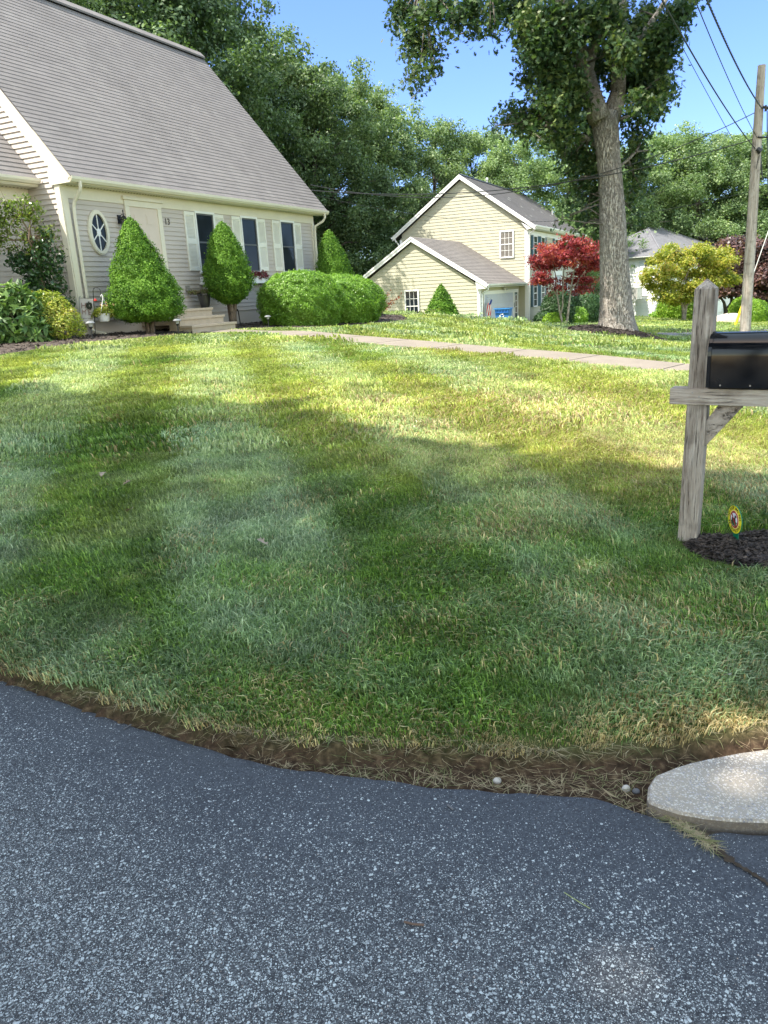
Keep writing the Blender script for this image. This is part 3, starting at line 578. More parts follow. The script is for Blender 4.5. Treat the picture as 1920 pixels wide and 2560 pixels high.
# dryer vent, house number
m = MB().box(H, 3.46, 3.58, -.3, -.25, 1.8, 1.92)
for i in range(4): m.box(H, 3.47+i*.028, 3.482+i*.028, -.25, -.244, 1.8, 1.9)
put('vent_cover', m, plain('vent_plastic', (.25, .24, .22)), hs)
def textmesh(body, size, font_ext=.004, shear=0, align='CENTER'):
    cu = bpy.data.curves.new('txt', 'FONT'); cu.body = body; cu.size = size; cu.extrude = font_ext; cu.align_x = align; cu.align_y = 'CENTER'; cu.shear = shear
    o = bpy.data.objects.new('txt', cu); COL.objects.link(o); dg = bpy.context.evaluated_depsgraph_get(); me = bpy.data.meshes.new_from_object(o.evaluated_get(dg)); bpy.data.objects.remove(o); bpy.data.curves.remove(cu); me.materials.clear(); return me
def textput(name, body, size, pos, right, up, m, parent, ext=.004, sx=1, shear=0):
    me = textmesh(body, size, ext, shear); r = nrm(right); u = nrm(up); n = np.cross(r, u); p = np.array(pos)-ROOT[parent]
    me.transform(Matrix(((r[0]*sx, u[0], n[0], p[0]), (r[1]*sx, u[1], n[1], p[1]), (r[2]*sx, u[2], n[2], p[2]), (0, 0, 0, 1)))); return put(name, me, m, parent)
textput('house_number', '13', .2, H.P(3.08, -.285, 3.38), HD, (0, 0, 1), plain('number_metal', (.08, .07, .06), .5), hs)
# wall lantern
lz = 3.28; lb = H.P(1.52, -.16, lz)
ln = thing('wall_lantern', 'black carriage lantern on the grey siding beside the front door', 'lantern', H.P(1.52, -.29, lz))
m = MB().box(H, 1.47, 1.57, -.297, -.275, lz-.02, lz+.16); m.tube([H.P(1.52, -.28, lz+.1), H.P(1.52, -.2, lz+.17), H.P(1.52, -.16, lz+.14)], .008, 6)
m.lathe(lb, [(.012, .20), (.014, .14), (.05, .11), (.09, .06), (.085, .05)], 6); m.lathe(lb, [(.05, -.15), (.06, -.14), (.055, -.12)], 6); m.lathe(lb, [(.006, .26), (.018, .23), (.008, .2)], 8)
for k in range(6): a = k*pi/3; m.tube([lb+np.array([.052*cos(a), .052*sin(a), -.13]), lb+np.array([.08*cos(a), .08*sin(a), .055])], .006, 4)
put('lantern_frame', m, BLACK, ln); m = MB().lathe(lb, [(.044, -.12), (.07, .05)], 6); put('lantern_glass', m, glassmat('lantern_glass', (.05, .05, .05), .1), ln)
# stone steps
st = thing('front_steps', 'three tan stone steps up to the front door', 'steps', H.P(2.6, .5, .85))
for i, (w1, zt, zb) in enumerate(((1.15, 1.03, .7), (.82, 1.205, .9), (.5, 1.385, 1.05))):
    w0 = (.80, .48, -.325)[i]
    m = MB().box(H, 1.80, 3.40, w0 if i else w0, w1-.02, zb, zt-.055); m.box(H, 1.77, 3.43, w0, w1+.01, zt-.054, zt); put('step', m, STONE, st, bevel=.006)
m = MB().box(H, 1.78, 2.9, -.32, -.0, 1.386, 1.5); put('threshold', m, STONE, st, bevel=.006)
# window boxes under second and third windows
FLOW = leafmat('coleus_leaves', [(.12, .01, .03), (.22, .02, .05), (.09, .07, .02), (.28, .05, .08)], .3)

# ------------------------------------------------------------------ leaf clouds
SHAPES = {'diamond': [(0, 0), (.5, .3), (1, 0), (.5, -.3)],
          'lance': [(0, 0), (.3, .13), (.6, .14), (1, 0), (.6, -.14), (.3, -.13)],
          'oval': [(0, 0), (.3, .24), (.7, .22), (1, 0), (.7, -.22), (.3, -.24)],
          'needle': [(0, .06), (1, .0), (0, -.06)],
          'tuft': [(0, .0), (.55, .34), (1, .12), (.8, -.02), (1, -.2), (.5, -.3)],
          'oak': [(0, .03), (.22, .08), (.20, .30), (.36, .12), (.48, .15), (.50, .44), (.64, .15), (.76, .32), (.80, .12), (1, .0), (.80, -.12), (.76, -.32), (.64, -.15), (.50, -.44), (.48, -.15), (.36, -.12), (.20, -.30), (.22, -.08), (0, -.03)],
          'maple': [(0, 0), (.1, .45), (.4, .15), (.62, .42), (.6, .12), (1, 0), (.6, -.12), (.62, -.42), (.4, -.15), (.1, -.45)]}
def nrmrow(v): return v/np.maximum(np.linalg.norm(v, axis=1), 1e-9)[:, None]
def leaves(P, N, size, shape='diamond', nj=.6, droop=0., var=.35, rng=None, fold=0):
    """polygons at P, facing roughly N"""
    rng = rng or RNG; n = len(P); s = np.array(SHAPES[shape]); k = len(s)
    N = nrmrow(N+rng.normal(0, nj, (n, 3))); T = rng.normal(0, 1, (n, 3)); T[:, 2] -= droop; T = nrmrow(T-N*(T*N).sum(1)[:, None]); B = np.cross(N, T)
    L = size*rng.uniform(1-var, 1+var, n)
    V = P[:, None]+L[:, None, None]*((s[None, :, 0:1]-.5*0)*T[:, None]+s[None, :, 1:2]*B[:, None])
    if fold: V = V+(L[:, None, None]*fold*np.abs(s[None, :, 1:2]))*N[:, None]
    return V.reshape(-1, 3), np.arange(n*k).reshape(n, k), k
def leafmesh(name, *a, core=None, **kw):
    V, Fq, k = leaves(*a, **kw); me = npmesh(name, V, Fq, k)
    if core is not None:
        b = bmesh.new(); b.from_mesh(me); c = core.mesh('tmp'); b.from_mesh(c); b.to_mesh(me); b.free()
    return me
def putleaf(name, parent, m, me, label=None):
    L = ROOT[parent]; me.transform(Matrix.Translation(tuple(-L))); me.materials.append(m); o = bpy.data.objects.new(name, me); COL.objects.link(o); o.parent = parent; ROOT[o] = L
    if label: o['label'] = label
    return o
def blobpts(blobs, n, rng, fill=.45, flat=1.):
    """points spread through blobs (x,y,z,r), denser toward each blob's skin; returns P, outward N"""
    B = np.array(blobs, float); wgt = B[:, 3]**2; i = rng.choice(len(B), n, p=wgt/wgt.sum()); d = nrmrow(rng.normal(0, 1, (n, 3)))
    r = B[i, 3]*(1-fill*rng.random(n)**1.3); P = B[i, :3]+d*r[:, None]*np.array([1, 1, flat]); return P, d
def coneprof(prof, c, n, rng, lump=.1, lf=3., depth=.2, seed=0, sx=1, sy=1, lean=(0, 0)):
    z = np.array([p[1] for p in prof], float); r = np.array([p[0] for p in prof], float)
    zz = np.linspace(z[0], z[-1], 200); rr = np.interp(zz, z, r); cdf = np.cumsum(rr+.02); cdf /= cdf[-1]
    h = np.interp(rng.random(n), cdf, zz); a = rng.uniform(0, 2*pi, n); R = np.interp(h, z, r)
    H_ = z[-1]; q = vnoise(np.cos(a)*lf+h*lf*1.3, np.sin(a)*lf-h*lf*.8, 1.6, seed)+.6*vnoise(np.cos(a)*lf*2.6+h*6, np.sin(a)*lf*2.6+h*5, 2.1, seed+3)
    R = R*(1+lump*q)*(1-depth*rng.random(n)**2); slope = np.gradient(np.interp(zz, z, r), zz); sl = np.interp(h, zz, slope)
    P = np.stack([c[0]+R*np.cos(a)*sx+lean[0]*h/H_, c[1]+R*np.sin(a)*sy+lean[1]*h/H_, c[2]+h], -1); N = np.stack([np.cos(a), np.sin(a), -sl+.1], -1)
    return P, N
def profcore(prof, c, k=.8, sx=1, sy=1, lean=(0, 0)):
    H_ = prof[-1][1]; m = MB(); seg = 16
    vs = [(c[0]+r*k*cos(2*pi*q/seg)*sx+lean[0]*z/H_, c[1]+r*k*sin(2*pi*q/seg)*sy+lean[1]*z/H_, c[2]+z*(.97)+.02) for r, z in prof for q in range(seg)]; n = len(prof)
    m.add(vs, [(i*seg+q, i*seg+(q+1) % seg, (i+1)*seg+(q+1) % seg, (i+1)*seg+q) for i in range(n-1) for q in range(seg)]); return m
def rs(seed): return np.random.default_rng(seed)

BARKB = barkmat('brown_bark', (.10, .07, .05), (.2, .15, .11), (14, 14, 3), .6)
SPRUCE = leafmat('dwarf_spruce_foliage', [(0.033, 0.088, 0.011), (0.071, 0.162, 0.018), (0.133, 0.255, 0.029), (0.194, 0.344, 0.054)], .3, .6, .2, 2.2)
YEW = leafmat('bright_hedge_foliage', [(0.056, 0.128, 0.016), (0.116, 0.230, 0.023), (0.189, 0.337, 0.044), (0.273, 0.416, 0.087)], .35, .4, .4, 1.5)
def cone_tree(label, base, Hh, R, seed, trunk=.35, prof=None, n=16000, size=.05, rx=None, lean=(0, 0), trunks=1, group=None, sx=1, sy=1):
    t = thing('spruce', label, 'conical shrub', base, group); rng = rs(seed); c = np.array(base, float)
    prof = prof or [(.55*R, 0), (.92*R, .10*Hh), (R, .22*Hh), (.93*R, .36*Hh), (.74*R, .55*Hh), (.5*R, .74*Hh), (.28*R, .89*Hh), (.08*R, Hh*.98), (0.01, Hh)]
    P, N = coneprof(prof, c+[0, 0, trunk], n, rng, .2, 3.8, .24, seed, sx, sy, lean)
    P = P+rng.normal(0, 1, P.shape)*np.where(rng.random(len(P)) < .12, .035, .009)[:, None]
    putleaf('foliage', t, SPRUCE, leafmesh('foliage', P, N, size, 'tuft', nj=.55, rng=rng, core=profcore(prof, c+[0, 0, trunk], .8, sx, sy, lean)))
    m = MB()
    for k in range(trunks):
        a = k*2.1+.5; o = np.array([cos(a), sin(a), 0])*(.05 if trunks > 1 else 0)
        m.tube([c+o*.6-[0, 0, .08], c+o+[0, 0, trunk*.5], c+o*2.6+[.02, 0, trunk+.3], c+o*4+[0, 0, trunk+.8]], [.075, .058, .045, .02], 9)
    put('trunk', m, BARKB, t, smooth=True); return t
GB = 'clipped dwarf spruces by the grey house'
b1 = hh(.75, .55); b1[2] = gz(b1[0], b1[1])+.04
cone_tree('tallest conical spruce, in front of the front door left of the steps', (*atY(374, 815, b1[1]+.0)[:2], b1[2]), 2.5, .83, 3, .24, trunks=2, group=GB, n=42000, size=.036,
    prof=[(.46, 0), (.70, .12), (.76, .32), (.69, .66), (.55, 1.02), (.39, 1.42), (.235, 1.76), (.11, 1.98), (.01, 2.08)], lean=(-.12, 0))
b2 = hh(3.9, .45); b2[2] = gz(b2[0], b2[1])+.03
cone_tree('middle conical spruce on bare forked stems, right of the stone steps', (*atY(582, 800, b2[1])[:2], b2[2]), 2.3, .6, 5, .56, trunks=3, group=GB, n=32000, size=.036,
    prof=[(.16, 0), (.42, .18), (.57, .46), (.54, .8), (.43, 1.2), (.29, 1.54), (.15, 1.8), (.01, 1.92)], lean=(-.03, 0))
b3 = atY(846, 760, 24.5); b3[2] = .9
cone_tree('slim conical spruce at the far corner of the grey house, behind the hedge', b3, 2.7, .6, 8, .2, group=GB, n=26000, size=.038,
    prof=[(.45, 0), (.60, .45), (.57, 1.0), (.43, 1.5), (.26, 1.95), (.10, 2.22), (.01, 2.3)], lean=(-.16, 0))
b4 = atY(1105, 800, 37.5); b4[2] = gz(b4[0], b4[1])
cone_tree('small dense cone spruce beside the yellow garage wall', (b4[0], b4[1], b4[2]-.0), 2, .8, 9, .0, n=14000, size=.085,
    prof=[(.70, 0), (.82, .25), (.72, .7), (.5, 1.25), (.26, 1.72), (.1, 1.95), (.01, 2.05)])
# yew hedge mounds
def mound(name, label, cat, c, rx, ry, h, m, n, size, seed, shape='tuft', lump=.06, group=None, rz=0, stem=True, power=.55, low=.78):
    t = thing(name, label, cat, c, group); rng = rs(seed)
    k = 12; prof = []
    for i in range(k+1):
        f = i/k; r = low+(1-low)*sin(min(1, f/.45)*pi/2) if f < .45 else max(0.01, (1-((f-.45)/.55)**2.3)**power); prof.append((r, f*h))
    P, N = coneprof(prof, (0, 0, 0), n, rng, lump, 3, .12, seed, rx, ry); 
    # top cap
    q = int(n*.3); a = rng.uniform(0, 2*pi, q); rr = np.sqrt(rng.random(q))*.8; hz = h*(.45+.55*(1-rr**(1/power))**(1/2.3)); Pc = np.stack([rr*np.cos(a)*rx, rr*np.sin(a)*ry, hz*(1+lump*.6*vnoise(rr*np.cos(a)*4, rr*np.sin(a)*4, 2, seed))], -1); Nc = np.stack([rr*np.cos(a), rr*np.sin(a), np.ones(q)], -1)
    P = np.r_[P, Pc]; N = np.r_[N, Nc]; P = P+rng.normal(0, 1, P.shape)*np.where(rng.random(len(P)) < .12, .03, .008)[:, None]; cr = profcore(prof, (0, 0, 0), .88, rx, ry); 
    R2 = np.array([[cos(rz), -sin(rz), 0], [sin(rz), cos(rz), 0], [0, 0, 1]]); P = P@R2.T+np.array(c); N = N@R2.T; cr.v = [tuple(R2@np.array(v)*1+np.array(c)) for v in cr.v]
    putleaf('foliage', t, m, leafmesh('foliage', P, N, size, shape, nj=.5, rng=rng, core=cr))
    if stem:
        mm = MB(); c = np.array(c)
        for k in range(4): a = k*1.6; mm.tube([c+[.08*cos(a), .08*sin(a), -.06], c+[.2*rx*cos(a), .2*ry*sin(a), h*.3], c+[.5*rx*cos(a), .5*ry*sin(a), h*.6]], [.03, .022, .01], 6)
        put('stems', mm, BARKB, t)
    return t
GH = 'clipped bright green hedge mounds'
ang = atan2(HD[1], HD[0])
h1 = atY(755, 780, 21.0); h1[2] = .76
mound('hedge', 'rounded bright green clipped bush nearest the stone steps', 'hedge', h1, 1.12, .95, 1.36, YEW, 46000, .038, 21, group=GH, rz=ang-.9, power=.4, lump=.1)
h2 = atY(855, 780, 22.4); h2[2] = .72
mound('hedge', 'rounded bright green clipped bush farther from the steps, beside the reddish shrub', 'hedge', h2, 1.22, 1.1, 1.30, YEW, 42000, .038, 22, group=GH, rz=.3, lump=.1)
# rhododendron, azalea
RHO = leafmat('rhododendron_leaves', [(0.036, 0.084, 0.024), (0.066, 0.132, 0.036), (0.120, 0.204, 0.054), (0.228, 0.324, 0.096)], .22, .45, .35, 1.2)
AZA = leafmat('azalea_leaves', [(0.108, 0.168, 0.024), (0.228, 0.288, 0.042), (0.360, 0.384, 0.060), (0.432, 0.324, 0.096)], .35, .4, .4, 1.6)
c = atY(22, 830, 14.4); c[2] = gz(c[0], c[1])
t = thing('rhododendron', 'dark long-leaved bush at the left edge of the mulch bed', 'bush', c); rng = rs(31)
blobs = [(c[0]+dx_, c[1]+dy_, c[2]+dz_, r_) for dx_, dy_, dz_, r_ in ((-.3, 0, .45, .42), (.2, -.1, .4, .4), (.45, .1, .25, .3), (-.75, .1, .55, .45), (.05, .2, .75, .33), (-.35, .1, .85, .34), (-.8, 0, .95, .3), (.3, .25, .7, .25), (-.1, -.3, .25, .33), (.55, -.15, .15, .22), (-1.2, .3, .6, .5), (-1.3, 0, 1.0, .35))]
Pw, Nw = blobpts(blobs, 620, rng, .25); P = []; N = []     # whorls of leaves
for p, nn in zip(Pw, Nw):
    up = nrm(nn+np.array([0, 0, .6]))
    for k in range(8): P.append(p); N.append(up*.8+rng.normal(0, .45, 3))
P = np.array(P); N = np.array(N)
V, Fq, kk = leaves(P, N, .17, 'lance', nj=.05, rng=rng, droop=.2, fold=-.15)
V = V.reshape(len(P), kk, 3); V = P[:, None]+(V-P[:, None])*np.array([1, 1, 1]); V = V.reshape(-1, 3)
# narrow the leaves
putleaf('foliage', t, RHO, npmesh('foliage', V, Fq, kk)); m = MB()
for bl in blobs: m.tube([c-[0, 0, .05], c+(np.array(bl[:3])-c)*.5+[0, 0, .05], bl[:3]], [.03, .02, .01], 6)
for p in Pw[::3]: q = np.array(blobs)[np.argmin(((np.array(blobs)[:, :3]-p)**2).sum(1))][:3]; m.tube([q, p], [.008, .005], 4)
put('branches', m, BARKB, t)
c = atY(122, 820, 14.9); c[2] = gz(c[0], c[1])
t = thing('azalea', 'yellow-green small-leaved bush between the dark long-leaved bush and the garden flag', 'bush', c); rng = rs(33)
blobs = [(c[0]+a, c[1]+b, c[2]+z, r) for a, b, z, r in ((-.28, .1, .62, .26), (-.05, .15, .70, .25), (.2, .1, .55, .26), (.42, 0, .38, .22), (0, -.1, .35, .35), (-.3, -.1, .4, .3), (.3, -.15, .25, .25), (.55, 0, .2, .16), (-.4, .2, .78, .2), (.1, .2, .72, .2))]
P, N = blobpts(blobs, 9000, rng, .35); N[:, 2] += .5
putleaf('foliage', t, AZA, leafmesh('foliage', P, N, .042, 'oval', nj=.5, rng=rng)); m = MB()
for bl in blobs: m.tube([c-[0, 0, .05], c+(np.array(bl[:3])-c)*.5, bl[:3]], [.02, .012, .005], 5)
put('branches', m, BARKB, t)
# holly against the gable wall
HOL = leafmat('holly_leaves', [(0.014, 0.042, 0.014), (0.030, 0.072, 0.022), (0.060, 0.120, 0.036)], .15, .3, .5, 1.3)
HOL2 = leafmat('holly_new_leaves', [(.06, .11, .02), (.13, .19, .035), (.24, .28, .06)], .35, .3, .5, 1.5)
c = atY(120, 800, 15.7); c[2] = gz(c[0], c[1])
t = thing('holly', 'tall loose holly tree with pale twiggy top against the grey gable wall', 'small tree', c); rng = rs(35); YH = 15.7
def pb(px, py, r, dy=0): q = atY(px, py, YH+dy); return (q[0], q[1], q[2], r*YH/1996)
low = [pb(*q) for q in ((110, 735, 30), (140, 720, 24), (80, 715, 28), (50, 655, 22), (28, 650, 14), (70, 670, 26), (100, 670, 30), (130, 660, 24), (110, 630, 28), (145, 690, 18), (150, 640, 14), (90, 620, 20), (120, 760, 22), (160, 755, 14), (175, 758, 9), (60, 640, 16), (95, 700, 30), (115, 590, 18))]
upb = [pb(*q) for q in ((20, 520, 26), (-15, 540, 30), (45, 510, 18), (70, 500, 12), (70, 530, 20), (92, 520, 16), (40, 545, 22), (85, 550, 14), (100, 575, 14), (125, 590, 14), (60, 590, 18), (20, 585, 18), (-10, 600, 20), (15, 620, 12), (75, 625, 14), (130, 565, 8), (155, 615, 6), (100, 610, 14), (5, 560, 20), (140, 595, 6), (40, 615, 12))]
P, N = blobpts(low, 3600, rng, .9); P = P+rng.normal(0, .05, P.shape); putleaf('foliage', t, HOL, leafmesh('foliage', P, N, .07, 'oval', nj=.9, rng=rng))
P, N = blobpts(upb, 2000, rng, 1.); P = P+rng.normal(0, .05, P.shape); N[:, 2] += .5; putleaf('new_growth', t, HOL2, leafmesh('new_growth', P, N, .06, 'oval', nj=.9, rng=rng))
m = MB(); trk = [c-[0, 0, .05], atY(112, 740, YH), atY(95, 650, YH), atY(78, 590, YH), atY(50, 540, YH)]; m.tube(trk, [.05, .045, .035, .022, .01], 8)
m.tube([atY(95, 650, YH), atY(72, 600, YH-.1), atY(76, 540, YH), atY(85, 505, YH)], [.025, .018, .012, .006], 6); m.tube([atY(72, 600, YH), atY(30, 600, YH), atY(-10, 580, YH)], [.02, .013, .006], 6)
for bl in low+upb:
    j = np.argmin([abs(q[2]-bl[2]+.15) for q in trk]); m.tube([trk[j], (trk[j]+np.array(bl[:3]))/2+rng.normal(0, .04, 3), bl[:3]], [.014, .009, .004], 5)
for bl in upb:
    for k in range(5): e_ = np.array(bl[:3])+rng.normal(0, bl[3]*.6, 3); m.tube([bl[:3], (np.array(bl[:3])+e_)/2+rng.normal(0, .02, 3), e_], [.005, .004, .002], 4)
put('branches', m, plain('holly_twigs', (.17, .12, .08), .8), t)
# window boxes with coleus
for k, (a, b) in enumerate(((4.12, 4.84), (6.03, 6.75), (7.95, 8.67))):
    bx = thing('window_box', ['white window box of dark red plants half hidden behind the middle conical spruce', 'white window box of dark red plants between middle spruce and green hedge', 'white window box of dark red plants above the hedge, farthest from the door'][k], 'planter', H.P((a+b)/2, -.15, 2.0), 'window boxes under the shuttered windows')
    m = MB().box(H, a-.06, b+.06, -.29, -.08, 1.98, 2.13).box(H, a-.1, b+.1, -.3, -.06, 1.94, 1.979); m.box(H, a, a+.03, -.29, -.1, 1.84, 1.939).box(H, b-.03, b, -.29, -.1, 1.84, 1.939); put('box', m, WHITE, bx)
    rng = rs(50+k); P, N = blobpts([(*H.P(a+q*(b-a), -.13, 2.18), .09) for q in (0, .2, .4, .6, .8, 1)]+[(*H.P(a+q*(b-a), -.05, 2.12), .08) for q in (.1, .5, .9)], 900, rng, .6); putleaf('plants', bx, FLOW, leafmesh('plants', P, N, .045, 'oval', nj=.8, rng=rng))
# pot on the top step
q = onpl(513, 767, H.P(0, .12, 0), HN); pp = np.array([q[0], q[1], 1.386])
t = thing('flower_pot', 'dark tapered pot of trailing plants on the top stone step', 'pot', pp); m = MB().lathe(pp, [(.10, 0), (.13, .12), (.155, .29), (.17, .30), (.17, .33), (.145, .33), (.14, .28)], 20); put('pot', m, plain('glazed_pot', (.03, .03, .032), .3, .6), t, smooth=False)
rng = rs(61); P, N = blobpts([(pp[0]+a, pp[1]+b, pp[2]+.37, .1) for a, b in ((-.2, 0), (-.08, .05), (.05, 0), (.18, 0), (.26, .05), (-.3, -.02))], 1100, rng, .8, .6); N[:, 2] += .6
putleaf('plants', t, leafmat('pot_plants', [(.10, .14, .05), (.2, .24, .08), (.16, .08, .1), (.45, .45, .15)], .3), leafmesh('plants', P, N, .035, 'oval', nj=.8, rng=rng, droop=-.5))
# garden flag on its stand
fo = hit(237, 842); fr2 = Fr((0, 0), (1, 0, 0), (0, -1, 0)); YF = fo[1]
def fp(px, py, dy=0): return atY(px, py, YF+dy)
t = thing('shepherd_hook', 'black curved garden hook carrying the white hanging basket', 'hook', fo)
tp = fp(232, 728); a = fp(249, 833)
pts = [fp(237.5, 842)-[0, 0, .1], fp(236.5, 800), fp(233.5, 745), fp(232.5, 730)]; cc_ = (fp(232.5, 728)+fp(251, 728))/2; rr_ = np.linalg.norm(fp(251, 728)-fp(232.5, 728))/2
for k in range(1, 8): an = pi-k*pi/8; pts.append(cc_+np.array([rr_*cos(an), 0, rr_*1.0*sin(an)]))
pts += [fp(251, 733), fp(252.5, 738)]; m = MB().tube(pts, .008, 6); m.tube([fp(252.5, 738), fp(254.5, 741), fp(256.5, 738), fp(256.5, 734)], .007, 6); put('hook_rod', m, BLACK, t)
t = thing('garden_flag', 'white garden flag reading HOME with a wreath for the O, beside the downspout', 'flag', fp(215, 842)); 
FL, FRt, FT, FB_ = fp(199.5, 745), fp(233, 746), 0, 0
c00, c10, c11, c01 = fp(205, 804, -.02), fp(234.5, 805, -.02), fp(232.5, 746, -.02), fp(199.5, 745, -.02)
m = MB(); nu, nv = 12, 16; vs = []
for j in range(nv+1):
    for i in range(nu+1):
        u, v = i/nu, j/nv; p = (c00*(1-u)+c10*u)*(1-v)+(c01*(1-u)+c11*u)*v; p = p+np.array([0, -.015*sin(u*5+v*2)*(1-v), 0]); vs.append(p)
vs2 = [p+np.array([0, .003, 0]) for p in vs]; W_ = nu+1
m.add(vs, [(j*W_+i, j*W_+i+1, (j+1)*W_+i+1, (j+1)*W_+i) for j in range(nv) for i in range(nu)]); m.add(vs2, [(j*W_+i, (j+1)*W_+i, (j+1)*W_+i+1, j*W_+i+1) for j in range(nv) for i in range(nu)])
put('flag_cloth', m, plain('flag_cloth', (.62, .58, .54), .9, .1, .05, 12), t)
fx = nrm(c10-c00); fu = nrm((c01+c11)/2-(c00+c10)/2); LET = plain('flag_letters', (.30, .19, .16), .9)
def fq(u, v): return (c00*(1-u)+c10*u)*(1-v)+(c01*(1-u)+c11*u)*v+np.array([0, -.026, 0])
textput('flag_letters', 'H', .155, fq(.28, .68), fx, fu, LET, t, .001); textput('flag_letters', 'M', .14, fq(.28, .40), fx, fu, LET, t, .001, .85); textput('flag_letters', 'E', .155, fq(.74, .40), fx, fu, LET, t, .001)
textput('flag_small_text', 'sweet home', .035, fq(.5, .15), fx, fu, plain('ink', (.08, .06, .05), .9), t, .001)
for a_, b_ in ((.06, .22), (.8, .95)): p, q = fq(a_, .15), fq(b_, .15); put('flag_rule', MB().prism([p-fu*.002, q-fu*.002, q+fu*.002, p+fu*.002], [0, -.001, 0]), MATS['ink'], t)
rng = rs(71); n = 500; a = rng.uniform(0, 2*pi, n); r = .044+rng.normal(0, .010, n); cw_ = fq(.71, .68); P = cw_+np.outer(np.cos(a)*r, fx)+np.outer(np.sin(a)*r*1.15, fu); putleaf('wreath_print', t, plain('wreath_green', (.035, .04, .025), .9), leafmesh('wreath_print', P, np.tile([0, -1., 0], (n, 1)), .02, 'oval', nj=.05, rng=rng))
m = MB().tube([fp(199, 842, -.02), fp(198.2, 800, -.02), fp(198, 744, -.02), fp(199.5, 741, -.02), fp(202, 742, -.02)], .004, 5); m.tube([fp(198, 745, -.02), fp(233, 746, -.02)], .004, 5); put('flag_stand', m, BLACK, t)
# hanging basket
t = thing('hanging_basket', 'white plastic hanging basket of yellow-green plants on the black hook', 'hanging basket', fp(262, 792)); bb = fp(262, 804); m = MB()
m.lathe(bb, [(.085, 0), (.095, .01), (.135, .15), (.142, .155), (.142, .165), (.13, .165), (.12, .15)], 20); put('basket', m, WHITE, t); m = MB(); hk = fp(256, 737)
for k in range(3): a = k*2.1+.4; m.tube([bb+np.array([.12*cos(a), .12*sin(a), .16]), hk-[0, 0, .06]], .006, 5)
m.tube([hk-[0, 0, .07], hk-[0, 0, .02], hk+[-.01, 0, .005], hk+[-.03, 0, -.01], hk+[-.035, 0, -.03]], .012, 6); put('hanger', m, WHITE, t)
rng = rs(73); P, N = blobpts([(bb[0]+dx_, bb[1]+dy_, bb[2]+.2+dz_, r_) for dx_, dy_, dz_, r_ in ((-.12, 0, 0, .09), (0, .03, .04, .09), (.12, 0, .0, .09), (.05, -.08, .0, .08), (-.08, -.08, -.02, .08), (.2, 0, -.03, .06), (-.19, 0, -.05, .06), (.12, .05, .1, .04))], 1200, rng, .7); N[:, 2] += .5
putleaf('plants', t, AZA, leafmesh('plants', P, N, .05, 'oval', nj=.7, rng=rng)); P, N = blobpts([(bb[0]+.1, bb[1], bb[2]+.33, .05), (bb[0]+.22, bb[1], bb[2]+.32, .04), (bb[0]-.03, bb[1], bb[2]+.34, .04)], 26, rng, .8); putleaf('flowers', t, plain('petals', (.65, .42, .22), .7), leafmesh('flowers', P, N, .035, 'maple', nj=.8, rng=rng))
t = thing('hummingbird_feeder', 'tiny red feeder hanging by the garden flag', 'feeder', fp(239, 749)); m = MB().lathe(fp(239, 753), [(.012, 0), (.035, .01), (.03, .03), (.012, .035), (.012, .05), (.004, .06)], 12); put('feeder_body', m, plain('red_plastic', (.5, .04, .03), .4), t)
# solar lights
def solar(px, py, label, sc=1.):
    b = hit(px, py); t = thing('solar_light', label, 'path light', b, 'black solar path lights along the beds')
    m = MB().tube([b-[0, 0, .05], b+[0, 0, .22*sc]], .012*sc, 6); m.lathe(b, [(.02*sc, .2*sc), (.035*sc, .235*sc), (.03*sc, .24*sc)], 10); put('stake', m, BLACK, t)
    m = MB().lathe(b, [(.03*sc, .24*sc), (.042*sc, .295*sc)], 12); put('lens', m, plain('clear_lens', (.35, .36, .36), .2), t)
    m = MB().lathe(b, [(.085*sc, .295*sc), (.088*sc, .303*sc), (.05*sc, .335*sc), (.045*sc, .337*sc)], 8); put('lamp_cap', m, plain('lamp_cap', (.16, .17, .18), .35, .5), t)
solar(232, 851, 'solar path light nearest the garden flag at the lawn edge', 1.05); solar(447, 839, 'solar path light left of the stone steps', 1.0); solar(672, 822, 'solar path light right of the steps in the sunlit mulch', .95)
# spotlight stake behind the middle spruce, splash block under the downspout
b = atY(601, 803, 20.2); b[2] = gz(b[0], b[1]); t = thing('spotlight', 'small black spotlight on a stake against the foundation', 'spotlight', b); m = MB().tube([b-[0, 0, .03], b+[-.03, 0, .42]], .014, 6); m.tube([b+[-.16, 0, .44], b+[-.03, 0, .43]], [.05, .025], 8); put('lamp_body', m, BLACK, t)
b = hit(207, 838); t = thing('splash_block', 'dark plastic splash block at the foot of the corner downspout', 'splash block', b); m = MB().prism([b+[-.12, 0, 0], b+[.14, -.1, 0], b+[.14, -.1, .04], b+[-.05, 0, .12], b+[-.12, 0, .12]], [0, .2, 0]); put('block', m, plain('dark_plastic', (.05, .055, .05), .5), t)
# reddish barberry
RED = leafmat('barberry_leaves', [(.16, .03, .02), (.30, .07, .04), (.16, .12, .04)], .3)
b = atY(946, 802, 25.5); b[2] = gz(b[0], b[1]); t = thing('barberry', 'sparse reddish twiggy shrub beyond the green hedge', 'shrub', b); rng = rs(81); m = MB(); P = []
for k in range(26):
    a = rng.uniform(0, 2*pi); L_ = rng.uniform(.5, 1.0); d_ = nrm([cos(a)*.7, sin(a)*.7, rng.uniform(.7, 1.6)]); pts = [b-[0, 0, .03]]+[b+d_*L_*f+np.array([cos(a), sin(a), -.2])*f*f*.15 for f in (.35, .7, 1)]; m.tube(pts, [.009, .007, .005, .003], 4)
    for f in np.linspace(.3, 1, 26): P.append(pts[1]+(pts[3]-pts[1])*(f-.3)/.7+rng.normal(0, .035, 3))
put('stems', m, BARKB, t); P = np.array(P); putleaf('foliage', t, RED, leafmesh('foliage', P, rng.normal(0, 1, P.shape), .05, 'oval', nj=.5, rng=rng))

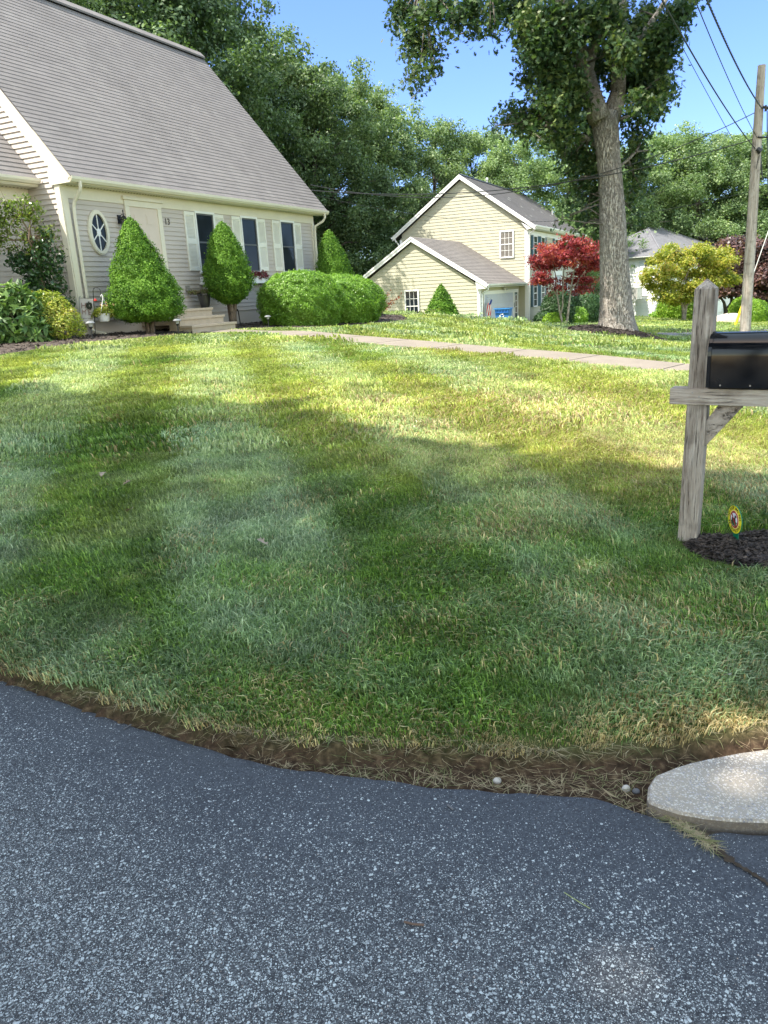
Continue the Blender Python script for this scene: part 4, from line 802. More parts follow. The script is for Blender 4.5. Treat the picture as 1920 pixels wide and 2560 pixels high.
# ------------------------------------------------------------------ yellow house
YEL = sidingmat('yellow_siding', (.45, .43, .33), .03); TRW = plain('white_trim', (.80, .80, .79), .45, .35, .03); ROOF2 = shinglemat('faded_shingles', (.115, .108, .108), 1); ROOF3 = shinglemat('garage_shingles', (.175, .158, .148))
TEAL = plain('teal_shutters', (.035, .085, .095), .5); CURT = plain('curtained_glass', (.16, .145, .13), .25, .5, .35, 5)
ys = thing('house', 'two-storey pale yellow house with garage wing and dark teal shutters', 'house', Y.P(5, -4, -.7))
YL = 13.4; YB = 7.75; AP = 3.85; EZ = 4.62; AZ = 7.62; sl = (AZ-EZ)/(AP+.45)
def win(parent, fr, u0, u1, z0, z1, w, cols=3, rows=4, glass=None, mt=None, nm='window'):
    mt = mt or TRW; m = MB(); T = .07; w = w+.016
    m.box(fr, u0-T, u0, w, w+.04, z0-T, z1+T).box(fr, u1, u1+T, w, w+.04, z0-T, z1+T).box(fr, u0, u1, w, w+.04, z1, z1+T).box(fr, u0, u1, w, w+.045, z0-T, z0)
    o = put(nm, m, mt, parent); m = MB().box(fr, u0+.001, u1-.001, w, w+.016, z0+.001, z1-.001); put('pane', m, glass or GLASS, o)
    m = MB(); mid = (z0+z1)/2; m.box(fr, u0, u1, w+.0165, w+.03, mid-.02, mid+.02)
    for i in range(1, cols): x = u0+(u1-u0)*i/cols; m.box(fr, x-.009, x+.009, w+.0162, w+.022, z0, z1)
    for i in range(1, rows):
        if i*2 != rows: z = z0+(z1-z0)*i/rows; m.box(fr, u0, u1, w+.0164, w+.0225, z-.009, z+.009)
    put('grille', m, mt, o); return o
body = MB().box(Y, .02, YL-.02, -YB+.02, -.02, -1.6, 4.55); body.prism([Y.P(.02, -.0, 4.3), Y.P(.02, -YB, 4.3), Y.P(.02, -AP, AZ-.25)], YD*(YL-.04)); put('wall', body, YEL, ys)
gf = lambda z: (max(.14, (z-EZ)/sl-.45+.35), min(YB-.14, 2*AP+.45-(z-EZ)/sl-.35))
m = MB(); siding(m, YG, gf, -.75, 7.35, .172, 0.0, .02); siding(m, Y, lambda z: (.14, YL-.14), -.55, 4.4, .172, 0.0, .02)
put('siding', m, YEL, ys)
m = MB().box(YG, -.005, .15, 0, .03, -.8, 4.45).box(YG, YB-.15, YB, 0, .03, -.8, 4.45).box(Y, -.005, .13, 0, .03, -.8, 4.4).box(Y, YL-.13, YL, 0, .03, -.8, 4.4).box(Y, .13, YL-.13, 0, .02, 4.2, 4.42); put_each('corner_trim', m, TRW, ys)
m = MB().box(Y, .1, YL-.1, -.1, .012, -1.5, -.56); put('foundation', m, CONC, ys)
m = MB(); ov = .2
for sgn, uu in ((1, None),):
    courses(m, Y.P(-ov, .45, EZ+.03), Y.P(YL+ov, .45, EZ+.03), Y.P(-ov, -AP, AZ+.03), Y.P(YL+ov, -AP, AZ+.03), 34, .014); courses(m, Y.P(-ov, -2*AP-.45, EZ+.03), Y.P(YL+ov, -2*AP-.45, EZ+.03), Y.P(-ov, -AP, AZ+.03), Y.P(YL+ov, -AP, AZ+.03), 16, .014)
m.prism([Y.P(-ov+.01, .44, EZ+.01), Y.P(-ov+.01, -AP, AZ+.01), Y.P(-ov+.01, -2*AP-.44, EZ+.01), Y.P(-ov+.01, -2*AP-.44, EZ-.1), Y.P(-ov+.01, -AP, AZ-.12), Y.P(-ov+.01, .44, EZ-.1)], YD*(YL+2*ov-.02)); roof = put('roof', m, ROOF2, ys, recalc=False)
m = MB().prism([Y.P(-ov-.01, -AP+.12, AZ-.0), Y.P(-ov-.01, -AP, AZ+.10), Y.P(-ov-.01, -AP-.12, AZ)], YD*(YL+2*ov)); put('ridge_vent', m, BLACK, roof)
m = MB().lathe(Y.P(6.6, -AP-.6, AZ-.5), [(.05, 0), (.05, .95), (.09, .96), (.09, 1.05), (.03, 1.1)], 10); put('vent_pipe', m, plain('galvanised', (.55, .56, .56), .4, .5, metal=.3), roof)
m = MB().lathe(Y.P(12.2, -1.6, EZ+1.3), [(.05, 0), (.05, .5), (.06, .52)], 10); put('vent_pipe', m, MATS['galvanised'], roof)
def rakes(fr_, ap, ez, az, w, th=.04, hgt=.2, e=.45):
    m = MB(); 
    for a, b in ((-e, ap), (2*ap+e, ap)):
        m.prism([fr_.P(a, w, ez+.02), fr_.P(b, w, az+.02), fr_.P(b, w, az-hgt), fr_.P(a, w, ez-hgt)], fr_.w*th)
        m.prism([fr_.P(a, w+th, ez+.035), fr_.P(b, w+th, az+.035), fr_.P(b, w+th, az-.06), fr_.P(a, w+th, ez-.06)], fr_.w*.025)
    return m
m = rakes(YG, AP, EZ, AZ, ov); m.prism([YG.P(.3, .0, EZ+.2), YG.P(-.43, .0, EZ-.12), YG.P(-.0, 0, EZ-.18)], YG.w*.18); put('rake_board', m, TRW, ys)
m = MB(); gutter(m, Y, -ov-.03, YL+ov, .45, EZ+.03); m.box(Y, -ov, YL+ov, .42, .45, EZ-.12, EZ+.0).box(Y, -.1, YL+ov, .0, .42, EZ-.14, EZ-.12); put('gutter', m, TRW, ys)
m = MB(); gutter(m, Fr(Y.P(0, -2*AP, 0), YD, -YN), -ov-.03, YL, .45, EZ+.03); spout(m, [YG.P(2*AP+.35, .1, EZ-.05), YG.P(2*AP+.3, .1, EZ-.2), YG.P(YB+.05, .1, EZ-.45), YG.P(YB+.05, .1, 0)], .05); put('gutter', m, TRW, ys)
m = MB(); spout(m, [Y.P(-.1, .48, EZ-.05), Y.P(-.1, .45, EZ-.18), Y.P(.03, .1, EZ-.42), Y.P(.05, .07, EZ-.6), Y.P(.05, .07, -.6)], .045); put('downspout', m, TRW, ys)
win(ys, YG, .84, 1.52, 3.10, 4.42-.0, .012, 3, 4, CURT)
def pairwin(parts, z0, z1, last=True):
    for (s0, a, b, s1) in parts:
        win(ys, Y, a, b, z0, z1, .012, 1, 4)
        for p, q in ((s0, a-.075), (b+.075, s1)):
            if q-p > .1:
                m = MB().box(Y, p, q, .012, .05, z0-.05, z1+.05)
                for i in range(22): z = z0+(z1-z0)*i/22; m.add([Y.P(p+.05, .066, z), Y.P(q-.05, .066, z), Y.P(q-.05, .052, z+.06), Y.P(p+.05, .052, z+.06)], [(0, 1, 2, 3)])
                put('shutter', m, TEAL, ys)
ZU = (2.85, 4.12); ZD = (.32, 1.72)
pairwin([(.62, 1.12, 1.85, 2.32), (2.36, 2.86, 3.6, 4.05)], *ZU); pairwin([(5.7, 6.2, 7.0, 7.07), (7.0, 7.2, 7.95, 8.4)], *ZU); pairwin([(9.5, 10.0, 10.75, 11.2), (11.25, 11.75, 12.5, 12.95)], *ZU)
pairwin([(.62, 1.12, 1.85, 2.32), (2.36, 2.86, 3.6, 4.05)], *ZD); pairwin([(9.3, 9.8, 10.5, 10.95), (11.0, 11.5, 12.3, 12.75)], *ZD)
m = MB().box(Y, 5.9, 6.15, 0, .05, -.3, 2.0).box(Y, 7.85, 8.1, 0, .05, -.3, 2.0).box(Y, 5.9, 8.1, 0, .07, 2.0, 2.25); put('door_casing', m, TRW, ys); m = MB().box(Y, 6.16, 7.84, 0, .03, -.3, 1.995); put('front_door', m, plain('pale_door', (.45, .5, .55), .4), ys)
# garage wing
GW = 6.87; GA = 4.0; GE = 1.62; GZ = 4.08; gs = (GZ-GE)/(GA+.4-.5); s0, s1 = .5, 7.5
gfun = lambda z: (max(s0+.12, (z-GE)/gs+.1+.42), min(s1-.1, 2*GA-.1-(z-GE)/gs-.42))
GG = Fr(YG.P(0, GW, 0), YG.a, YG.w)
m = MB().box(YG, s0+.02, s1-.02, .0, GW-.02, -1.2, 1.55); m.prism([YG.P(s0, .01, 1.5), YG.P(s1, .01, 1.5), YG.P(GA, .01, GZ-.2)], YG.w*(GW-.03)); put('garage_wall', m, YEL, ys)
m = MB(); siding(m, GG, gfun, -.6, 3.85, .172, 0, .02); GF = Fr(YG.P(s0, 0, 0), YG.w, YN); siding(m, GF, lambda z: (.0, GW-.12), -.55, 1.5, .172, 0, .02); put('garage_siding', m, YEL, ys)
m = MB().box(GG, s0-.005, s0+.13, .0, .03, -.7, 1.5).box(GG, s1-.13, s1, .0, .03, -.7, 1.5).box(GF, GW-.12, GW, .0, .03, -.7, 1.5); m.prism([GG.P(s0+.2, .0, 1.95), GG.P(.12, .0, 1.6), GG.P(.12, .0, 1.45), GG.P(s0+.12, .0, 1.42)], GG.w*.14); put_each('corner_trim', m, TRW, ys)
m = MB(); E_ = lambda u, z, q: GG.P(u, q, z)
courses(m, E_(.1, GE+.03, .15), YG.P(.1, .02, GE+.03), E_(GA, GZ+.03, .15), YG.P(GA, .02, GZ+.03), 30, .014); courses(m, E_(2*GA-.1, GE+.03, .15), YG.P(2*GA-.1, .02, GE+.03), E_(GA, GZ+.03, .15), YG.P(GA, .02, GZ+.03), 15, .014)
m.prism([YG.P(.11, .02, GE+.01), YG.P(GA, .02, GZ+.01), YG.P(2*GA-.11, .02, GE+.01), YG.P(2*GA-.11, .02, GE-.1), YG.P(GA, .02, GZ-.12), YG.P(.11, .02, GE-.1)], YG.w*(GW+.12)); put('garage_roof', m, ROOF3, ys, recalc=False)
m = rakes(GG, GA, GE+.06, GZ, .14, e=-.1); put('rake_board', m, TRW, ys)
m = MB(); gutter(m, Fr(YG.P(.1, 0, 0), YG.w, YN), .02, GW+.18, .0, GE+.03); m.box(Fr(YG.P(.1, 0, 0), YG.w, YN), .02, GW+.14, -.4, -.001, GE-.13, GE-.1); spout(m, [YG.P(.05, GW, GE-.08), YG.P(.1, GW-.02, GE-.25), YG.P(.42, GW-.1, GE-.42), YG.P(.45, GW-.1, -.5)], .045); put('gutter', m, TRW, ys)
win(ys, GG, 3.80, 4.46, .04, 1.50, .012, 3, 4)
pl = lambda px, py: onpl(px, py, GF.P(0, 0, 0), YN)
tt = lambda px, py: float((pl(px, py)-GF.P(0, 0, 0))@GF.a)
g0, g1 = tt(1282, 760), tt(1210.5, 760); d0, d1 = tt(1292.5, 770), tt(1285.5, 770)
GDR = plain('garage_door_paint', (.50, .53, .60), .5, .3, .05)
m = MB().box(GF, g0-.12, g0, 0, .04, -.7, 1.15).box(GF, g1, g1+.12, 0, .04, -.7, 1.15).box(GF, d0-.12, g1+.12, 0, .045, 1.15, 1.32).box(GF, d0-.1, d0, 0, .04, -.7, 1.149).box(GF, d1, d1+.06, 0, .041, -.7, 1.149); put('garage_casing', m, TRW, ys)
m = MB().box(GF, g0, g1, 0, .016, -.7, 1.15)
for k in range(4):
    z = -.7+k*.47; m.box(GF, g0, g1, .016, .020, z, z+.445)
    for j in range(5): a = g0+(g1-g0)*(j+.08)/5; b = g0+(g1-g0)*(j+.92)/5; m.box(GF, a, b, .020, .026, z+.08, z+.36)
put('garage_door', m, GDR, ys)
m = MB().box(GF, d0, d1, 0, .02, -.7, 1.15); sd = put('side_door', m, plain('side_door_teal', (.05, .09, .09), .4), ys); m = MB().box(GF, d0+.12, d1-.12, .0205, .03, .05, 1.0); put('door_pane', m, CURT, sd)
m = MB()
for k in range(4): m.box(GF, d0+.1, d1-.1, .031, .04, .03+k*.32, .06+k*.32)
m.box(GF, d0+.08, d0+.12, .031, .04, .03, 1.02).box(GF, d1-.12, d1-.08, .031, .04, .03, 1.02); put('door_grille', m, TRW, sd)
m = MB().box(GF, (g0+d1)/2-.05, (g0+d1)/2+.05, .045, .07, .35, .6); put('mail_slot', m, plain('grey_box', (.3, .3, .3)), ys)
gm = (g0+g1)/2; q = GF.P(tt(1255, 733), .02, 1.42); m = MB().tube([q, q+YN*.12+[0, 0, .05]], .03, 6); m.tube([q+YN*.12-GF.a*.1, q+YN*.22-GF.a*.16-[0, 0, .08]], [.05, .07], 8); m.tube([q+YN*.12+GF.a*.1, q+YN*.22+GF.a*.16-[0, 0, .06]], [.05, .07], 8)
t = thing('floodlight', 'twin floodlight above the yellow house garage door', 'floodlight', q); put('floodlight_head', m, plain('floodlight_metal', (.42, .40, .38), .5), t)
# steps of the yellow house, flag, bin
t = thing('front_steps', 'pale concrete steps at the yellow house front door', 'steps', Y.P(7, 1, -.9))
for i in range(4): m = MB().box(Y, 6.1, 7.9, .05, 1.5-.33*i, -1.1+.2*i+(0 if i == 0 else .001), -.9+.2*i); put('step', m, plain('pale_concrete', (.48, .45, .40), .9, .2, .08), t)
t = thing('national_flag', 'small drooping red, white and blue flag on a short staff beside the garage door', 'flag', GF.P(g1-.5, .3, 1.0))
b = onpl(1227, 747, GF.P(0, .25, 0), YN); e2 = onpl(1217, 771, GF.P(0, .32, 0), YN); m = MB().tube([GF.P(float((b-GF.P(0, 0, 0))@GF.a)-.05, .05, b[2]+.1), b+[0, 0, -.05], (b+e2)/2+[0, 0, 0.02]], .014, 5); put('flag_staff', m, plain('flag_staff', (.6, .6, .6)), t)
FM = {'r': plain('flag_red', (.60, .05, .05), .8), 'w': plain('flag_white', (.75, .73, .7), .8), 'b': plain('flag_blue', (.03, .05, .20), .8)}
for j in range(9):
    m = MB(); u0_, u1_ = j/9, (j+1)/9; A_ = (b+e2)/2; f0 = lambda u, v: A_+GF.a*(-.22+.44*u)*1.+np.array([0, 0, -.62*v-.05*sin(u*6)])+YN*(.05*sin(u*9+v*3))
    vs = []
    for i in range(7):
        for u in (u0_, u1_): vs.append(f0(u, i/6))
    m.add(vs, [(2*i, 2*i+1, 2*i+3, 2*i+2) for i in range(6)]); put('flag_stripe', m, FM['r' if j % 2 == 0 else 'w'], t)
m = MB().add([b+GF.a*.0+[0, 0, -.02]+YN*.02, b-GF.a*.18+[0, 0, -.05]+YN*.03, (b+e2)/2-GF.a*.2+[0, 0, -.1]+YN*.03, (b+e2)/2+GF.a*.15+[0, 0, -.05]+YN*.03], [(0, 1, 2, 3)]); put('flag_canton', m, FM['b'], t)
bp = atY(1259, 808, 38.2); bp[2] = -.42; BF = Fr(bp, YG.a, YG.w)
t = thing('recycling_bin', 'bright blue ribbed recycling bin with a white emblem by the garage', 'bin', bp); BL = plain('blue_plastic', (.03, .15, .45), .4, .5, .08)
m = MB(); bw, bd, bh_ = .36, .26, .5
m.hexa([BF.P(u*bw*(.88 if z == 0 else 1), w_*bd*(.88 if z == 0 else 1), z) for z in (0, bh_) for u, w_ in ((-1, -1), (1, -1), (1, 1), (-1, 1))])
for k in range(5): u = -.28+k*.14; m.box(BF, u-.015, u+.015, bd*.95, bd+.03, .30, .44)
m.box(BF, -.34, .34, bd*.93, bd+.035, .28, .30); put('bin_body', m, BL, t)
m = MB().box(BF, -.40, .40, -.30, .31, bh_-.05, bh_); put('bin_rim', m, plain('blue_rim', (.05, .22, .55), .4), t)
m = MB()
for k in range(3):
    a = pi/2+k*2*pi/3; c_ = np.array([cos(a), sin(a)])*.085; dd = np.array([-sin(a), cos(a)])
    p = [c_-dd*.06-c_*.18, c_+dd*.02-c_*.18, c_+dd*.02-c_*.5, c_+dd*.09, c_+dd*.02+c_*.5, c_+dd*.02+c_*.18, c_-dd*.06+c_*.18]; m.prism([BF.P(q_[0], bd*.97+.012, .15+q_[1]*.8) for q_ in p], YG.w*.012)
put('emblem', m, plain('white_emblem', (.8, .8, .8)), t)
# ------------------------------------------------------------------ white house beyond
WSID = sidingmat('white_siding', (.80, .80, .80), .02); ROOF4 = shinglemat('blue_grey_shingles', (.15, .15, .165))
C2 = atY(1652, 640, 69); wa = radians(50); WD_ = np.array([sin(wa), cos(wa), 0.]); WN_ = np.array([cos(wa), -sin(wa), 0.]); W = Fr(C2, WD_, WN_); WG = Fr(C2, -WN_, -WD_)
ws = thing('house', 'white clapboard house with grey hip roof behind the yellow-green maple', 'house', W.P(4, -4, -2.2)); WE = 3.35; WB = 9.4; WLn = 12.
m = MB().box(W, .02, WLn, -WB, -.02, -3, WE); put('wall', m, WSID, ws); m = MB(); siding(m, WG, lambda z: (.12, WB-.1), -2.0, WE-.12, .25, 0, .03); siding(m, W, lambda z: (.12, WLn-.1), -2.0, WE-.12, .25, 0, .03); put('siding', m, WSID, ws)
m = MB().box(WG, -.01, .13, 0, .03, -2.1, WE).box(W, -.01, .12, 0, .03, -2.1, WE).box(WG, .13, WB, 0, .02, WE-.2, WE-.001); put_each('corner_trim', m, TRW, ws); m = MB().box(WG, .05, WB, -.05, .01, -3, -2.0); put('foundation', m, plain('tan_foundation', (.42, .33, .26), .9), ws)
r1 = W.P(5.3, -4.5, 6.0); r2 = W.P(7.6, -4.5, 6.0); ez = WE+.02; o_ = .4
k0, k1, k2, k3 = W.P(-o_, o_, ez), W.P(-o_, -WB-o_, ez), W.P(WLn+o_, -WB-o_, ez), W.P(WLn+o_, o_, ez)
m = MB(); courses(m, k0, k1, r1, r1, 30, .014); courses(m, k3, k0, r2, r1, 30, .014); courses(m, k2, k3, r2, r2, 12, .014); courses(m, k1, k2, r1, r2, 12, .014); m.hexa([p-[0, 0, .16] for p in (k0, k1, k2, k3)]+[p-[0, 0, .03] for p in (k0, k1, k2, k3)]); rf = put('roof', m, ROOF4, ws, recalc=False)
m = MB().tube([k0+[0, 0, .02], r1+[0, 0, .03], r2+[0, 0, .03], k1], .07, 5); m.tube([r2+[0, 0, .02], k3], .06, 5); put('ridge_cap', m, ROOF4, rf)
m = MB(); gutter(m, WG, -o_, WB+o_, o_, ez-.02); gutter(m, W, -o_, WLn+o_, o_, ez-.02); put('gutter', m, TRW, ws)
m = MB().box(W, 12, 20, -7.5, .8, -3, 3.3); put('side_wing', m, WSID, ws); e0_, e1_, q0_, q1_ = W.P(11.5, 1.2, 3.35), W.P(20.4, 1.2, 3.35), W.P(10.5, -3, 5.3), W.P(20.4, -3, 5.3); m = MB(); courses(m, e0_, e1_, q0_, q1_, 22, .014); m.prism([W.P(20.3, 1.15, 3.3), W.P(20.3, -3, 5.25), W.P(20.3, -7.5, 3.3)], -WD_*9); put('side_roof', m, ROOF4, ws, recalc=False); m = MB().tube([q0_+[0, 0, .04], q1_+[0, 0, .04]], .1, 5); put('ridge_cap', m, TRW, ws)
sw = lambda px, py: float((onpl(px, py, WG.P(0, 0, 0), WD_)-C2)@WG.a); zz = lambda px, py: float(onpl(px, py, WG.P(0, 0, 0), WD_)[2])
a, b = sw(1630, 670), sw(1612, 670); win(ws, WG, a, b, zz(1620, 686), zz(1620, 653), .014, 3, 4, CURT); PSH = plain('pale_blue_shutters', (.55, .60, .66))
for p, q in ((a-.52, a-.08), (b+.08, b+.52)): m = MB().box(WG, p, q, .014, .05, zz(1620, 690), zz(1620, 651)); put('shutter', m, PSH, ws)
a = sw(1503, 740); win(ws, WG, a-.8, a, zz(1500, 765), zz(1500, 742), .014, 1, 2, plain('red_curtain', (.35, .05, .05), .3)); put('door_awning', MB().box(WG, a-1.3, a+.3, .0, .1, zz(1500, 736), zz(1500, 736)+.05), TRW, ws)
m = MB().box(WG, sw(1645, 770), sw(1641, 770), .015, .16, zz(1643, 782), zz(1643, 770)).tube([WG.P(sw(1643, 770), .08, zz(1643, 770)), WG.P(sw(1643, 770), .08, WE-.2)], .03, 5); put('electric_meter', m, plain('meter_grey', (.45, .46, .47)), ws)
b = WG.P(sw(1597, 797), .9, -2.2); UF = Fr(b, WG.a, WG.w); t = thing('air_conditioner', 'boxy pale air conditioner against the white house wall', 'air conditioner', b); m = MB().box(UF, -.55, .55, -.4, .4, -.2, .75); m.box(UF, -.58, .58, -.43, .43, .75, .8); put('cabinet', m, plain('ac_beige', (.58, .57, .52)), t)
m = MB()
for k in range(9): m.box(UF, -.5, .5, .401, .412, -.1+k*.09, -.06+k*.09)
put('louvres', m, plain('ac_grille', (.2, .2, .2)), t)

# ------------------------------------------------------------------ road, yellow house walk
q0, q1, q2, q3 = hit(1632, 829.5), hit(1800, 834), hit(1800, 841.5), hit(1650, 838)
def strip(name, mat_, path, width, dz=.012):
    P_ = smooth_path(path, 10); T_ = np.gradient(P_, axis=0); T_ /= np.linalg.norm(T_, axis=1)[:, None]; N_ = np.stack([-T_[:, 1], T_[:, 0]], -1); m = MB(); vs = []
    for p, n_, i in zip(P_, N_, range(len(P_))):
        for s in (-1, -.5, 0, .5, 1): x, y = p+n_*width*s*.5; vs.append((x, y, gz(x, y)+dz))
    m.add(vs, [(5*i+j, 5*i+j+1, 5*i+j+6, 5*i+j+5) for i in range(len(P_)-1) for j in range(4)]); return tag(put(name, m, mat_), kind='structure')
ROADM = plain('road_asphalt', (.17, .165, .165), .9, .2, .12, 4, .3, 60)
c1 = atY(1640, 834, 28.2); c2 = atY(1760, 836, 29.2); c3 = atY(1900, 838, 30.5)
strip('road', ROADM, [c1[:2], c2[:2], c3[:2], (18, 32.5), (26, 36)], 1.9, .03)
strip('path', plain('pale_walk', (.5, .45, .38), .9), [Y.P(7, 1.7, 0)[:2], Y.P(6.6, 3.4, 0)[:2], Y.P(4.5, 5.2, 0)[:2], Y.P(1, 6.2, 0)[:2], Y.P(-3, 6.6, 0)[:2]], 1.2, .03)

# ------------------------------------------------------------------ mailbox
def woodmat(name, c1, c2, rz, sc):
    t = NT(name); c = t.coord('Position', rot=(0, 0, rz)); mp = t.n('Mapping'); mp.inputs['Scale'].default_value = sc; t.l(c, mp.inputs[0]); g = mp.outputs[0]
    f = t.noise(g, 1.0, 8, .7, .6); f2 = t.noise(g, 3.2, 6, .7, .3); big = t.noise(t.coord('Position'), 7, 4); cr = t.ramp(f2, [(.36, 1), (.42, 0)])
    col = t.ramp(t.mix(.4, f, f2), [(.40, c1), (.5, tuple((a+b)/2 for a, b in zip(c1, c2))), (.58, c2)]); col = t.mix(t.math('MULTIPLY', cr, .75), col, tuple(x*.3 for x in c1))
    col = t.mix(t.ramp(big, [(.52, 0), (.68, .55)]), col, tuple(x*.55 for x in c1)); t.col(col); t.set(Roughness=.9); t.b.inputs['Specular IOR Level'].default_value = .2; t.bump(t.math('SUBTRACT', t.math('ADD', f, f2), t.math('MULTIPLY', cr, 1.5)), .7, .006); return t.m
POSTM = woodmat('weathered_wood', (.16, .13, .11), (.37, .335, .30), 0, (34, 34, 2.0)); POSTH = None
ARM = nrm([.84, -.545, 0]); AO = np.array([.545, .84, 0])*-1           # arm direction, and outward face toward us
pb_ = atY(1721, 1362, 3.80); PX = pb_.copy(); PX[2] = gz(pb_[0], pb_[1])
K = Fr(PX, ARM, AO); hw = .047; _az = -atan2(ARM[1], ARM[0]); POSTH = woodmat('weathered_arm_wood', (.22, .18, .155), (.42, .38, .34), _az, (2.2, 34, 34))
t = thing('mailbox_post', 'weathered grey wooden post with a pointed top, cross arm and brace', 'post', PX)
zsh = onpl(1768, 722, K.P(0, hw, 0), AO)[2]; zarm1 = onpl(1700, 971, K.P(0, hw+.01, 0), AO)[2]; zarm0 = onpl(1700, 1011, K.P(0, hw+.01, 0), AO)[2]
lean = np.array([ARM[0], ARM[1], 0])*.012
def pz(u, w_, z): return K.P(u, w_, z)+lean*(z-PX[2])
m = MB().hexa([pz(u, w_, z) for z in (PX[2]-.2, zsh) for u, w_ in ((-hw, -hw), (hw, -hw), (hw, hw), (-hw, hw))]); ap = pz(0, 0, zsh+.048)
m.add([pz(-hw, -hw, zsh), pz(hw, -hw, zsh), pz(hw, hw, zsh), pz(-hw, hw, zsh), ap], [(0, 1, 4), (1, 2, 4), (2, 3, 4), (3, 0, 4)]); put('post', m, POSTM, t, bevel=.004)
aL = float((onpl(1674, 990, K.P(0, hw+.012, 0), AO)-PX)@ARM); m = MB().box(K, aL, .78, -.035, hw+.012, zarm0, zarm1); arm = put('cross_arm', m, POSTH, t, bevel=.003)
zb0 = onpl(1763, 1118, K.P(0, .02, 0), AO)[2]; zb1 = onpl(1760, 1052, K.P(0, .02, 0), AO)[2]
bx0 = hw+.005; run = (zarm0-zb1)*1.0; q = [(bx0, zb0), (bx0+run+.085, zarm0-.001), (bx0+run-.03, zarm0-.001), (bx0, zb1)]
m = MB().prism([K.P(u, .022, z) for u, z in q], -AO*.044); put('brace', m, woodmat('brace_wood', (.17, .14, .12), (.34, .30, .27), _az, (7, 30, 12)), t, bevel=.003)
m = MB()
for u, z in ((-.012, zarm1-.02), (.02, (zarm0+zarm1)/2)): m.tube([K.P(u, hw+.010, z), K.P(u, hw+.014, z)], .004, 8)
put('screw', m, plain('screw_steel', (.25, .25, .26), .4, metal=1), arm)
# mailbox
def mbmat():
    tt_ = NT('mailbox_enamel'); n = tt_.noise(tt_.coord('Position', scale=(1, 1, 1)), 9, 4); tt_.col(tt_.ramp(n, [(.4, (.003, .004, .006)), (.7, (.007, .008, .011))])); tt_.set(Roughness=tt_.ramp(n, [(.3, .10), (.7, .17)])); tt_.b.inputs['Specular IOR Level'].default_value = .3; tt_.b.inputs['Coat Weight'].default_value = .0; tt_.b.inputs['Coat Roughness'].default_value = .05; tt_.bump(tt_.noise(tt_.coord('Position'), 3, 2), .12, .02); return tt_.m
MBM = mbmat()
t = thing('mailbox', 'glossy black metal mailbox on the wooden cross arm', 'mailbox', K.P(.35, 0, zarm1))
u0 = hw+.012; Wd = .105; zt = onpl(1830, 829, K.P(.2, .0, 0), AO)[2]; hgt = zt-zarm1-.012; rr_ = Wd; sh_ = hgt-rr_
def arch(u, grow=0, zoff=0):
    pts = [K.P(u, Wd+grow, zarm1+.012-zoff), K.P(u, Wd+grow, zarm1+.012+sh_)]
    for k in range(1, 16): a = k*pi/16; pts.append(K.P(u, (Wd+grow)*cos(a), zarm1+.012+sh_+(rr_+grow)*sin(a)))
    return pts+[K.P(u, -Wd-grow, zarm1+.012+sh_), K.P(u, -Wd-grow, zarm1+.012-zoff)]
def sweep(us, gs):
    m = MB(); R = [arch(u, g) for u, g in zip(us, gs)]; n_ = len(R[0]); vs = [p for r in R for p in r]
    m.add(vs, [(i*n_+j, i*n_+(j+1) % n_, (i+1)*n_+(j+1) % n_, (i+1)*n_+j) for i in range(len(R)-1) for j in range(n_)]+[tuple(range(n_)), tuple((len(R)-1)*n_+j for j in range(n_))]); return m
o = put('box_body', sweep([u0, u0+.004, u0+.5], [-.001, 0, 0]), MBM, t, smooth=False)
for p in o.data.polygons: p.use_smooth = len(p.vertices) == 4
o.modifiers.new('edges', 'EDGE_SPLIT').split_angle = radians(30)
o = put('end_seam', sweep([u0-.004, u0+.012], [.004, .004]), MBM, t); put('door', sweep([u0+.498, u0+.52, u0+.53], [.004, .004, -.004]), MBM, t)
m = MB()
for u in np.linspace(u0+.06, u0+.45, 4): m.tube([K.P(u, Wd+.0, zarm1+.024), K.P(u, Wd+.003, zarm1+.024)], .004, 8)
put('rivets', m, MATS['screw_steel'], t)
# dog sign
b = hit(1833, 1352); sb = b.copy(); SY = sb[1]; rt = nrm([.80, -.60, 0]); bkk = np.array([.6, .8, 0]); upv = nrm(np.array([.0, .0, 1.])+rt*.12); nf = nrm(np.cross(rt, upv)); 
pxm = 1996/ SY*1.0; cy = sb+upv*.0; top_ = atY(1836, 1264, SY); bot = atY(1838, 1333, SY); Rr = (top_[2]-bot[2])/2; cen = np.array([(top_[0]+bot[0])/2, SY, (top_[2]+bot[2])/2])
rt = nrm([.62, .78, 0]); nf = np.array([.78, -.62, 0]); upv = np.array([-.0, 0, 1.]); nf = nrm(nf)
if nf[1] > 0: nf = -nf
half = 17.5/1996*SY*1.02
cosang = min(.95, half/Rr); an = -math.acos(cosang)-atan2(sb[0], sb[1]); rt = np.array([cos(an), sin(an), 0]); nf = np.array([sin(an), -cos(an), 0]); upv = nrm(np.array([0, 0, 1.])-rt*.10); 
t = thing('dog_sign', 'small round yellow no-dog-fouling sign on a green stake in the mulch', 'sign', sb)
def disc(r0, off, th, mt, nm, n_=40, c=(0, 0)):
    m = MB().prism([cen+rt*(c[0]+r0*cos(2*pi*k/n_))+upv*(c[1]+r0*sin(2*pi*k/n_))+nf*off for k in range(n_)], nf*th); return put(nm, m, mt, t)
GRN = plain('sign_green', (.0, .13, .07), .45); YLW = plain('sign_yellow', (.62, .56, .02), .4); SRED = plain('sign_red', (.28, .01, .02), .4); SWH = plain('sign_white', (.62, .66, .75), .4); SBK = plain('sign_black', (.02, .02, .02), .5); SGR = plain('sign_grass', (.02, .12, .06), .5)
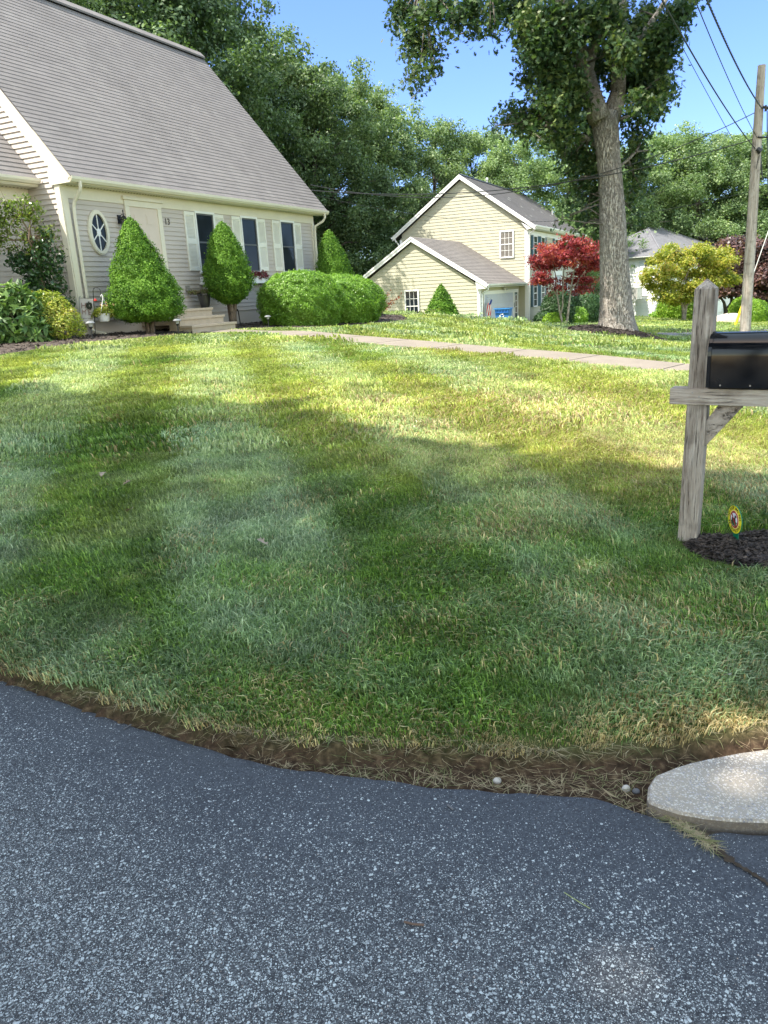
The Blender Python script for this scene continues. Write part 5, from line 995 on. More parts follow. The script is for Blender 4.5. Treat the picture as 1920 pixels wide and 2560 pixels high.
disc(Rr, 0, -.004, GRN, 'sign_back'); disc(Rr*.955, .0002, .001, YLW, 'sign_face'); disc(Rr*.64, .0013, .001, plain('sign_pale_ring', (.68, .52, .26), .4), 'sign_ring'); disc(Rr*.58, .0024, .001, SRED, 'sign_ring'); disc(Rr*.46, .0035, .001, SWH, 'sign_center')
w_ = .028; m = MB().prism([cen+rt*a_+upv*b_-nf*.005 for a_, b_ in ((-w_, -Rr*.8), (w_, -Rr*.8), (w_, -(sb[2]*0+cen[2]-sb[2])-.06), (-w_, -(cen[2]-sb[2])-.06))], -nf*.003); put('stake', m, GRN, t)
dog = [(-.40, -.05), (-.36, .12), (-.2, .16), (.0, .10), (.1, .2), (.16, .38), (.24, .46), (.3, .42), (.46, .36), (.46, .28), (.32, .26), (.28, .1), (.3, -.1), (.26, -.42), (.2, -.42), (.18, -.2), (.05, -.22), (-.1, -.2), (-.04, -.42), (-.14, -.44), (-.22, -.3), (-.3, -.42), (-.4, -.42), (-.34, -.2)]
m = MB().prism([cen+rt*a_*Rr*.8+upv*b_*Rr*.8+nf*.0046 for a_, b_ in dog], nf*.0008); put('dog_symbol', m, SBK, t)
gp = [(cos(a_)*.44, sin(a_)*.44) for a_ in np.linspace(pi*1.08, pi*1.92, 14)]; m = MB().prism([cen+rt*a_*Rr+upv*b_*Rr+nf*.0046 for a_, b_ in gp], nf*.0005); put('grass_symbol', m, SGR, t)
s45 = nrm(rt*.62-upv*.78); p45 = nrm(np.cross(s45, nf)); m = MB().prism([cen+s45*a_*Rr+p45*b_*Rr+nf*.0056 for a_, b_ in ((-.5, -.05), (.5, -.05), (.5, .05), (-.5, .05))], nf*.001); put('slash', m, SRED, t)
def arctext(txt, r, a0, a1, flip=1):
    n_ = len(txt)
    for i, ch in enumerate(txt):
        if ch == ' ': continue
        a_ = a0+(a1-a0)*i/(n_-1); p = cen+rt*cos(a_)*r+upv*sin(a_)*r+nf*.0018; up_ = (rt*cos(a_)+upv*sin(a_))*flip; rr2 = np.cross(up_, nf)
        textput('sign_letter', ch, Rr*.27, p, rr2, up_, SBK, t, .0004)
arctext('NO POOP AND PEE', Rr*.79, radians(168), radians(12)); arctext('BE RESPECTFUL', Rr*.79, radians(200), radians(340), -1)

# ------------------------------------------------------------------ forest trees
FOR = [leafmat('forest_leaves_dark', [(0.034, 0.061, 0.029), (0.067, 0.115, 0.048), (0.129, 0.192, 0.088), (0.224, 0.301, 0.160)], .3, .45, .28, .35),
       leafmat('forest_leaves_mid', [(0.045, 0.079, 0.038), (0.101, 0.160, 0.067), (0.185, 0.262, 0.120), (0.314, 0.384, 0.208)], .32, .45, .28, .35),
       leafmat('forest_leaves_pale', [(0.062, 0.109, 0.051), (0.129, 0.198, 0.083), (0.218, 0.307, 0.136), (0.325, 0.410, 0.208)], .34, .5, .28, .35)]
BARKT = barkmat('forest_bark', (.06, .05, .04), (.15, .13, .11), (4, 4, 1), .5)
def tree_meshes(seed, Hh, R, zc, n, size, lowest=.18, shape='tuft', droop=.2):
    """crown of many leafy boughs on real limbs, local coordinates with the base at 0"""
    rng = rs(seed); m = MB(); pts = [np.array([0, 0, -.4])]; d_ = rng.normal(0, .02*Hh, 2)
    for f in (.0, .2, .45, .7, .92): pts.append(np.array([d_[0]*f+rng.normal(0, .12), d_[1]*f+rng.normal(0, .12), Hh*f]))
    tr = .021*Hh; m.tube(pts, [tr*1.4, tr*1.15, tr*.9, tr*.7, tr*.42, tr*.1], 8); blobs = []; nb = 46
    for k in range(nb):
        f = lowest+(1-lowest)*((k+.5)/nb)**.85; z = Hh*f; a = k*2.399+rng.normal(0, .3)
        env = R*np.interp(f, [lowest, lowest+.12, .45, .68, .86, .96, 1.02], [.45, .78, 1.0, .92, .66, .38, .08]); L_ = env*rng.uniform(.62, 1.05)
        p0 = np.array([np.interp(z*.86, [p[2] for p in pts], [p[0] for p in pts]), np.interp(z*.86, [p[2] for p in pts], [p[1] for p in pts]), z*.86])
        e_ = np.array([cos(a)*L_, sin(a)*L_, min(z+rng.normal(0, .03)*Hh, Hh)]); mid = (p0+e_)/2+[0, 0, .04*Hh]
        m.tube([p0, mid, e_], [tr*.34*(1.1-f), tr*.2*(1.1-f)+.01, .01], 5)
        br = R*.20*rng.uniform(.75, 1.3)
        blobs.append((*e_, br))
        for q in range(5):
            o = rng.normal(0, 1, 3)*br*[.95, .95, .6]; blobs.append((*(e_+o), br*rng.uniform(.4, .75)))
        g = mid+rng.normal(0, .3, 3); blobs.append((*g, br*.7))
    P, N = blobpts(blobs, n, rng, .8, .75); P = P+rng.normal(0, .16, P.shape); N[:, 2] += .5
    k = P[:, 2] < Hh*1.03; P = P[k]; N = N[k]
    V, Fq, kk = leaves(P, N, size, shape, nj=.75, droop=droop, rng=rng)
    return m.mesh('trunk'), npmesh('crown', V, Fq, kk)
VAR = [tree_meshes(101, 18, 5.2, 0, 68000, .175, .12), tree_meshes(102, 17, 4.6, 0, 62000, .17, .22), tree_meshes(103, 20, 5.8, 0, 72000, .18, .30), tree_meshes(104, 15, 4.4, 0, 58000, .165, .08)]
for a, b in VAR:
    a.materials.append(BARKT); a.polygons.foreach_set('use_smooth', [True]*len(a.polygons))
VMAT = {}
def forest(v, base, H_t, mi, label, rz, wide=1., group='tall trees standing behind the houses'):
    key = (v, mi)
    if key not in VMAT: c_ = VAR[v][1].copy(); c_.materials.clear(); c_.materials.append(FOR[mi]); VMAT[key] = c_
    t = thing('tree', label, 'tree', base, group, rz); s = H_t/(18, 17, 20, 15)[v]; t.scale = (s*wide, s*wide, s)
    for nm, me in (('trunk', VAR[v][0]), ('crown', VMAT[key])): o = bpy.data.objects.new(nm, me); COL.objects.link(o); o.parent = t
    return t
FT = [  # variant, px centre, distance, px of top, material, spread, label
 (2, 60, 30, -330, 0, 1.1, 'tall dark tree at the far left behind the ridge of the grey roof'),
 (0, 250, 37, -300, 0, 1.0, 'tall dark tree behind the middle of the grey roof ridge'),
 (2, 430, 42, -240, 0, 1.1, 'tall dark tree whose branches show right above the end of the grey roof ridge'),
 (0, 560, 46, -150, 0, .85, 'dark tree towering just right of the grey roof peak'),
 (1, 690, 51, 95, 1, 1.0, 'tree with a rounded sunlit top, next right of the towering dark tree'),
 (0, 795, 50, 160, 0, 1.0, 'dark green tree rising above the right end of the grey roof slope'),
 (3, 850, 54, 195, 1, .9, 'pointed tree top left of the yellow house, before the skyline dips'),
 (1, 960, 57, 245, 1, 1.05, 'broad tree whose top stands left of the yellow gable peak'),
 (0, 1085, 60, 308, 1, 1.0, 'tree with twin rounded tops directly above the yellow gable peak'),
 (3, 1190, 63, 335, 1, 1.0, 'lower tree right of the yellow gable peak'),
 (0, 1300, 60, 350, 2, 1.1, 'pale green tree behind the yellow roof, left of the oak trunk'),
 (1, 1420, 64, 350, 2, 1.1, 'pale green tree seen just left of the oak trunk above the red maple'),
 (0, 1560, 80, 372, 1, 1.1, 'tree directly behind the oak trunk'),
 (3, 1655, 84, 340, 2, 1.1, 'bright green tree top right of the oak trunk'),
 (0, 1745, 82, 352, 1, 1.2, 'broad tree above the white house roof'),
 (1, 1835, 86, 350, 2, 1.2, 'tree behind the upper part of the utility pole, to its left'),
 (3, 1930, 80, 350, 1, 1.3, 'tree at the right edge behind the utility pole'),
 (3, 640, 50, 430, 0, 1.2, 'low dark tree behind the far end of the grey house'),
 (3, 730, 52, 400, 0, 1.2, 'low leafy tree between the grey house and the yellow house'),
 (3, 1040, 66, 480, 0, 1.3, 'low dark tree behind the yellow house, left slope of its roof'),
 (3, 1450, 73, 500, 1, 1.3, 'low tree behind the yellow house eave and the red maple'),
 (0, 1700, 92, 470, 0, 1.3, 'low dark tree behind the hip roof of the white house'),
 (3, 1860, 88, 480, 0, 1.4, 'low dark tree behind the purple-leaved tree'),
]
for i, (v, px, Yd, ty, mi, wd, lab) in enumerate(FT):
    q = atY(px, 700, Yd); g = gz(q[0], Yd); top_ = atY(px, ty, Yd)[2]; forest(v, (q[0], Yd, g), top_-g, mi, lab, i*1.7, wd)
# far wood that reads as one mass
rng = rs(140); bl = []
for x in np.arange(-75, 95, 4.2):
    for row, (yy, hh_) in enumerate(((78, 7), (92, 12), (106, 14))):
        xx = x+rng.normal(0, 1.2); yb = yy+rng.normal(0, 2)+max(0, -x-20)*-.35+max(0, x-25)*.25
        for q in range(7): bl.append((xx+rng.normal(0, 1.8), yb+rng.normal(0, 1.5), -3+hh_*(q+.5)/7+rng.normal(0, .5), 2.4))
P, N = blobpts(bl, 150000, rng, .6); V, Fq, kk = leaves(P, N+[0, 0, .4], .34, 'tuft', nj=.8, rng=rng); me = npmesh('woodland', V, Fq, kk); tag(put('woodland', me, FOR[0]), 'distant green woodland behind the houses', None, None, 'stuff')

# ------------------------------------------------------------------ small ornamental trees
def orn(name, label, base, blobs, m, n, size, shape, trunkpaths, bark, seed, flat=.75, cat='tree', droop=0, dead=None):
    t = thing(name, label, cat, base); rng = rs(seed); P, N = blobpts(blobs, n, rng, 1., flat); P = P+rng.normal(0, 1, P.shape)*np.array([.2, .2, .07]); N[:, 2] += .7
    putleaf('crown', t, m, leafmesh('crown', P, N, size, shape, nj=.7, rng=rng, droop=droop)); mm = MB(); nodes = []
    for path, r0, r1 in trunkpaths:
        mm.tube(path, list(np.linspace(r0, r1, len(path))), 7); nodes += list(path[1:])
    nodes = np.array(nodes)
    for b in blobs:
        j = np.argmin(((nodes-np.array(b[:3]))**2).sum(1)); e_ = np.array(b[:3]); mm.tube([nodes[j], (nodes[j]+e_)/2+rng.normal(0, .08, 3), e_], [r1*1.0, r1*.7, r1*.3], 4)
    put('trunk', mm, bark, t, smooth=True); return t
RM = leafmat('red_maple_leaves', [(0.083, 0.016, 0.026), (0.218, 0.026, 0.043), (0.352, 0.058, 0.068), (0.402, 0.143, 0.061)], .4, .4, .35, .9, 1.3)
GM = leafmat('yellow_maple_leaves', [(0.098, 0.144, 0.024), (0.221, 0.264, 0.033), (0.353, 0.342, 0.050), (0.440, 0.298, 0.083)], .4, .4, .35, .9, 1.3)
PM = leafmat('purple_leaves', [(0.027, 0.018, 0.022), (0.068, 0.038, 0.038), (0.150, 0.075, 0.068), (0.225, 0.135, 0.105)], .25, .4, .45, .8)
BARKG = barkmat('smooth_grey_bark', (.20, .17, .14), (.34, .30, .26), (10, 10, 2), .4)
YR = 42.0
def q_(px, py, r, Yd, dy=0): p = atY(px, py, Yd+dy); return (p[0], p[1], p[2], r*Yd/1996)
z3 = lambda x, y: (1320+x/6.9125, 560+y/6.9125)
rb_ = [(z3(130, 640), 10), (z3(200, 720), 13), (z3(90, 600), 7), (z3(280, 430), 8), (z3(230, 380), 5), (z3(340, 520), 14), (z3(450, 460), 15), (z3(560, 420), 13), (z3(650, 360), 15), (z3(750, 310), 15), (z3(870, 320), 13), (z3(950, 290), 9), (z3(800, 420), 17), (z3(950, 440), 14), (z3(1080, 420), 12), (z3(1170, 350), 8), (z3(1100, 560), 15), (z3(1000, 600), 14), (z3(1150, 680), 13), (z3(860, 560), 15), (z3(700, 520), 15), (z3(560, 560), 14), (z3(420, 600), 13), (z3(320, 720), 15), (z3(450, 720), 10), (z3(230, 880), 12), (z3(170, 980), 10), (z3(280, 1000), 10), (z3(380, 980), 9), (z3(470, 1100), 7), (z3(600, 1100), 8), (z3(660, 980), 8), (z3(830, 850), 10), (z3(960, 780), 12), (z3(860, 980), 11), (z3(980, 960), 9), (z3(1090, 980), 7), (z3(930, 1100), 9), (z3(830, 1180), 9), (z3(750, 700), 10), (z3(600, 680), 9), (z3(1200, 760), 8), (z3(400, 1210), 4), (z3(700, 240), 8), (z3(1080, 1150), 4)]
bs = atY(*z3(625, 1790), YR); bs[2] = gz(bs[0], bs[1]); rng = rs(150)
A_ = lambda x, y, d=0: atY(*z3(x, y), YR+d)
orn('red_maple', 'small maple with bright red leaves and pale forked stems before the yellow house', bs, [q_(p[0], p[1], r*1.05, YR, rng.normal(0, .55)) for p, r in rb_], RM, 15000, .115, 'maple',
    [([bs-[0, 0, .1], A_(590, 1700), A_(540, 1480), A_(500, 1200), A_(480, 900), A_(420, 650)], .075, .02), ([bs-[0, 0, .1], A_(680, 1640), A_(715, 1350), A_(740, 1100), A_(800, 800), A_(820, 500)], .08, .02), ([A_(560, 1600), A_(600, 1400), A_(600, 1150), A_(620, 800), A_(650, 480)], .05, .018), ([A_(740, 1150), A_(850, 1000), A_(1000, 800), A_(1100, 600)], .04, .015), ([A_(500, 1250), A_(380, 1050), A_(260, 850)], .04, .015)], BARKG, 151)
z6 = lambda x, y: (1540+x/4.366, 560+y/4.366); YM = 50.
gb_ = [((430, 400), 15), ((370, 520), 14), ((340, 620), 12), ((400, 680), 14), ((470, 740), 13), ((520, 330), 15), ((600, 270), 14), ((620, 380), 20), ((700, 330), 16), ((780, 420), 20), ((850, 310), 17), ((930, 250), 14), ((990, 300), 15), ((1000, 400), 18), ((1100, 350), 17), ((1180, 300), 14), ((1250, 390), 13), ((1150, 450), 16), ((1080, 520), 16), ((1200, 560), 15), ((1270, 590), 13), ((1180, 640), 14), ((1080, 620), 14), ((960, 520), 18), ((860, 540), 18), ((750, 560), 20), ((650, 520), 18), ((550, 480), 17), ((500, 580), 17), ((560, 660), 18), ((660, 680), 18), ((780, 700), 18), ((880, 660), 18), ((600, 780), 17), ((700, 800), 17), ((800, 790), 16), ((860, 760), 14), ((540, 820), 12), ((640, 860), 10), ((420, 820), 6), ((1000, 700), 16), ((930, 800), 12), ((320, 570), 8), ((1300, 620), 8), ((600, 240), 8)]
bs = atY(*z6(740, 1070), YM); bs[2] = gz(bs[0], bs[1]); B_ = lambda x, y, d=0: atY(*z6(x, y), YM+d); rng = rs(155)
orn('yellow_maple', 'round yellow-green maple in front of the white house', bs, [q_(*z6(*p), r*1.1, YM, rng.normal(0, .7)) for p, r in gb_], GM, 30000, .125, 'maple',
    [([bs-[0, 0, .1], B_(738, 980), B_(730, 900), B_(680, 800), B_(560, 640)], .15, .03), ([bs-[0, 0, .1], B_(755, 950), B_(770, 890), B_(850, 760), B_(1000, 600), B_(1150, 480)], .13, .03), ([B_(735, 930), B_(760, 800), B_(760, 600), B_(820, 420)], .1, .03)], BARKG, 156, droop=.3)
YP = 55.; rng = rs(158)
pbl = [((1000+a_*58+rng.normal(0, 12), b_+rng.normal(0, 14)), 24) for b_ in (240, 330, 420, 510, 600, 700) for a_ in range(0 if b_ > 260 else 3, 14)]+[((1100, 780), 16), ((1300, 760), 18), ((1450, 780), 20), ((1600, 800), 18), ((1250, 210), 12), ((1400, 190), 14), ((1600, 210), 14)]
bs = atY(*z6(1195, 1040), YP); bs[2] = gz(bs[0], bs[1]); C_ = lambda x, y, d=0: atY(*z6(x, y), YP+d)
orn('purple_tree', 'spreading dark purple-leaved tree behind the utility pole', bs, [q_(*z6(*p), r, YP, rng.normal(0, 1.0)) for p, r in pbl], PM, 30000, .2, 'tuft',
    [([bs-[0, 0, .1], C_(1200, 960), C_(1180, 860), C_(1120, 760)], .2, .05), ([bs, C_(1230, 900), C_(1320, 840), C_(1450, 700)], .16, .05), ([C_(1210, 940), C_(1260, 860), C_(1270, 700), C_(1300, 500)], .14, .05)], BARKT, 159)
# shrubs around the far houses
DKS = leafmat('dark_yew_foliage', [(0.016, 0.046, 0.018), (0.033, 0.078, 0.026), (0.058, 0.117, 0.039)], .2, .5, .3, 1.)
LIM = leafmat('lime_shrub_foliage', [(.09, .18, .02), (.17, .30, .03), (.28, .40, .05)], .35, .45, .3, 1.)
def ss(px, py, Yd, rx, hh_, m, lab, seed, n=3500, size=.1, cat='shrub'):
    b = atY(px, py, Yd); b[2] = gz(b[0], b[1])-.02; h_ = hh_; mound('shrub', lab, cat, b, rx, rx*.9, h_, m, n, size, seed, stem=True, low=.85)
ss(1395, 800, 44.6, .95, 1.9, DKS, 'dark clipped shrub left of the yellow house steps, behind the red maple', 201)
ss(1461, 795, 47.5, 1.05, 1.75, DKS, 'dark rounded shrub right of the yellow house steps, beside the oak trunk', 202)
ss(1360, 812, 43.2, .55, .75, DKS, 'small dark shrub at the corner of the yellow house foundation', 203, 1800)
ss(1385, 812, 42.5, .62, .72, LIM, 'low bright lime shrub under the red maple', 204, 2500, .09)
ss(1443, 806, 46.2, .6, .95, YEW, 'small green shrub beside the yellow house steps', 205, 2000)
ss(1685, 800, 53.5, 1.15, 1.75, LIM, 'lime green bush left of the yellow-green maple trunk', 206, 4500, .11)
ss(1732, 802, 53, .95, 1.5, LIM, 'lime green bush right of the yellow-green maple trunk', 207, 4000, .11)
ss(1655, 806, 56, .9, .55, YEW, 'low green plants at the corner of the white house', 208, 2500, .12)
ss(1888, 806, 46, .72, 1.35, LIM, 'upright yellow-lime shrub right of the utility pole', 209, 3000, .09)
ss(1858, 800, 52, .95, 1.6, LIM, 'green bush behind the foot of the utility pole', 210, 2500, .11)
ss(1925, 790, 56, 2.2, 3.2, DKS, 'large dark evergreen bush at the right edge beyond the lime shrub', 211, 6000, .14)
# boulder by the pole
b = atY(1822, 806, 47); b[2] = gz(b[0], b[1]); t = thing('boulder', 'pale flat boulder at the foot of the yellow guy guard', 'rock', b); m = MB(); vs = []; sg, rg_ = 18, 7
for i in range(rg_+1):
    for k in range(sg): ph = i/rg_*pi/2; a = 2*pi*k/sg; rr = cos(ph)*(1+.16*vnoise(cos(a)*2, sin(a)*2+ph, 1.3, 4)); vs.append(b+np.array([1.05*rr*cos(a), .7*rr*sin(a), .62*sin(ph)*(1+.14*vnoise(cos(a)+ph, sin(a), 2, 2))-.05]))
m.add(vs, [(i*sg+k, i*sg+(k+1) % sg, (i+1)*sg+(k+1) % sg, (i+1)*sg+k) for i in range(rg_) for k in range(sg)]); put('rock', m, plain('pale_rock', (.42, .36, .31), .9, .2, .25, 2, .5, 12), t)

# ------------------------------------------------------------------ utility pole and wires
YPOL = 24.; pbase = atY(1862, 840, YPOL); pbase[2] = gz(pbase[0], pbase[1]); ptopp = atY(1904.5, 163, YPOL)
t = thing('utility_pole', 'grey weathered wooden utility pole at the right with cables', 'utility pole', pbase)
POLEM = woodmat('pole_wood', (.28, .235, .20), (.48, .43, .38), 0, (12, 12, .6))
f_ = lambda z: pbase+(ptopp-pbase)*((z-pbase[2])/(ptopp[2]-pbase[2]))
m = MB().tube([f_(pbase[2]-.4), f_(0.3), f_(2.5), f_(5), ptopp], [.165, .155, .145, .13, .105], 18); put('pole_shaft', m, POLEM, t, smooth=False)
zw = lambda px, py: atY(px, py, YPOL)
m = MB(); k1_ = zw(1888, 372); k2_ = zw(1906, 272); k3_ = zw(1893, 345)
m.tube([k1_+[-.02, -.16, -.02], k1_+[.08, -.2, -.12]], [.06, .09], 8); m.tube([k2_+[-.05, -.13, .02], k2_+[.12, -.15, -.02]], [.035, .045], 6); m.tube([k2_+[.02, -.15, -.1], k2_+[.02, -.15, .06]], .03, 6); m.tube([k3_+[-.05, -.14, 0], k3_+[.2, -.14, -.02]], .025, 6)
m.box(WORLD, k2_[0]+.12, k2_[0]+.5, YPOL-.03, YPOL+.03, zw(1910, 185)[2]-.03, zw(1910, 185)[2]+.03); put('hardware', m, BLACK, t)
WIRE = plain('black_cable', (.02, .02, .022), .5)
def sag(p, q, s, n=18): return [p+(q-p)*i/n+np.array([0, 0, -4*s*(i/n)*(1-i/n)]) for i in range(n+1)]
m = MB(); s0_ = k2_+[.1, -.13, -.05]
for kk in range(4): m.tube(sag(s0_+[rng.normal(0, .03), 0, rng.normal(0, .1)], zw(1917+kk, 400+kk*30), .12, 10), .008, 4)
m.tube(sag(zw(1898, 350), zw(1906, 450), .0, 6), .02, 5); m.tube([zw(1884, 425)+[0, -.15, 0], zw(1892, 390)+[0, -.15, 0]], .01, 4); put('loose_cable', m, WIRE, t)
# cable runs from the pole over our heads: through a second sight point nearer to the street
def run(name, label, p, px, py, Yd, r, s=.35, twist=0, ext=1.6):
    q = atY(px, py, Yd); e_ = p+(q-p)*ext; pts = sag(p, e_, s, 40)
    tt = thing(name, label, 'cable', p, 'overhead cables strung from the utility pole'); m = MB()
    if twist:
        t_ = nrm(e_-p); a_ = nrm(np.cross(t_, [0, 0, 1])); b_ = np.cross(a_, t_); P2 = sag(p, e_, s, 420); Ls = np.linalg.norm(e_-p)
        for ph in (0, 2*pi/3, 4*pi/3): m.tube([q2+(a_*cos(i/420*Ls/twist*2*pi+ph)+b_*sin(i/420*Ls/twist*2*pi+ph))*r*1.1 for i, q2 in enumerate(P2)], r, 5, False)
    else: m.tube(pts, r, 6)
    put('cable', m, WIRE, tt); return q
run('cable', 'thick overhead cable, leftmost of the bundle rising to the top edge', k1_, 1683, 0, 14, .015, .28)
run('cable', 'plain overhead cable, between the thick one and the twisted one', k3_, 1753, 0, 14, .009, .2)
run('cable', 'twisted overhead cable meeting the pole highest', k2_, 1788, 0, 14, .009, .25, .55)
q = atY(1834, 352, 60); run('cable', 'thin faint wire slanting down to the tree tops left of the pole', q, 1704, 110, 55, .02, .1)
hA = onpl(776, 462, H.P(10.25, 0, 0), HD); hB = hA+[0, 0, -.16]; hC = onpl(800, 489, H.P(10.25, 0, 0), HD)
for lab, p, e_, s_, r_ in (('black service drop running from the pole to the grey house, upper of the pair', k2_, hA, 1.15, .012), ('black service drop running from the pole to the grey house, lower of the pair', k3_, hB, .62, .014)):
    tt = thing('cable', lab, 'cable', p, 'overhead cables strung from the utility pole'); put('cable', MB().tube(sag(p, np.array(e_), s_, 40), r_, 5), WIRE, tt)
tt = thing('cable', 'thin wire crossing the yellow house roof below the service drops', 'cable', k1_, 'overhead cables strung from the utility pole'); put('cable', MB().tube(sag(atY(1905, 470, 30), atY(760, 480, 31), 1.1, 40), .006, 5), WIRE, tt)
g0_ = atY(1839, 800, 40); g0_[2] = gz(g0_[0], 40); g1_ = atY(1922, 575, 40); t = thing('guy_wire', 'steel guy wire with a bright yellow guard slanting behind the utility pole', 'guy wire', g0_)
put('wire', MB().tube([g0_, g1_+(g1_-g0_)*.3], .022, 5), plain('guy_steel', (.5, .5, .5), .4), t); put('guard', MB().tube([g0_, g0_+(g1_-g0_)*.24], .065, 8), plain('guard_yellow', (.75, .50, .02), .45), t)

# ------------------------------------------------------------------ the big oak
OAKL = leafmat('oak_leaves', [(.018, .042, .020), (.034, .070, .030), (.065, .11, .040), (.16, .20, .07)], .28, .45, .25, .7)
def oakbark():
    t = NT('oak_bark'); c = t.coord('Position'); mp = t.n('Mapping'); mp.inputs['Scale'].default_value = (20, 20, 3.4); t.l(c, mp.inputs[0]); g = mp.outputs[0]
    f = t.noise(g, 1.0, 9, .72, .8); f2 = t.noise(g, 2.6, 7, .7, .5); big = t.noise(t.coord('Position', scale=(1, 1, .6)), 1.6, 5, .6); ridge = t.math('ABSOLUTE', t.math('SUBTRACT', f, .5)); fur = t.ramp(ridge, [(.0, 1), (.045, 0)])
    col = t.ramp(t.mix(.5, f2, t.noise(c, 26, 5, .7)), [(.3, (.24, .205, .18)), (.5, (.46, .415, .37)), (.68, (.70, .65, .59))]); col = t.mix(t.math('MULTIPLY', fur, .75), col, (.11, .09, .075))
    col = t.mix(t.ramp(big, [(.46, .0), (.7, .4)]), col, (.27, .225, .19)); lich = t.ramp(t.noise(c, 6, 6, .75), [(.56, 0), (.64, .6)]); col = t.mix(lich, col, (.52, .52, .47))
    t.col(col); t.set(Roughness=.95); t.b.inputs['Specular IOR Level'].default_value = .1; t.bump(t.math('SUBTRACT', t.math('ADD', f2, t.math('MULTIPLY', f, .6)), t.math('MULTIPLY', fur, .9)), 1., .035); return t.m
BARKO = oakbark()
OY = 25.; ob = np.array([OAKX, OAKY, 0]); ob[2] = gz(OAKX, OAKY)+.28
oa = thing('oak', 'big oak with thick grey trunk and lobed leaves on a mulch mound', 'tree', ob)
o_ = lambda px, py, d=0: atY(px, py, OY+d)
# trunk with buttress flare: rings
tp_ = [((1547, 842), 66), ((1545, 826), 57), ((1543, 800), 50), ((1540, 760), 45), ((1537, 700), 42), ((1533, 620), 38.5), ((1530, 540), 36), ((1526, 460), 33), ((1521, 400), 32), ((1516, 350), 34), ((1511, 310), 36), ((1508, 280), 37)]
m = MB(); sg = 40; vs = []
for i, (p, r) in enumerate(tp_):
    c_ = o_(*p); R0 = r*OY/1996/1.16
    for k in range(sg):
        a = 2*pi*k/sg; fl = max(0, 1-i/3.5); rr = R0*(1+.10*fl*sin(5*a+.6)+.03*sin(3*a+i*.3)+.018*sin(11*a+i)); vs.append(c_+np.array([rr*cos(a), rr*sin(a), 0]))
nn_ = len(tp_); m.add(vs, [(i*sg+k, i*sg+(k+1) % sg, (i+1)*sg+(k+1) % sg, (i+1)*sg+k) for i in range(nn_-1) for k in range(sg)]+[tuple((nn_-1)*sg+k for k in range(sg))])
U_ = OY/1996
limbs = [([(1500, 300), (1486, 262), (1474, 222), (1468, 190), (1456, 150), (1440, 95), (1420, 30), (1395, -60), (1370, -200)], [26, 24, 21, 19, 16, 14, 12, 10, 6]), ([(1522, 300), (1538, 262), (1545, 230), (1547, 180), (1550, 110), (1552, 20), (1560, -120), (1570, -300)], [26, 22, 18, 16, 14, 13, 11, 6]),
         ([(1466, 205), (1476, 150), (1490, 90), (1504, 20), (1515, -100)], [13, 12, 11, 9, 6]), ([(1478, 235), (1462, 160), (1457, 100), (1450, 50), (1452, -60)], [10, 9, 8, 7, 5]), ([(1545, 200), (1580, 120), (1640, 40), (1700, -60)], [9, 8, 6, 4]),
         ([(1420, 30), (1340, -60), (1240, -90), (1130, -60), (1050, -30)], [9, 8, 7, 6, 3]), ([(1470, 215), (1430, 190), (1390, 175)], [7, 5, 3]), ([(1516, 400), (1470, 345), (1400, 315), (1320, 300)], [6, 5, 4, 2]), ([(1540, 300), (1580, 290), (1620, 265)], [5, 4, 2]), ([(1530, 430), (1570, 400), (1590, 380)], [4, 3, 2])]
LP = []
for path, rr in limbs:
    pts = [o_(x, y, .25*sin(i*1.3+x)) for i, (x, y) in enumerate(path)]; m.tube(pts, [r*U_ for r in rr], 14); LP += pts[1:]
put('trunk', m, BARKO, oa, smooth=True)
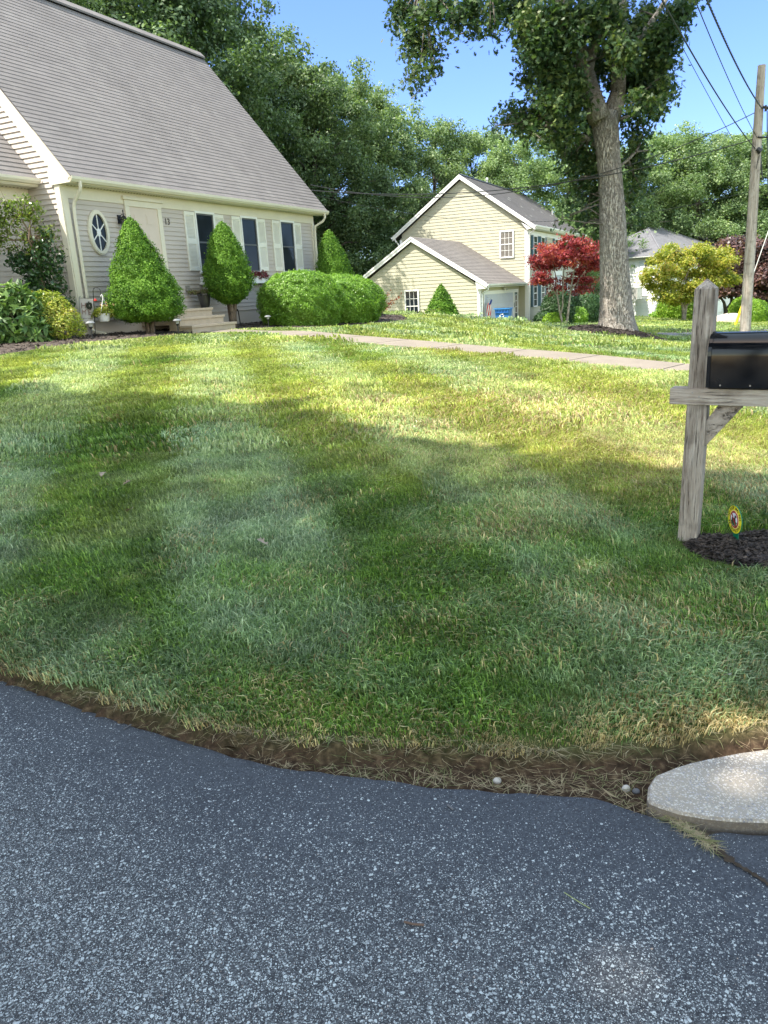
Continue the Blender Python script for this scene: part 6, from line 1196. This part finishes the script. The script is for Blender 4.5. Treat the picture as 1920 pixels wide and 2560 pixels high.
cl = [(1010, 15, 34), (1000, 45, 26), (985, 35, 12), (1030, 75, 30), (1040, 110, 24), (1020, 130, 18), (1060, 140, 22), (1075, 110, 20), (1095, 125, 14), (1085, 160, 14), (1050, 175, 20), (1080, 175, 10), (1035, 205, 15), (1045, 225, 10), (1020, 195, 12), (1100, 10, 40), (1060, 40, 30), (1140, 45, 26), (1120, 75, 14), (1150, 85, 12), (1180, 15, 36), (1190, 65, 18), (1180, 85, 10), (1230, 25, 26), (1225, 70, 14), (1240, 85, 10), (1260, 15, 22), (1235, 50, 14),
      (1300, 20, 40), (1350, 50, 45), (1310, 60, 24), (1325, 95, 24), (1305, 115, 12), (1345, 110, 34), (1375, 85, 36), (1340, 150, 24), (1365, 160, 30), (1400, 130, 34), (1420, 60, 34), (1395, 30, 30), (1410, 190, 30), (1380, 205, 26), (1345, 190, 20), (1310, 190, 14), (1325, 205, 12), (1430, 150, 26), (1440, 230, 26), (1400, 240, 26), (1460, 70, 24), (1480, 40, 28), (1500, 70, 22), (1540, 30, 34), (1530, 100, 26), (1520, 150, 26), (1560, 140, 34), (1580, 80, 40), (1590, 170, 36), (1575, 210, 26), (1620, 50, 40), (1640, 110, 38), (1630, 170, 34), (1605, 215, 26), (1660, 150, 26), (1670, 80, 34), (1690, 40, 30), (1710, 15, 26), (1735, 0, 14), (1655, 190, 18), (1615, 245, 26), (1640, 255, 16), (1665, 220, 16), (1675, 232, 12), (1590, 255, 24), (1625, 285, 14),
      (1330, 245, 14), (1360, 250, 18), (1385, 275, 22), (1350, 285, 22), (1320, 290, 20), (1290, 285, 16), (1275, 270, 12), (1260, 305, 12), (1240, 315, 10), (1228, 322, 7), (1300, 312, 18), (1335, 318, 20), (1365, 312, 24), (1400, 300, 26), (1430, 280, 26), (1455, 260, 20), (1395, 335, 26), (1430, 325, 26), (1460, 300, 22), (1370, 345, 16), (1345, 350, 12), (1420, 355, 22), (1460, 345, 26), (1480, 320, 18), (1475, 375, 22), (1450, 385, 20), (1490, 400, 22), (1465, 415, 24), (1440, 425, 20), (1485, 440, 26), (1455, 455, 22), (1425, 450, 14), (1490, 475, 26), (1465, 490, 22), (1500, 505, 24), (1480, 525, 20), (1505, 545, 22), (1490, 565, 14), (1455, 520, 14), (1425, 540, 12), (1405, 548, 9), (1388, 552, 6), (1445, 548, 10), (1510, 575, 12),
      (1350, 345, 20), (1385, 365, 18), (1410, 380, 22), (1440, 400, 24), (1400, 330, 24), (1500, 350, 16), (1500, 375, 18), (1420, 430, 18), (1470, 450, 26), (1445, 470, 18), (1470, 540, 22), (1440, 575, 10), (1330, 330, 14), (1305, 325, 14), (1640, 275, 20), (1655, 245, 18), (1635, 220, 24), (1600, 240, 22), (1385, 240, 24), (1365, 215, 24), (1420, 215, 26), (1330, 140, 20), (1400, 165, 30), (1375, 130, 34),
      (1500, 165, 22), (1524, 205, 14), (1490, 200, 10), (1440, 200, 24), (1425, 100, 30), (1445, 30, 26), (1475, 130, 22), (1505, 110, 20), (1500, 30, 26), (1535, 60, 26), (1520, 10, 26), (1555, 190, 22), (1450, 235, 16), (1410, 400, 16), (1430, 480, 14), (1435, 505, 16), (1460, 560, 14), (1475, 590, 12),
      (1570, 300, 16), (1590, 330, 15), (1575, 350, 14), (1605, 345, 14), (1590, 370, 20), (1600, 395, 18), (1580, 400, 22), (1605, 425, 18), (1585, 440, 17), (1580, 475, 16), (1600, 465, 10), (1575, 510, 14), (1590, 540, 14), (1575, 560, 14), (1620, 330, 8)]
rng = rs(170); blobs = []; tw = MB(); LPa = np.array(LP+[o_(1524, 440), o_(1528, 500), o_(1531, 560)])
for (x, y, r) in cl:
    r = r*(.62 if (y > 330 and x < 1560) else .82 if x < 1260 else .8 if y > 330 else 1.)
    low_ = y > 290 and 1430 < x < 1620; d = rng.uniform(.3, 1.6) if low_ else rng.uniform(-1.8, 1.8)
    if 1490 < x < 1560 and 130 < y < 240: d = rng.uniform(.2, 1.8)
    elif 1380 < x < 1700 and y < 200 and rng.random() < .5: d = -rng.uniform(.6, 1.4)
    p = o_(x, y, d); blobs.append((*p, r*U_*1.0)); j = np.argmin(((LPa-p)**2).sum(1)); q = LPa[j]; mid = (p+q)/2+rng.normal(0, .15, 3)+[0, 0, .15]; tw.tube([q, mid, p], [.035, .022, .01], 5)
    for k in range(4): e_ = p+rng.normal(0, r*U_*.6, 3); tw.tube([p, (p+e_)/2+rng.normal(0, .05, 3), e_], [.012, .009, .005], 4)
put('branches', tw, BARKT, oa)
P, N = blobpts(blobs, 36000, rng, 1., .9); P = P+rng.normal(0, .15, P.shape); N = N*.3+rng.normal(0, .5, N.shape); N[:, 2] += .6
putleaf('crown', oa, OAKL, leafmesh('crown', P, N, .155, 'oak', nj=.5, rng=rng, droop=.55))
ub = []
for k in range(90):
    a = rng.uniform(0, 2*pi); rr = 8.5*sqrt(rng.random()); z = rng.uniform(10.6, 19); f = sqrt(max(.1, 1-((z-13)/8)**2)); ub.append((OAKX-1+cos(a)*rr*f, OY+sin(a)*rr*f*.9, z, rng.uniform(.9, 1.6)))
ub = [b_ for b_ in ub if b_[2]-b_[3] > 1.5+(b_[1])*.42+.3]
P, N = blobpts(ub, 40000, rng, 1., .8); N[:, 2] += .4; putleaf('upper_crown', oa, OAKL, leafmesh('upper_crown', P, N, .22, 'tuft', nj=.7, rng=rng))
# drooping tip at the top edge
# ------------------------------------------------------------------ shade trees beside the street (off frame, they cast the lawn shadow)
SHT = tree_meshes  # same builder
HOLES = [(*hit(px, py)[:2], rx, ry) for px, py, rx, ry in ((1470, 2365, .07, .05), (1495, 2420, .10, .07), (1515, 2480, .06, .05), (625, 1008, .12, .03), (486, 1057, .10, .02), (822, 1030, .28, .04), (925, 1063, .22, .04), (688, 1202, .07, .02), (764, 1317, .04, .02), (1266, 1178, .10, .03), (1510, 1416, .05, .02), (1880, 1850, .14, .06), (640, 1130, .08, .02))]
def shade(label, base, blobs, seed, n=30000):
    t = thing('shade_tree', label, 'tree', base); rng = rs(seed); P, N = blobpts(blobs, n, rng, .8, .8); N[:, 2] += .5
    hz_ = P[:, 2]-.3; gx, gy = P[:, 0]-SUN[0]*hz_/tan(ELEV), P[:, 1]-SUN[1]*hz_/tan(ELEV)
    for _ in range(2): g_ = tps(gx, gy); hz_ = P[:, 2]-g_; gx, gy = P[:, 0]-SUN[0]*hz_/tan(ELEV), P[:, 1]-SUN[1]*hz_/tan(ELEV)
    keep = np.ones(len(P), bool)
    for hx, hy, rx, ry in HOLES: rm = .12 if hy < 2 else .21; q = ((gx-hx)/(rx+rm))**2+((gy-hy)/(ry+rm))**2; keep &= ~(q < rng.uniform(.7, 1.25, len(P)))
    P, N = P[keep], N[keep]
    putleaf('crown', t, OAKL, leafmesh('crown', P, N, .24, 'tuft', nj=.7, rng=rng)); m = MB(); b = np.array(base, float); top_ = b+[0, 0, 9]
    m.tube([b-[0, 0, .3], b+[0, 0, 1], b+[.1, 0, 4], top_, top_+[.2, .1, 6]], [.5, .36, .3, .24, .1], 12)
    for q in blobs[::11]:
        s_ = b+[0, 0, 6+3*rng.random()]; e_ = np.array(q[:3]); md = (s_+e_)/2+[0, 0, .6]
        L_ = np.array([s_+(md-s_)*f for f in np.linspace(0, 1, 20)]+[md+(e_-md)*f for f in np.linspace(0, 1, 20)]); G_ = L_[:, :2]-SUN*(L_[:, 2:3]-.05)/tan(ELEV)
        if np.hypot(G_[:, 0]-.43, G_[:, 1]-1.44).min() > .5: m.tube([s_, md, e_], [.11, .06, .02], 6)
    put('trunk', m, BARKO, t, smooth=True)
def shadowblobs(gpts, h0, h1, r, rng, jit=.3):
    out = []
    for gx, gy, rr in gpts:
        h = rng.uniform(h0, h1); k = h/tan(ELEV); out.append((gx+SUN[0]*k+rng.normal(0, jit), gy+SUN[1]*k+rng.normal(0, jit), h+gz(gx, gy), rr))
    return out
rng = rs(180)
# edge of the shade on the lawn, from left to right
edge = [hit(px, py) for px, py in ((-250, 975), (-120, 975), (0, 985), (75, 975), (160, 995), (255, 1000), (324, 992), (410, 1005), (492, 1008), (600, 1015), (717, 1012), (790, 1060), (860, 1100), (960, 1125), (1050, 1130), (1133, 1140), (1220, 1160), (1307, 1170), (1452, 1190), (1538, 1188), (1683, 1205), (1828, 1212), (1886, 1240), (2000, 1265), (2150, 1300))]
gA = []; gB = []; eA = []; eB = []
for i in range(len(edge)-1):
    for k in range(5):
        e_ = edge[i]+(edge[i+1]-edge[i])*k/5; [(eA if e_[0] < -1.2 else eB).append((e_[0], e_[1]-dd-.15*(k % 2), .40)) for dd in (.36, .8)]
xe = [e_[0] for e_ in edge]; ye = [e_[1] for e_ in edge]
for gx in np.arange(-9.5, 7, .82):
    lim = np.interp(gx, xe, ye) if gx > xe[0] else ye[0]
    gy = lim-1.15
    while gy > -3.5:
        rr = rng.uniform(.5, .85)
        (gA if gx+.35*gy < .6 else gB).append((gx+rng.normal(0, .15), gy+rng.normal(0, .15), rr))
        gy -= .8
shade('large oak shading the lawn from beyond the left edge', (-12.6, .6, gz(-12.6, .6)), shadowblobs(eA, 7.5, 9.5, 0, rng, .05)+shadowblobs(gA, 10., 15., 0, rng, .08), 181, 95000)
shade('large oak shading the driveway from beside the street', (-7.4, -4.4, gz(-7.4, -4.4)), shadowblobs(eB, 7.5, 9.5, 0, rng, .05)+shadowblobs(gB, 9.5, 14., 0, rng, .08), 182, 95000)

# ------------------------------------------------------------------ grass
_H = np.random.default_rng(5).random((64, 64))
def vn(x, y, f, s=0):
    x = np.asarray(x)*f+s*7.3; y = np.asarray(y)*f+s*3.1; i = np.floor(x).astype(int); j = np.floor(y).astype(int); u = x-i; v = y-j; u = u*u*(3-2*u); v = v*v*(3-2*v)
    h = lambda a, b: _H[a % 64, b % 64]; return (h(i, j)*(1-u)+h(i+1, j)*u)*(1-v)+(h(i, j+1)*(1-u)+h(i+1, j+1)*u)*v
def fbm(x, y, f, s=0): return .5*vn(x, y, f, s)+.28*vn(x, y, f*2.1, s+1)+.22*vn(x, y, f*4.3, s+2)
def patch(name, n, r, h, wd, lean, seed, mat_):
    rng = rs(seed); a = rng.uniform(0, 2*pi, n); q = r*np.sqrt(rng.random(n)); bx, by = q*np.cos(a), q*np.sin(a)
    hh_ = h*rng.uniform(.45, 1.15, n); az = rng.normal(0, .75, n); wild = rng.random(n) < .25; az = np.where(wild, rng.uniform(-pi, pi, n), az); ln = lean*rng.uniform(.3, 1.7, n)
    dx_, dy_ = np.cos(az)*ln*hh_, np.sin(az)*ln*hh_; fa = rng.uniform(0, 2*pi, n); wx, wy = np.cos(fa)*wd/2, np.sin(fa)*wd/2; wsc = rng.uniform(.6, 1.4, n); wx *= wsc; wy *= wsc
    P0 = np.stack([bx, by, np.full(n, -.012)], -1); Pm = np.stack([bx+dx_*.35, by+dy_*.35, hh_*.6], -1); Pt = np.stack([bx+dx_*1.1, by+dy_*1.1, hh_*(1-.25*np.minimum(ln, 1.5))], -1); Wv = np.stack([wx, wy, np.zeros(n)], -1)
    V = np.stack([P0-Wv, P0+Wv, Pm+Wv*.85, Pm-Wv*.85, Pt], 1).reshape(-1, 3); k = np.arange(n)*5
    me = bpy.data.meshes.new(name); me.from_pydata(V.tolist(), [], [t_ for i in k.tolist() for t_ in ((i, i+1, i+2, i+3), (i+3, i+2, i+4))]); me.update()
    add_attr(me, 'bl', np.repeat(rng.random(n), 5)); me.materials.append(mat_); o = bpy.data.objects.new(name, me); return o
def grassmat():
    t = NT('grass_blades'); P_ = t.coord('Position'); bl = t.n('Attribute', attribute_name='bl').outputs['Fac']
    at = lambda n_: t.n('Attribute', attribute_name=n_, attribute_type='INSTANCER').outputs['Fac']
    dry, hue, dark = at('dry'), at('hue'), at('dark'); fine = t.noise(P_, 7, 4, .6)
    g1 = t.ramp(bl, [(0, (0.039, 0.089, 0.014)), (.5, (0.093, 0.181, 0.028)), (1, (0.236, 0.361, 0.074))])       # deep green
    g2 = t.ramp(bl, [(0, (0.105, 0.173, 0.085)), (.5, (0.200, 0.288, 0.149)), (1, (0.466, 0.533, 0.351))])       # bluish pale fescue, also the painted sheen of pale stripes
    g3 = t.ramp(bl, [(0, (0.198, 0.252, 0.042)), (.5, (0.362, 0.410, 0.083)), (1, (0.584, 0.597, 0.181))])          # yellow green
    st = t.ramp(bl, [(0, (.17, .10, .045)), (.4, (.38, .29, .145)), (1, (.62, .52, .29))])          # straw
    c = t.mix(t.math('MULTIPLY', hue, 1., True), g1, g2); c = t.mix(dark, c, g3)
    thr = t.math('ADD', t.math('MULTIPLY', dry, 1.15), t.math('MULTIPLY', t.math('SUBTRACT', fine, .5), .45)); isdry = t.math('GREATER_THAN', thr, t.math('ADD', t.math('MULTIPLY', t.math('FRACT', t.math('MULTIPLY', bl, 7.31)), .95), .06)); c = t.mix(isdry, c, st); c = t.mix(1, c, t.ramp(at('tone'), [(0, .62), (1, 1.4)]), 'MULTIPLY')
    t.col(c); t.set(Roughness=.42); t.b.inputs['Specular IOR Level'].default_value = .45
    tr = t.n('BsdfTranslucent'); t.l(t.mix(1, c, (1.4, 1.4, .95), 'MULTIPLY'), tr.inputs[0]); mx = t.n('MixShader'); mx.inputs[0].default_value = .38; t.l(t.b.outputs[0], mx.inputs[1]); t.l(tr.outputs[0], mx.inputs[2]); t.l(mx.outputs[0], t.out.inputs[0]); return t.m
GRM = grassmat()
LOD = [(115, .10, .039, .004, .85), (120, .20, .042, .008, .8), (120, .40, .048, .018, .75), (130, .9, .062, .04, .7)]
SRC = []
for li, (n, r, h, wd, ln) in enumerate(LOD):
    for k in range(3): SRC.append(patch('grass_tuft', n, r, h, wd, ln, 300+li*3+k, GRM))
GP = []
for li, (y0, y1, sp, mg) in enumerate(((1.75, 6.2, .066, 1.6), (6.2, 13.2, .125, 2.), (13.2, 28, .25, 3), (28, 66, .55, 5))):
    ys_ = np.arange(y0, y1, sp); xm = .62*y1+mg; X, Yg = np.meshgrid(np.arange(-xm, xm, sp), ys_); X = X+RNG.uniform(-.5, .5, X.shape)*sp; Yg = Yg+RNG.uniform(-.5, .5, X.shape)*sp; X = X.ravel(); Yg = Yg.ravel()
    k = np.abs(X) < .62*Yg+mg; X, Yg = X[k], Yg[k]; e = np.full(X.shape, 5.)
    nr = Yg < 16; e[nr] = sdist(EDG, X[nr], Yg[nr]); rad = LOD[li][1]; e = e+vnoise(X, Yg, 9, 3)*.018-.05*np.clip(vn(X, Yg, 11, 77)-.35, 0, 1)-.03*vn(X, Yg, 3, 78)
    k = e > (.02 if li == 0 else rad*.6); X, Yg, e = X[k], Yg[k], e[k]
    ex = inpoly(WALKPOLY, X, Yg)
    def near_poly(poly, d):
        poly = np.asarray(poly); q = np.stack([X, Yg], -1); b_ = np.full(X.shape, 9.)
        for a, b in zip(poly, np.roll(poly, -1, 0)): ab = b-a; t_ = np.clip(((q-a)@ab)/(ab@ab+1e-9), 0, 1); b_ = np.minimum(b_, np.linalg.norm(q-(a+t_[:, None]*ab), axis=-1))
        return b_ < d
    for poly in [WALKPOLY]+BEDS:
        if (Yg.max() < poly[:, 1].min()-1) or (Yg.min() > poly[:, 1].max()+1): continue
        ex |= inpoly(poly, X, Yg) | near_poly(poly, rad*.55 if li else .015)
    ex |= inpoly([tuple(p) for p in SLAB], X, Yg) | (near_poly(np.array(SLAB), .1) if li == 0 else False)
    for fr_h, a_, b_, c_, d_ in ((H, -9, 10, -8.5, -.35), (Y, -.1, YL, -YB, .1), (YG, .4, 7.6, 0, GW+.05), (W, -.1, 9, -11, .1)):
        q = np.stack([X, Yg, 0*X], -1)-fr_h.o; u_ = q@fr_h.a; w2 = q@fr_h.w; ex |= (u_ > a_) & (u_ < b_) & (w2 > c_) & (w2 < d_)
    k = ~ex; GP.append((X[k], Yg[k], e[k], np.full(k.sum(), li)))
X, Yg, e, LI = [np.concatenate([g[i] for g in GP]) for i in range(4)]; Z = ground(X, Yg)
roadx = inpoly([(c1[0]-1, c1[1]-.9), (c3[0]+9, c3[1]+.5), (c3[0]+9, c3[1]+5), (c1[0]-.5, c1[1]+.9)], X, Yg); 
k = ~roadx; X, Yg, e, LI, Z = X[k], Yg[k], e[k], LI[k], Z[k]; nG = len(X)
# mowing stripes fan away from the drive: alternate passes lean both ways, their sheen also painted into blade colour
sc_ = X+.22*Yg; sc_ = X+Yg*(.22+.035*np.clip(sc_, 0, 3))
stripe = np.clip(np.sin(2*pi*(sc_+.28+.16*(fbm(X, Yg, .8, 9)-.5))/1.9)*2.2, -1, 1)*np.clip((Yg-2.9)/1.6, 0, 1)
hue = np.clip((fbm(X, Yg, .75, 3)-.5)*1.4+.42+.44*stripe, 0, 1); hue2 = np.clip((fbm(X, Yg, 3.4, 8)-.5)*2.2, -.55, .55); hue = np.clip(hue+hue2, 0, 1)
dryb = np.zeros(nG)
def bump_(px, py, rx, ry, a):
    global dryb
    c_ = hit(px, py); dryb = dryb+.5*a*np.exp(-((X-c_[0])/rx)**2-((Yg-c_[1])/ry)**2)
for q in ((1150, 1050, 1.6, 1.1, .32), (1500, 1040, 1.6, 1.5, .30), (1750, 1150, 1.2, .9, .42), (1880, 1200, .8, .6, .35), (1250, 960, 2.5, 1.5, .2), (1870, 1840, .45, .25, .9), (1150, 1850, .5, .16, .35), (660, 1730, .25, .12, .45), (1050, 1560, .3, .2, .3), (1290, 1640, .22, .1, .4), (1600, 1790, .25, .1, .55), (640, 1000, 1.2, .8, .12), (1260, 1330, .35, .25, .25), (840, 1250, .3, .2, .35), (750, 1450, .35, .2, .2), (1500, 1480, .6, .3, .22), (1750, 1560, .5, .3, .3)): bump_(*q)
dry = np.clip(.035+.5*np.clip(fbm(X, Yg, 1.9, 21)-.56, 0, 1)+.5*np.clip(fbm(X, Yg, 5.5, 31)-.6, 0, 1)+dryb+.42*np.exp(-np.maximum(e-.045, 0)/.035)+.10*np.exp(-np.maximum(e, 0)/.18), 0, 1)
wk = np.full(nG, 9.); q = np.stack([X, Yg], -1)
for a, b in zip(WP[:-1:3], WP[3::3]): ab = b-a; t_ = np.clip(((q-a)@ab)/(ab@ab), 0, 1); wk = np.minimum(wk, np.linalg.norm(q-(a+t_[:, None]*ab), axis=-1))
dry = np.clip(dry+.45*np.exp(-np.maximum(wk-WW-.05, 0)/.12), 0, 1)
ygx = np.zeros(nG)
for q in ((1300, 1080, 1.5, 1.4), (1700, 1120, 1.4, 1.2), (900, 1040, 1.2, .8), (1300, 980, 2.5, 1.2), (0, 930, 1.5, 1.2)): c_ = hit(q[0], q[1]); ygx += .55*np.exp(-((X-c_[0])/q[2])**2-((Yg-c_[1])/q[3])**2)
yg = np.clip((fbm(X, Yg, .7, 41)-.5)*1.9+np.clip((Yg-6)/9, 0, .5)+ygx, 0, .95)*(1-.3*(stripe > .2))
rz_ = np.where(stripe > 0, pi/2, -pi/2)+RNG.normal(0, .5, nG)+(fbm(X, Yg, 1.4, 51)-.5)*3.0; sc2 = RNG.uniform(.8, 1.25, nG)*(.75+.6*vn(X, Yg, 4.1, 61))*np.clip(.45+e/.28, 0, 1)
gx_, gy_ = (ground(X+.1, Yg)-Z)/.1, (ground(X, Yg+.1)-Z)/.1
me = bpy.data.meshes.new('grass'); me.vertices.add(nG); me.vertices.foreach_set('co', np.stack([X, Yg, Z], -1).astype(np.float32).ravel())
tone = np.clip(.5+.42*RNG.normal(0, 1, nG)*.6+(vn(X, Yg, 6, 91)-.5)*.9+.10*stripe, 0, 1)  # stripe term paints the sheen of bent blades into their brightness
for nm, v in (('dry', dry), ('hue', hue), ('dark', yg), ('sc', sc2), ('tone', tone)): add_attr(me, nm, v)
at = me.attributes.new('rot', 'FLOAT_VECTOR', 'POINT'); at.data.foreach_set('vector', np.stack([np.arctan(gy_)*np.clip(e/.3, 0, 1), -np.arctan(gx_)*np.clip(e/.3, 0, 1), rz_], -1).astype(np.float32).ravel())
at = me.attributes.new('pick', 'INT', 'POINT'); at.data.foreach_set('value', (LI*3+RNG.integers(0, 3, nG)).astype(np.int32))
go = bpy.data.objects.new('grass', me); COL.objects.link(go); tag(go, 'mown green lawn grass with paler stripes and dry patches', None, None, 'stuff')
ng = bpy.data.node_groups.new('scatter_grass', 'GeometryNodeTree'); ng.interface.new_socket('Geometry', in_out='INPUT', socket_type='NodeSocketGeometry'); ng.interface.new_socket('Geometry', in_out='OUTPUT', socket_type='NodeSocketGeometry')
N_ = ng.nodes; gi = N_.new('NodeGroupInput'); gout = N_.new('NodeGroupOutput'); iop = N_.new('GeometryNodeInstanceOnPoints'); g2i = N_.new('GeometryNodeGeometryToInstance')
for o in reversed(SRC):
    oi = N_.new('GeometryNodeObjectInfo'); oi.inputs[0].default_value = o; ng.links.new(oi.outputs['Geometry'], g2i.inputs[0])
def na(name, ty):
    x = N_.new('GeometryNodeInputNamedAttribute'); x.data_type = ty; x.inputs[0].default_value = name; return x.outputs[0]
ng.links.new(gi.outputs[0], iop.inputs['Points']); ng.links.new(g2i.outputs[0], iop.inputs['Instance']); iop.inputs['Pick Instance'].default_value = True
ng.links.new(na('pick', 'INT'), iop.inputs['Instance Index']); ng.links.new(na('rot', 'FLOAT_VECTOR'), iop.inputs['Rotation']); ng.links.new(na('sc', 'FLOAT'), iop.inputs['Scale']); ng.links.new(iop.outputs[0], gout.inputs[0])
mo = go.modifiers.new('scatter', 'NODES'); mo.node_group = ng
# ------------------------------------------------------------------ clippings, stones, fallen leaves
rng = rs(400); n = 5000; xx = rng.uniform(-2.6, 2.0, n); f = rng.random(n); ylo, yhi = polyy(DRV, xx), polyy(EDG, xx); yy = ylo-.0+(yhi-ylo+.04)*f**.8; 
tuf = 260; q5 = rng.random(tuf); e5 = atZ(1650, 2030, 0); xx[:tuf] = e5[0]+(cw[1][0]-e5[0])*q5+rng.normal(0, .009, tuf); yy[:tuf] = e5[1]+(cw[1][1]-e5[1])*q5+rng.normal(0, .012, tuf)
xx[tuf:tuf+300] = rng.uniform(.72, 1.3, 300); yy[tuf:tuf+300] = 1.80+rng.normal(0, .015, 300)+(.12*(1-(xx[tuf:tuf+300]-.72)/.6)).clip(0, .12)*1.0
inS = inpoly([tuple(p) for p in SLAB], xx, yy); zz_ = ground(xx, yy)+.004+.016*rng.random(n); zz_ = np.where(yy < ylo+.01, .006, zz_); kq = ~inS & (rng.random(n) < np.interp(xx, [-2.6, -.6, .2, 2], [.2, .35, 1, 1])); xx, yy, zz_ = xx[kq], yy[kq], zz_[kq]; n = len(xx)
a = rng.uniform(0, pi, n); L = rng.uniform(.012, .045, n); bend = rng.normal(0, .4, n); U = np.stack([np.cos(a), np.sin(a), rng.normal(0, .12, n)], -1)*L[:, None]; U2 = np.stack([np.cos(a+bend), np.sin(a+bend), rng.normal(0, .2, n)], -1)*L[:, None]; Wn = np.stack([-np.sin(a), np.cos(a), 0*a], -1)*.0009; C = np.stack([xx, yy, zz_], -1)
V = np.stack([C-U, C-U+Wn*.5, C+Wn, C+U2, C-Wn], 1).reshape(-1, 3); me = npmesh('dry_clippings', V, np.arange(n*5).reshape(n, 5), 5)
STRAW = leafmat('straw_clippings', [(.13, .09, .06), (.28, .21, .13), (.42, .35, .23), (.20, .20, .09), (.12, .16, .06)], .15, .7, .2, 3)
tag(put('dry_clippings', me, STRAW), 'dry grass clippings scattered on bare soil by the asphalt', None, None, 'stuff')
def pebble(label, px, py, r, m_, zs=.7, nm='stone', cat='stone'):
    b = hit(px, py); mm = MB(); sg, rg_ = 14, 9; vs = []
    for i in range(rg_+1):
        for k in range(sg): ph = -pi/2+i/rg_*pi; a = 2*pi*k/sg; rr = cos(ph)*(1+.12*vnoise(cos(a)*1.5+ph, sin(a)*1.5, 1.7, px)); vs.append(b+np.array([r*rr*cos(a), r*.85*rr*sin(a), r*zs*(sin(ph)+.7)]))
    mm.add(vs, [(i*sg+k, i*sg+(k+1) % sg, (i+1)*sg+(k+1) % sg, (i+1)*sg+k) for i in range(rg_) for k in range(sg)]); o = put(nm, mm, m_, None, smooth=True, loc=b); tag(o, label, cat); return o
PST = plain('pale_pebble', (.42, .385, .35), .8, .3, .12, 20, .3, 80); DST = plain('dark_pebble', (.10, .10, .11), .7)
pebble('larger pale pebble in the dirt strip, below the middle of the lawn edge', 1243, 1956, .014, PST); pebble('round white pebble in the dirt strip just left of the concrete slab', 1565, 1977, .013, PST, .9)
pebble('small dark pebble beside the white one near the slab', 1590, 1982, .012, DST); pebble('black seed pod on the dirt above the slab corner', 1618, 1925, .012, DST, .3)
def dead_leaf(label, px, py, s, c_, dz=.03, seed=0, curl=.35):
    b = hit(px, py)+[0, 0, dz]; rng = rs(seed); V = []; sh = SHAPES['oak']; a = rng.uniform(0, 6); tl = rng.uniform(.2, .7)
    for x, y in sh: u = (x-.5)*s; v = y*s*1.3; z = curl*(abs(y)*s)*1.6+u*tl; V.append(b+np.array([u*cos(a)-v*sin(a), u*sin(a)+v*cos(a), z]))
    me = bpy.data.meshes.new('fallen_leaf'); me.from_pydata([tuple(q-b) for q in V], [], [tuple(range(len(V)))]); me.update(); me.materials.append(c_); o = bpy.data.objects.new('fallen_leaf', me); COL.objects.link(o); o.location = tuple(b); return tag(o, label, 'leaf', 'fallen leaves on the lawn')
DL = plain('dead_leaf_brown', (.2, .14, .1), .7, .3, .25, 30); DL2 = plain('dead_leaf_pale', (.27, .215, .165), .7, .3, .2, 30)
dead_leaf('curled pale brown leaf standing up near the middle of the shaded lawn', 660, 1376, .075, DL2, .045, 1); dead_leaf('small pale leaf on the dark mown stripe at left', 258, 1202, .065, DL2, .05, 2); dead_leaf('small brown leaf right of the pale one on the dark stripe', 320, 1224, .07, DL, .05, 3); dead_leaf('brown leaf lowest on the dark stripe', 326, 1294, .08, DL, .05, 4); dead_leaf('white scrap on the grass near the right edge above the slab', 1816, 1718, .035, PST, .05, 5)
def twig(label, pts, r, m_):
    P_ = [hit(*p) for p in pts]; 
    for p in P_: p[2] = max(p[2], 0)+.004
    t_ = put('twig', MB().tube(P_, r, 6), m_, None, loc=P_[0]); tag(t_, label, 'twig'); return t_
twig('brown twig on the worn asphalt, lower middle', [(1012, 2336), (1035, 2342), (1062, 2344)], .003, plain('twig_brown', (.10, .065, .05), .8)); twig('short dark twig on the asphalt right of centre', [(1120, 2032), (1133, 2044)], .003, DST)
twig('thin straw stalk on the asphalt, right of the brown twig', [(1410, 2262), (1440, 2282), (1474, 2303)], .0012, plain('straw_green', (.22, .26, .10), .7)); twig('dark twig on the asphalt at the left below the lawn edge', [(312, 1840), (330, 1826)], .0025, DST)
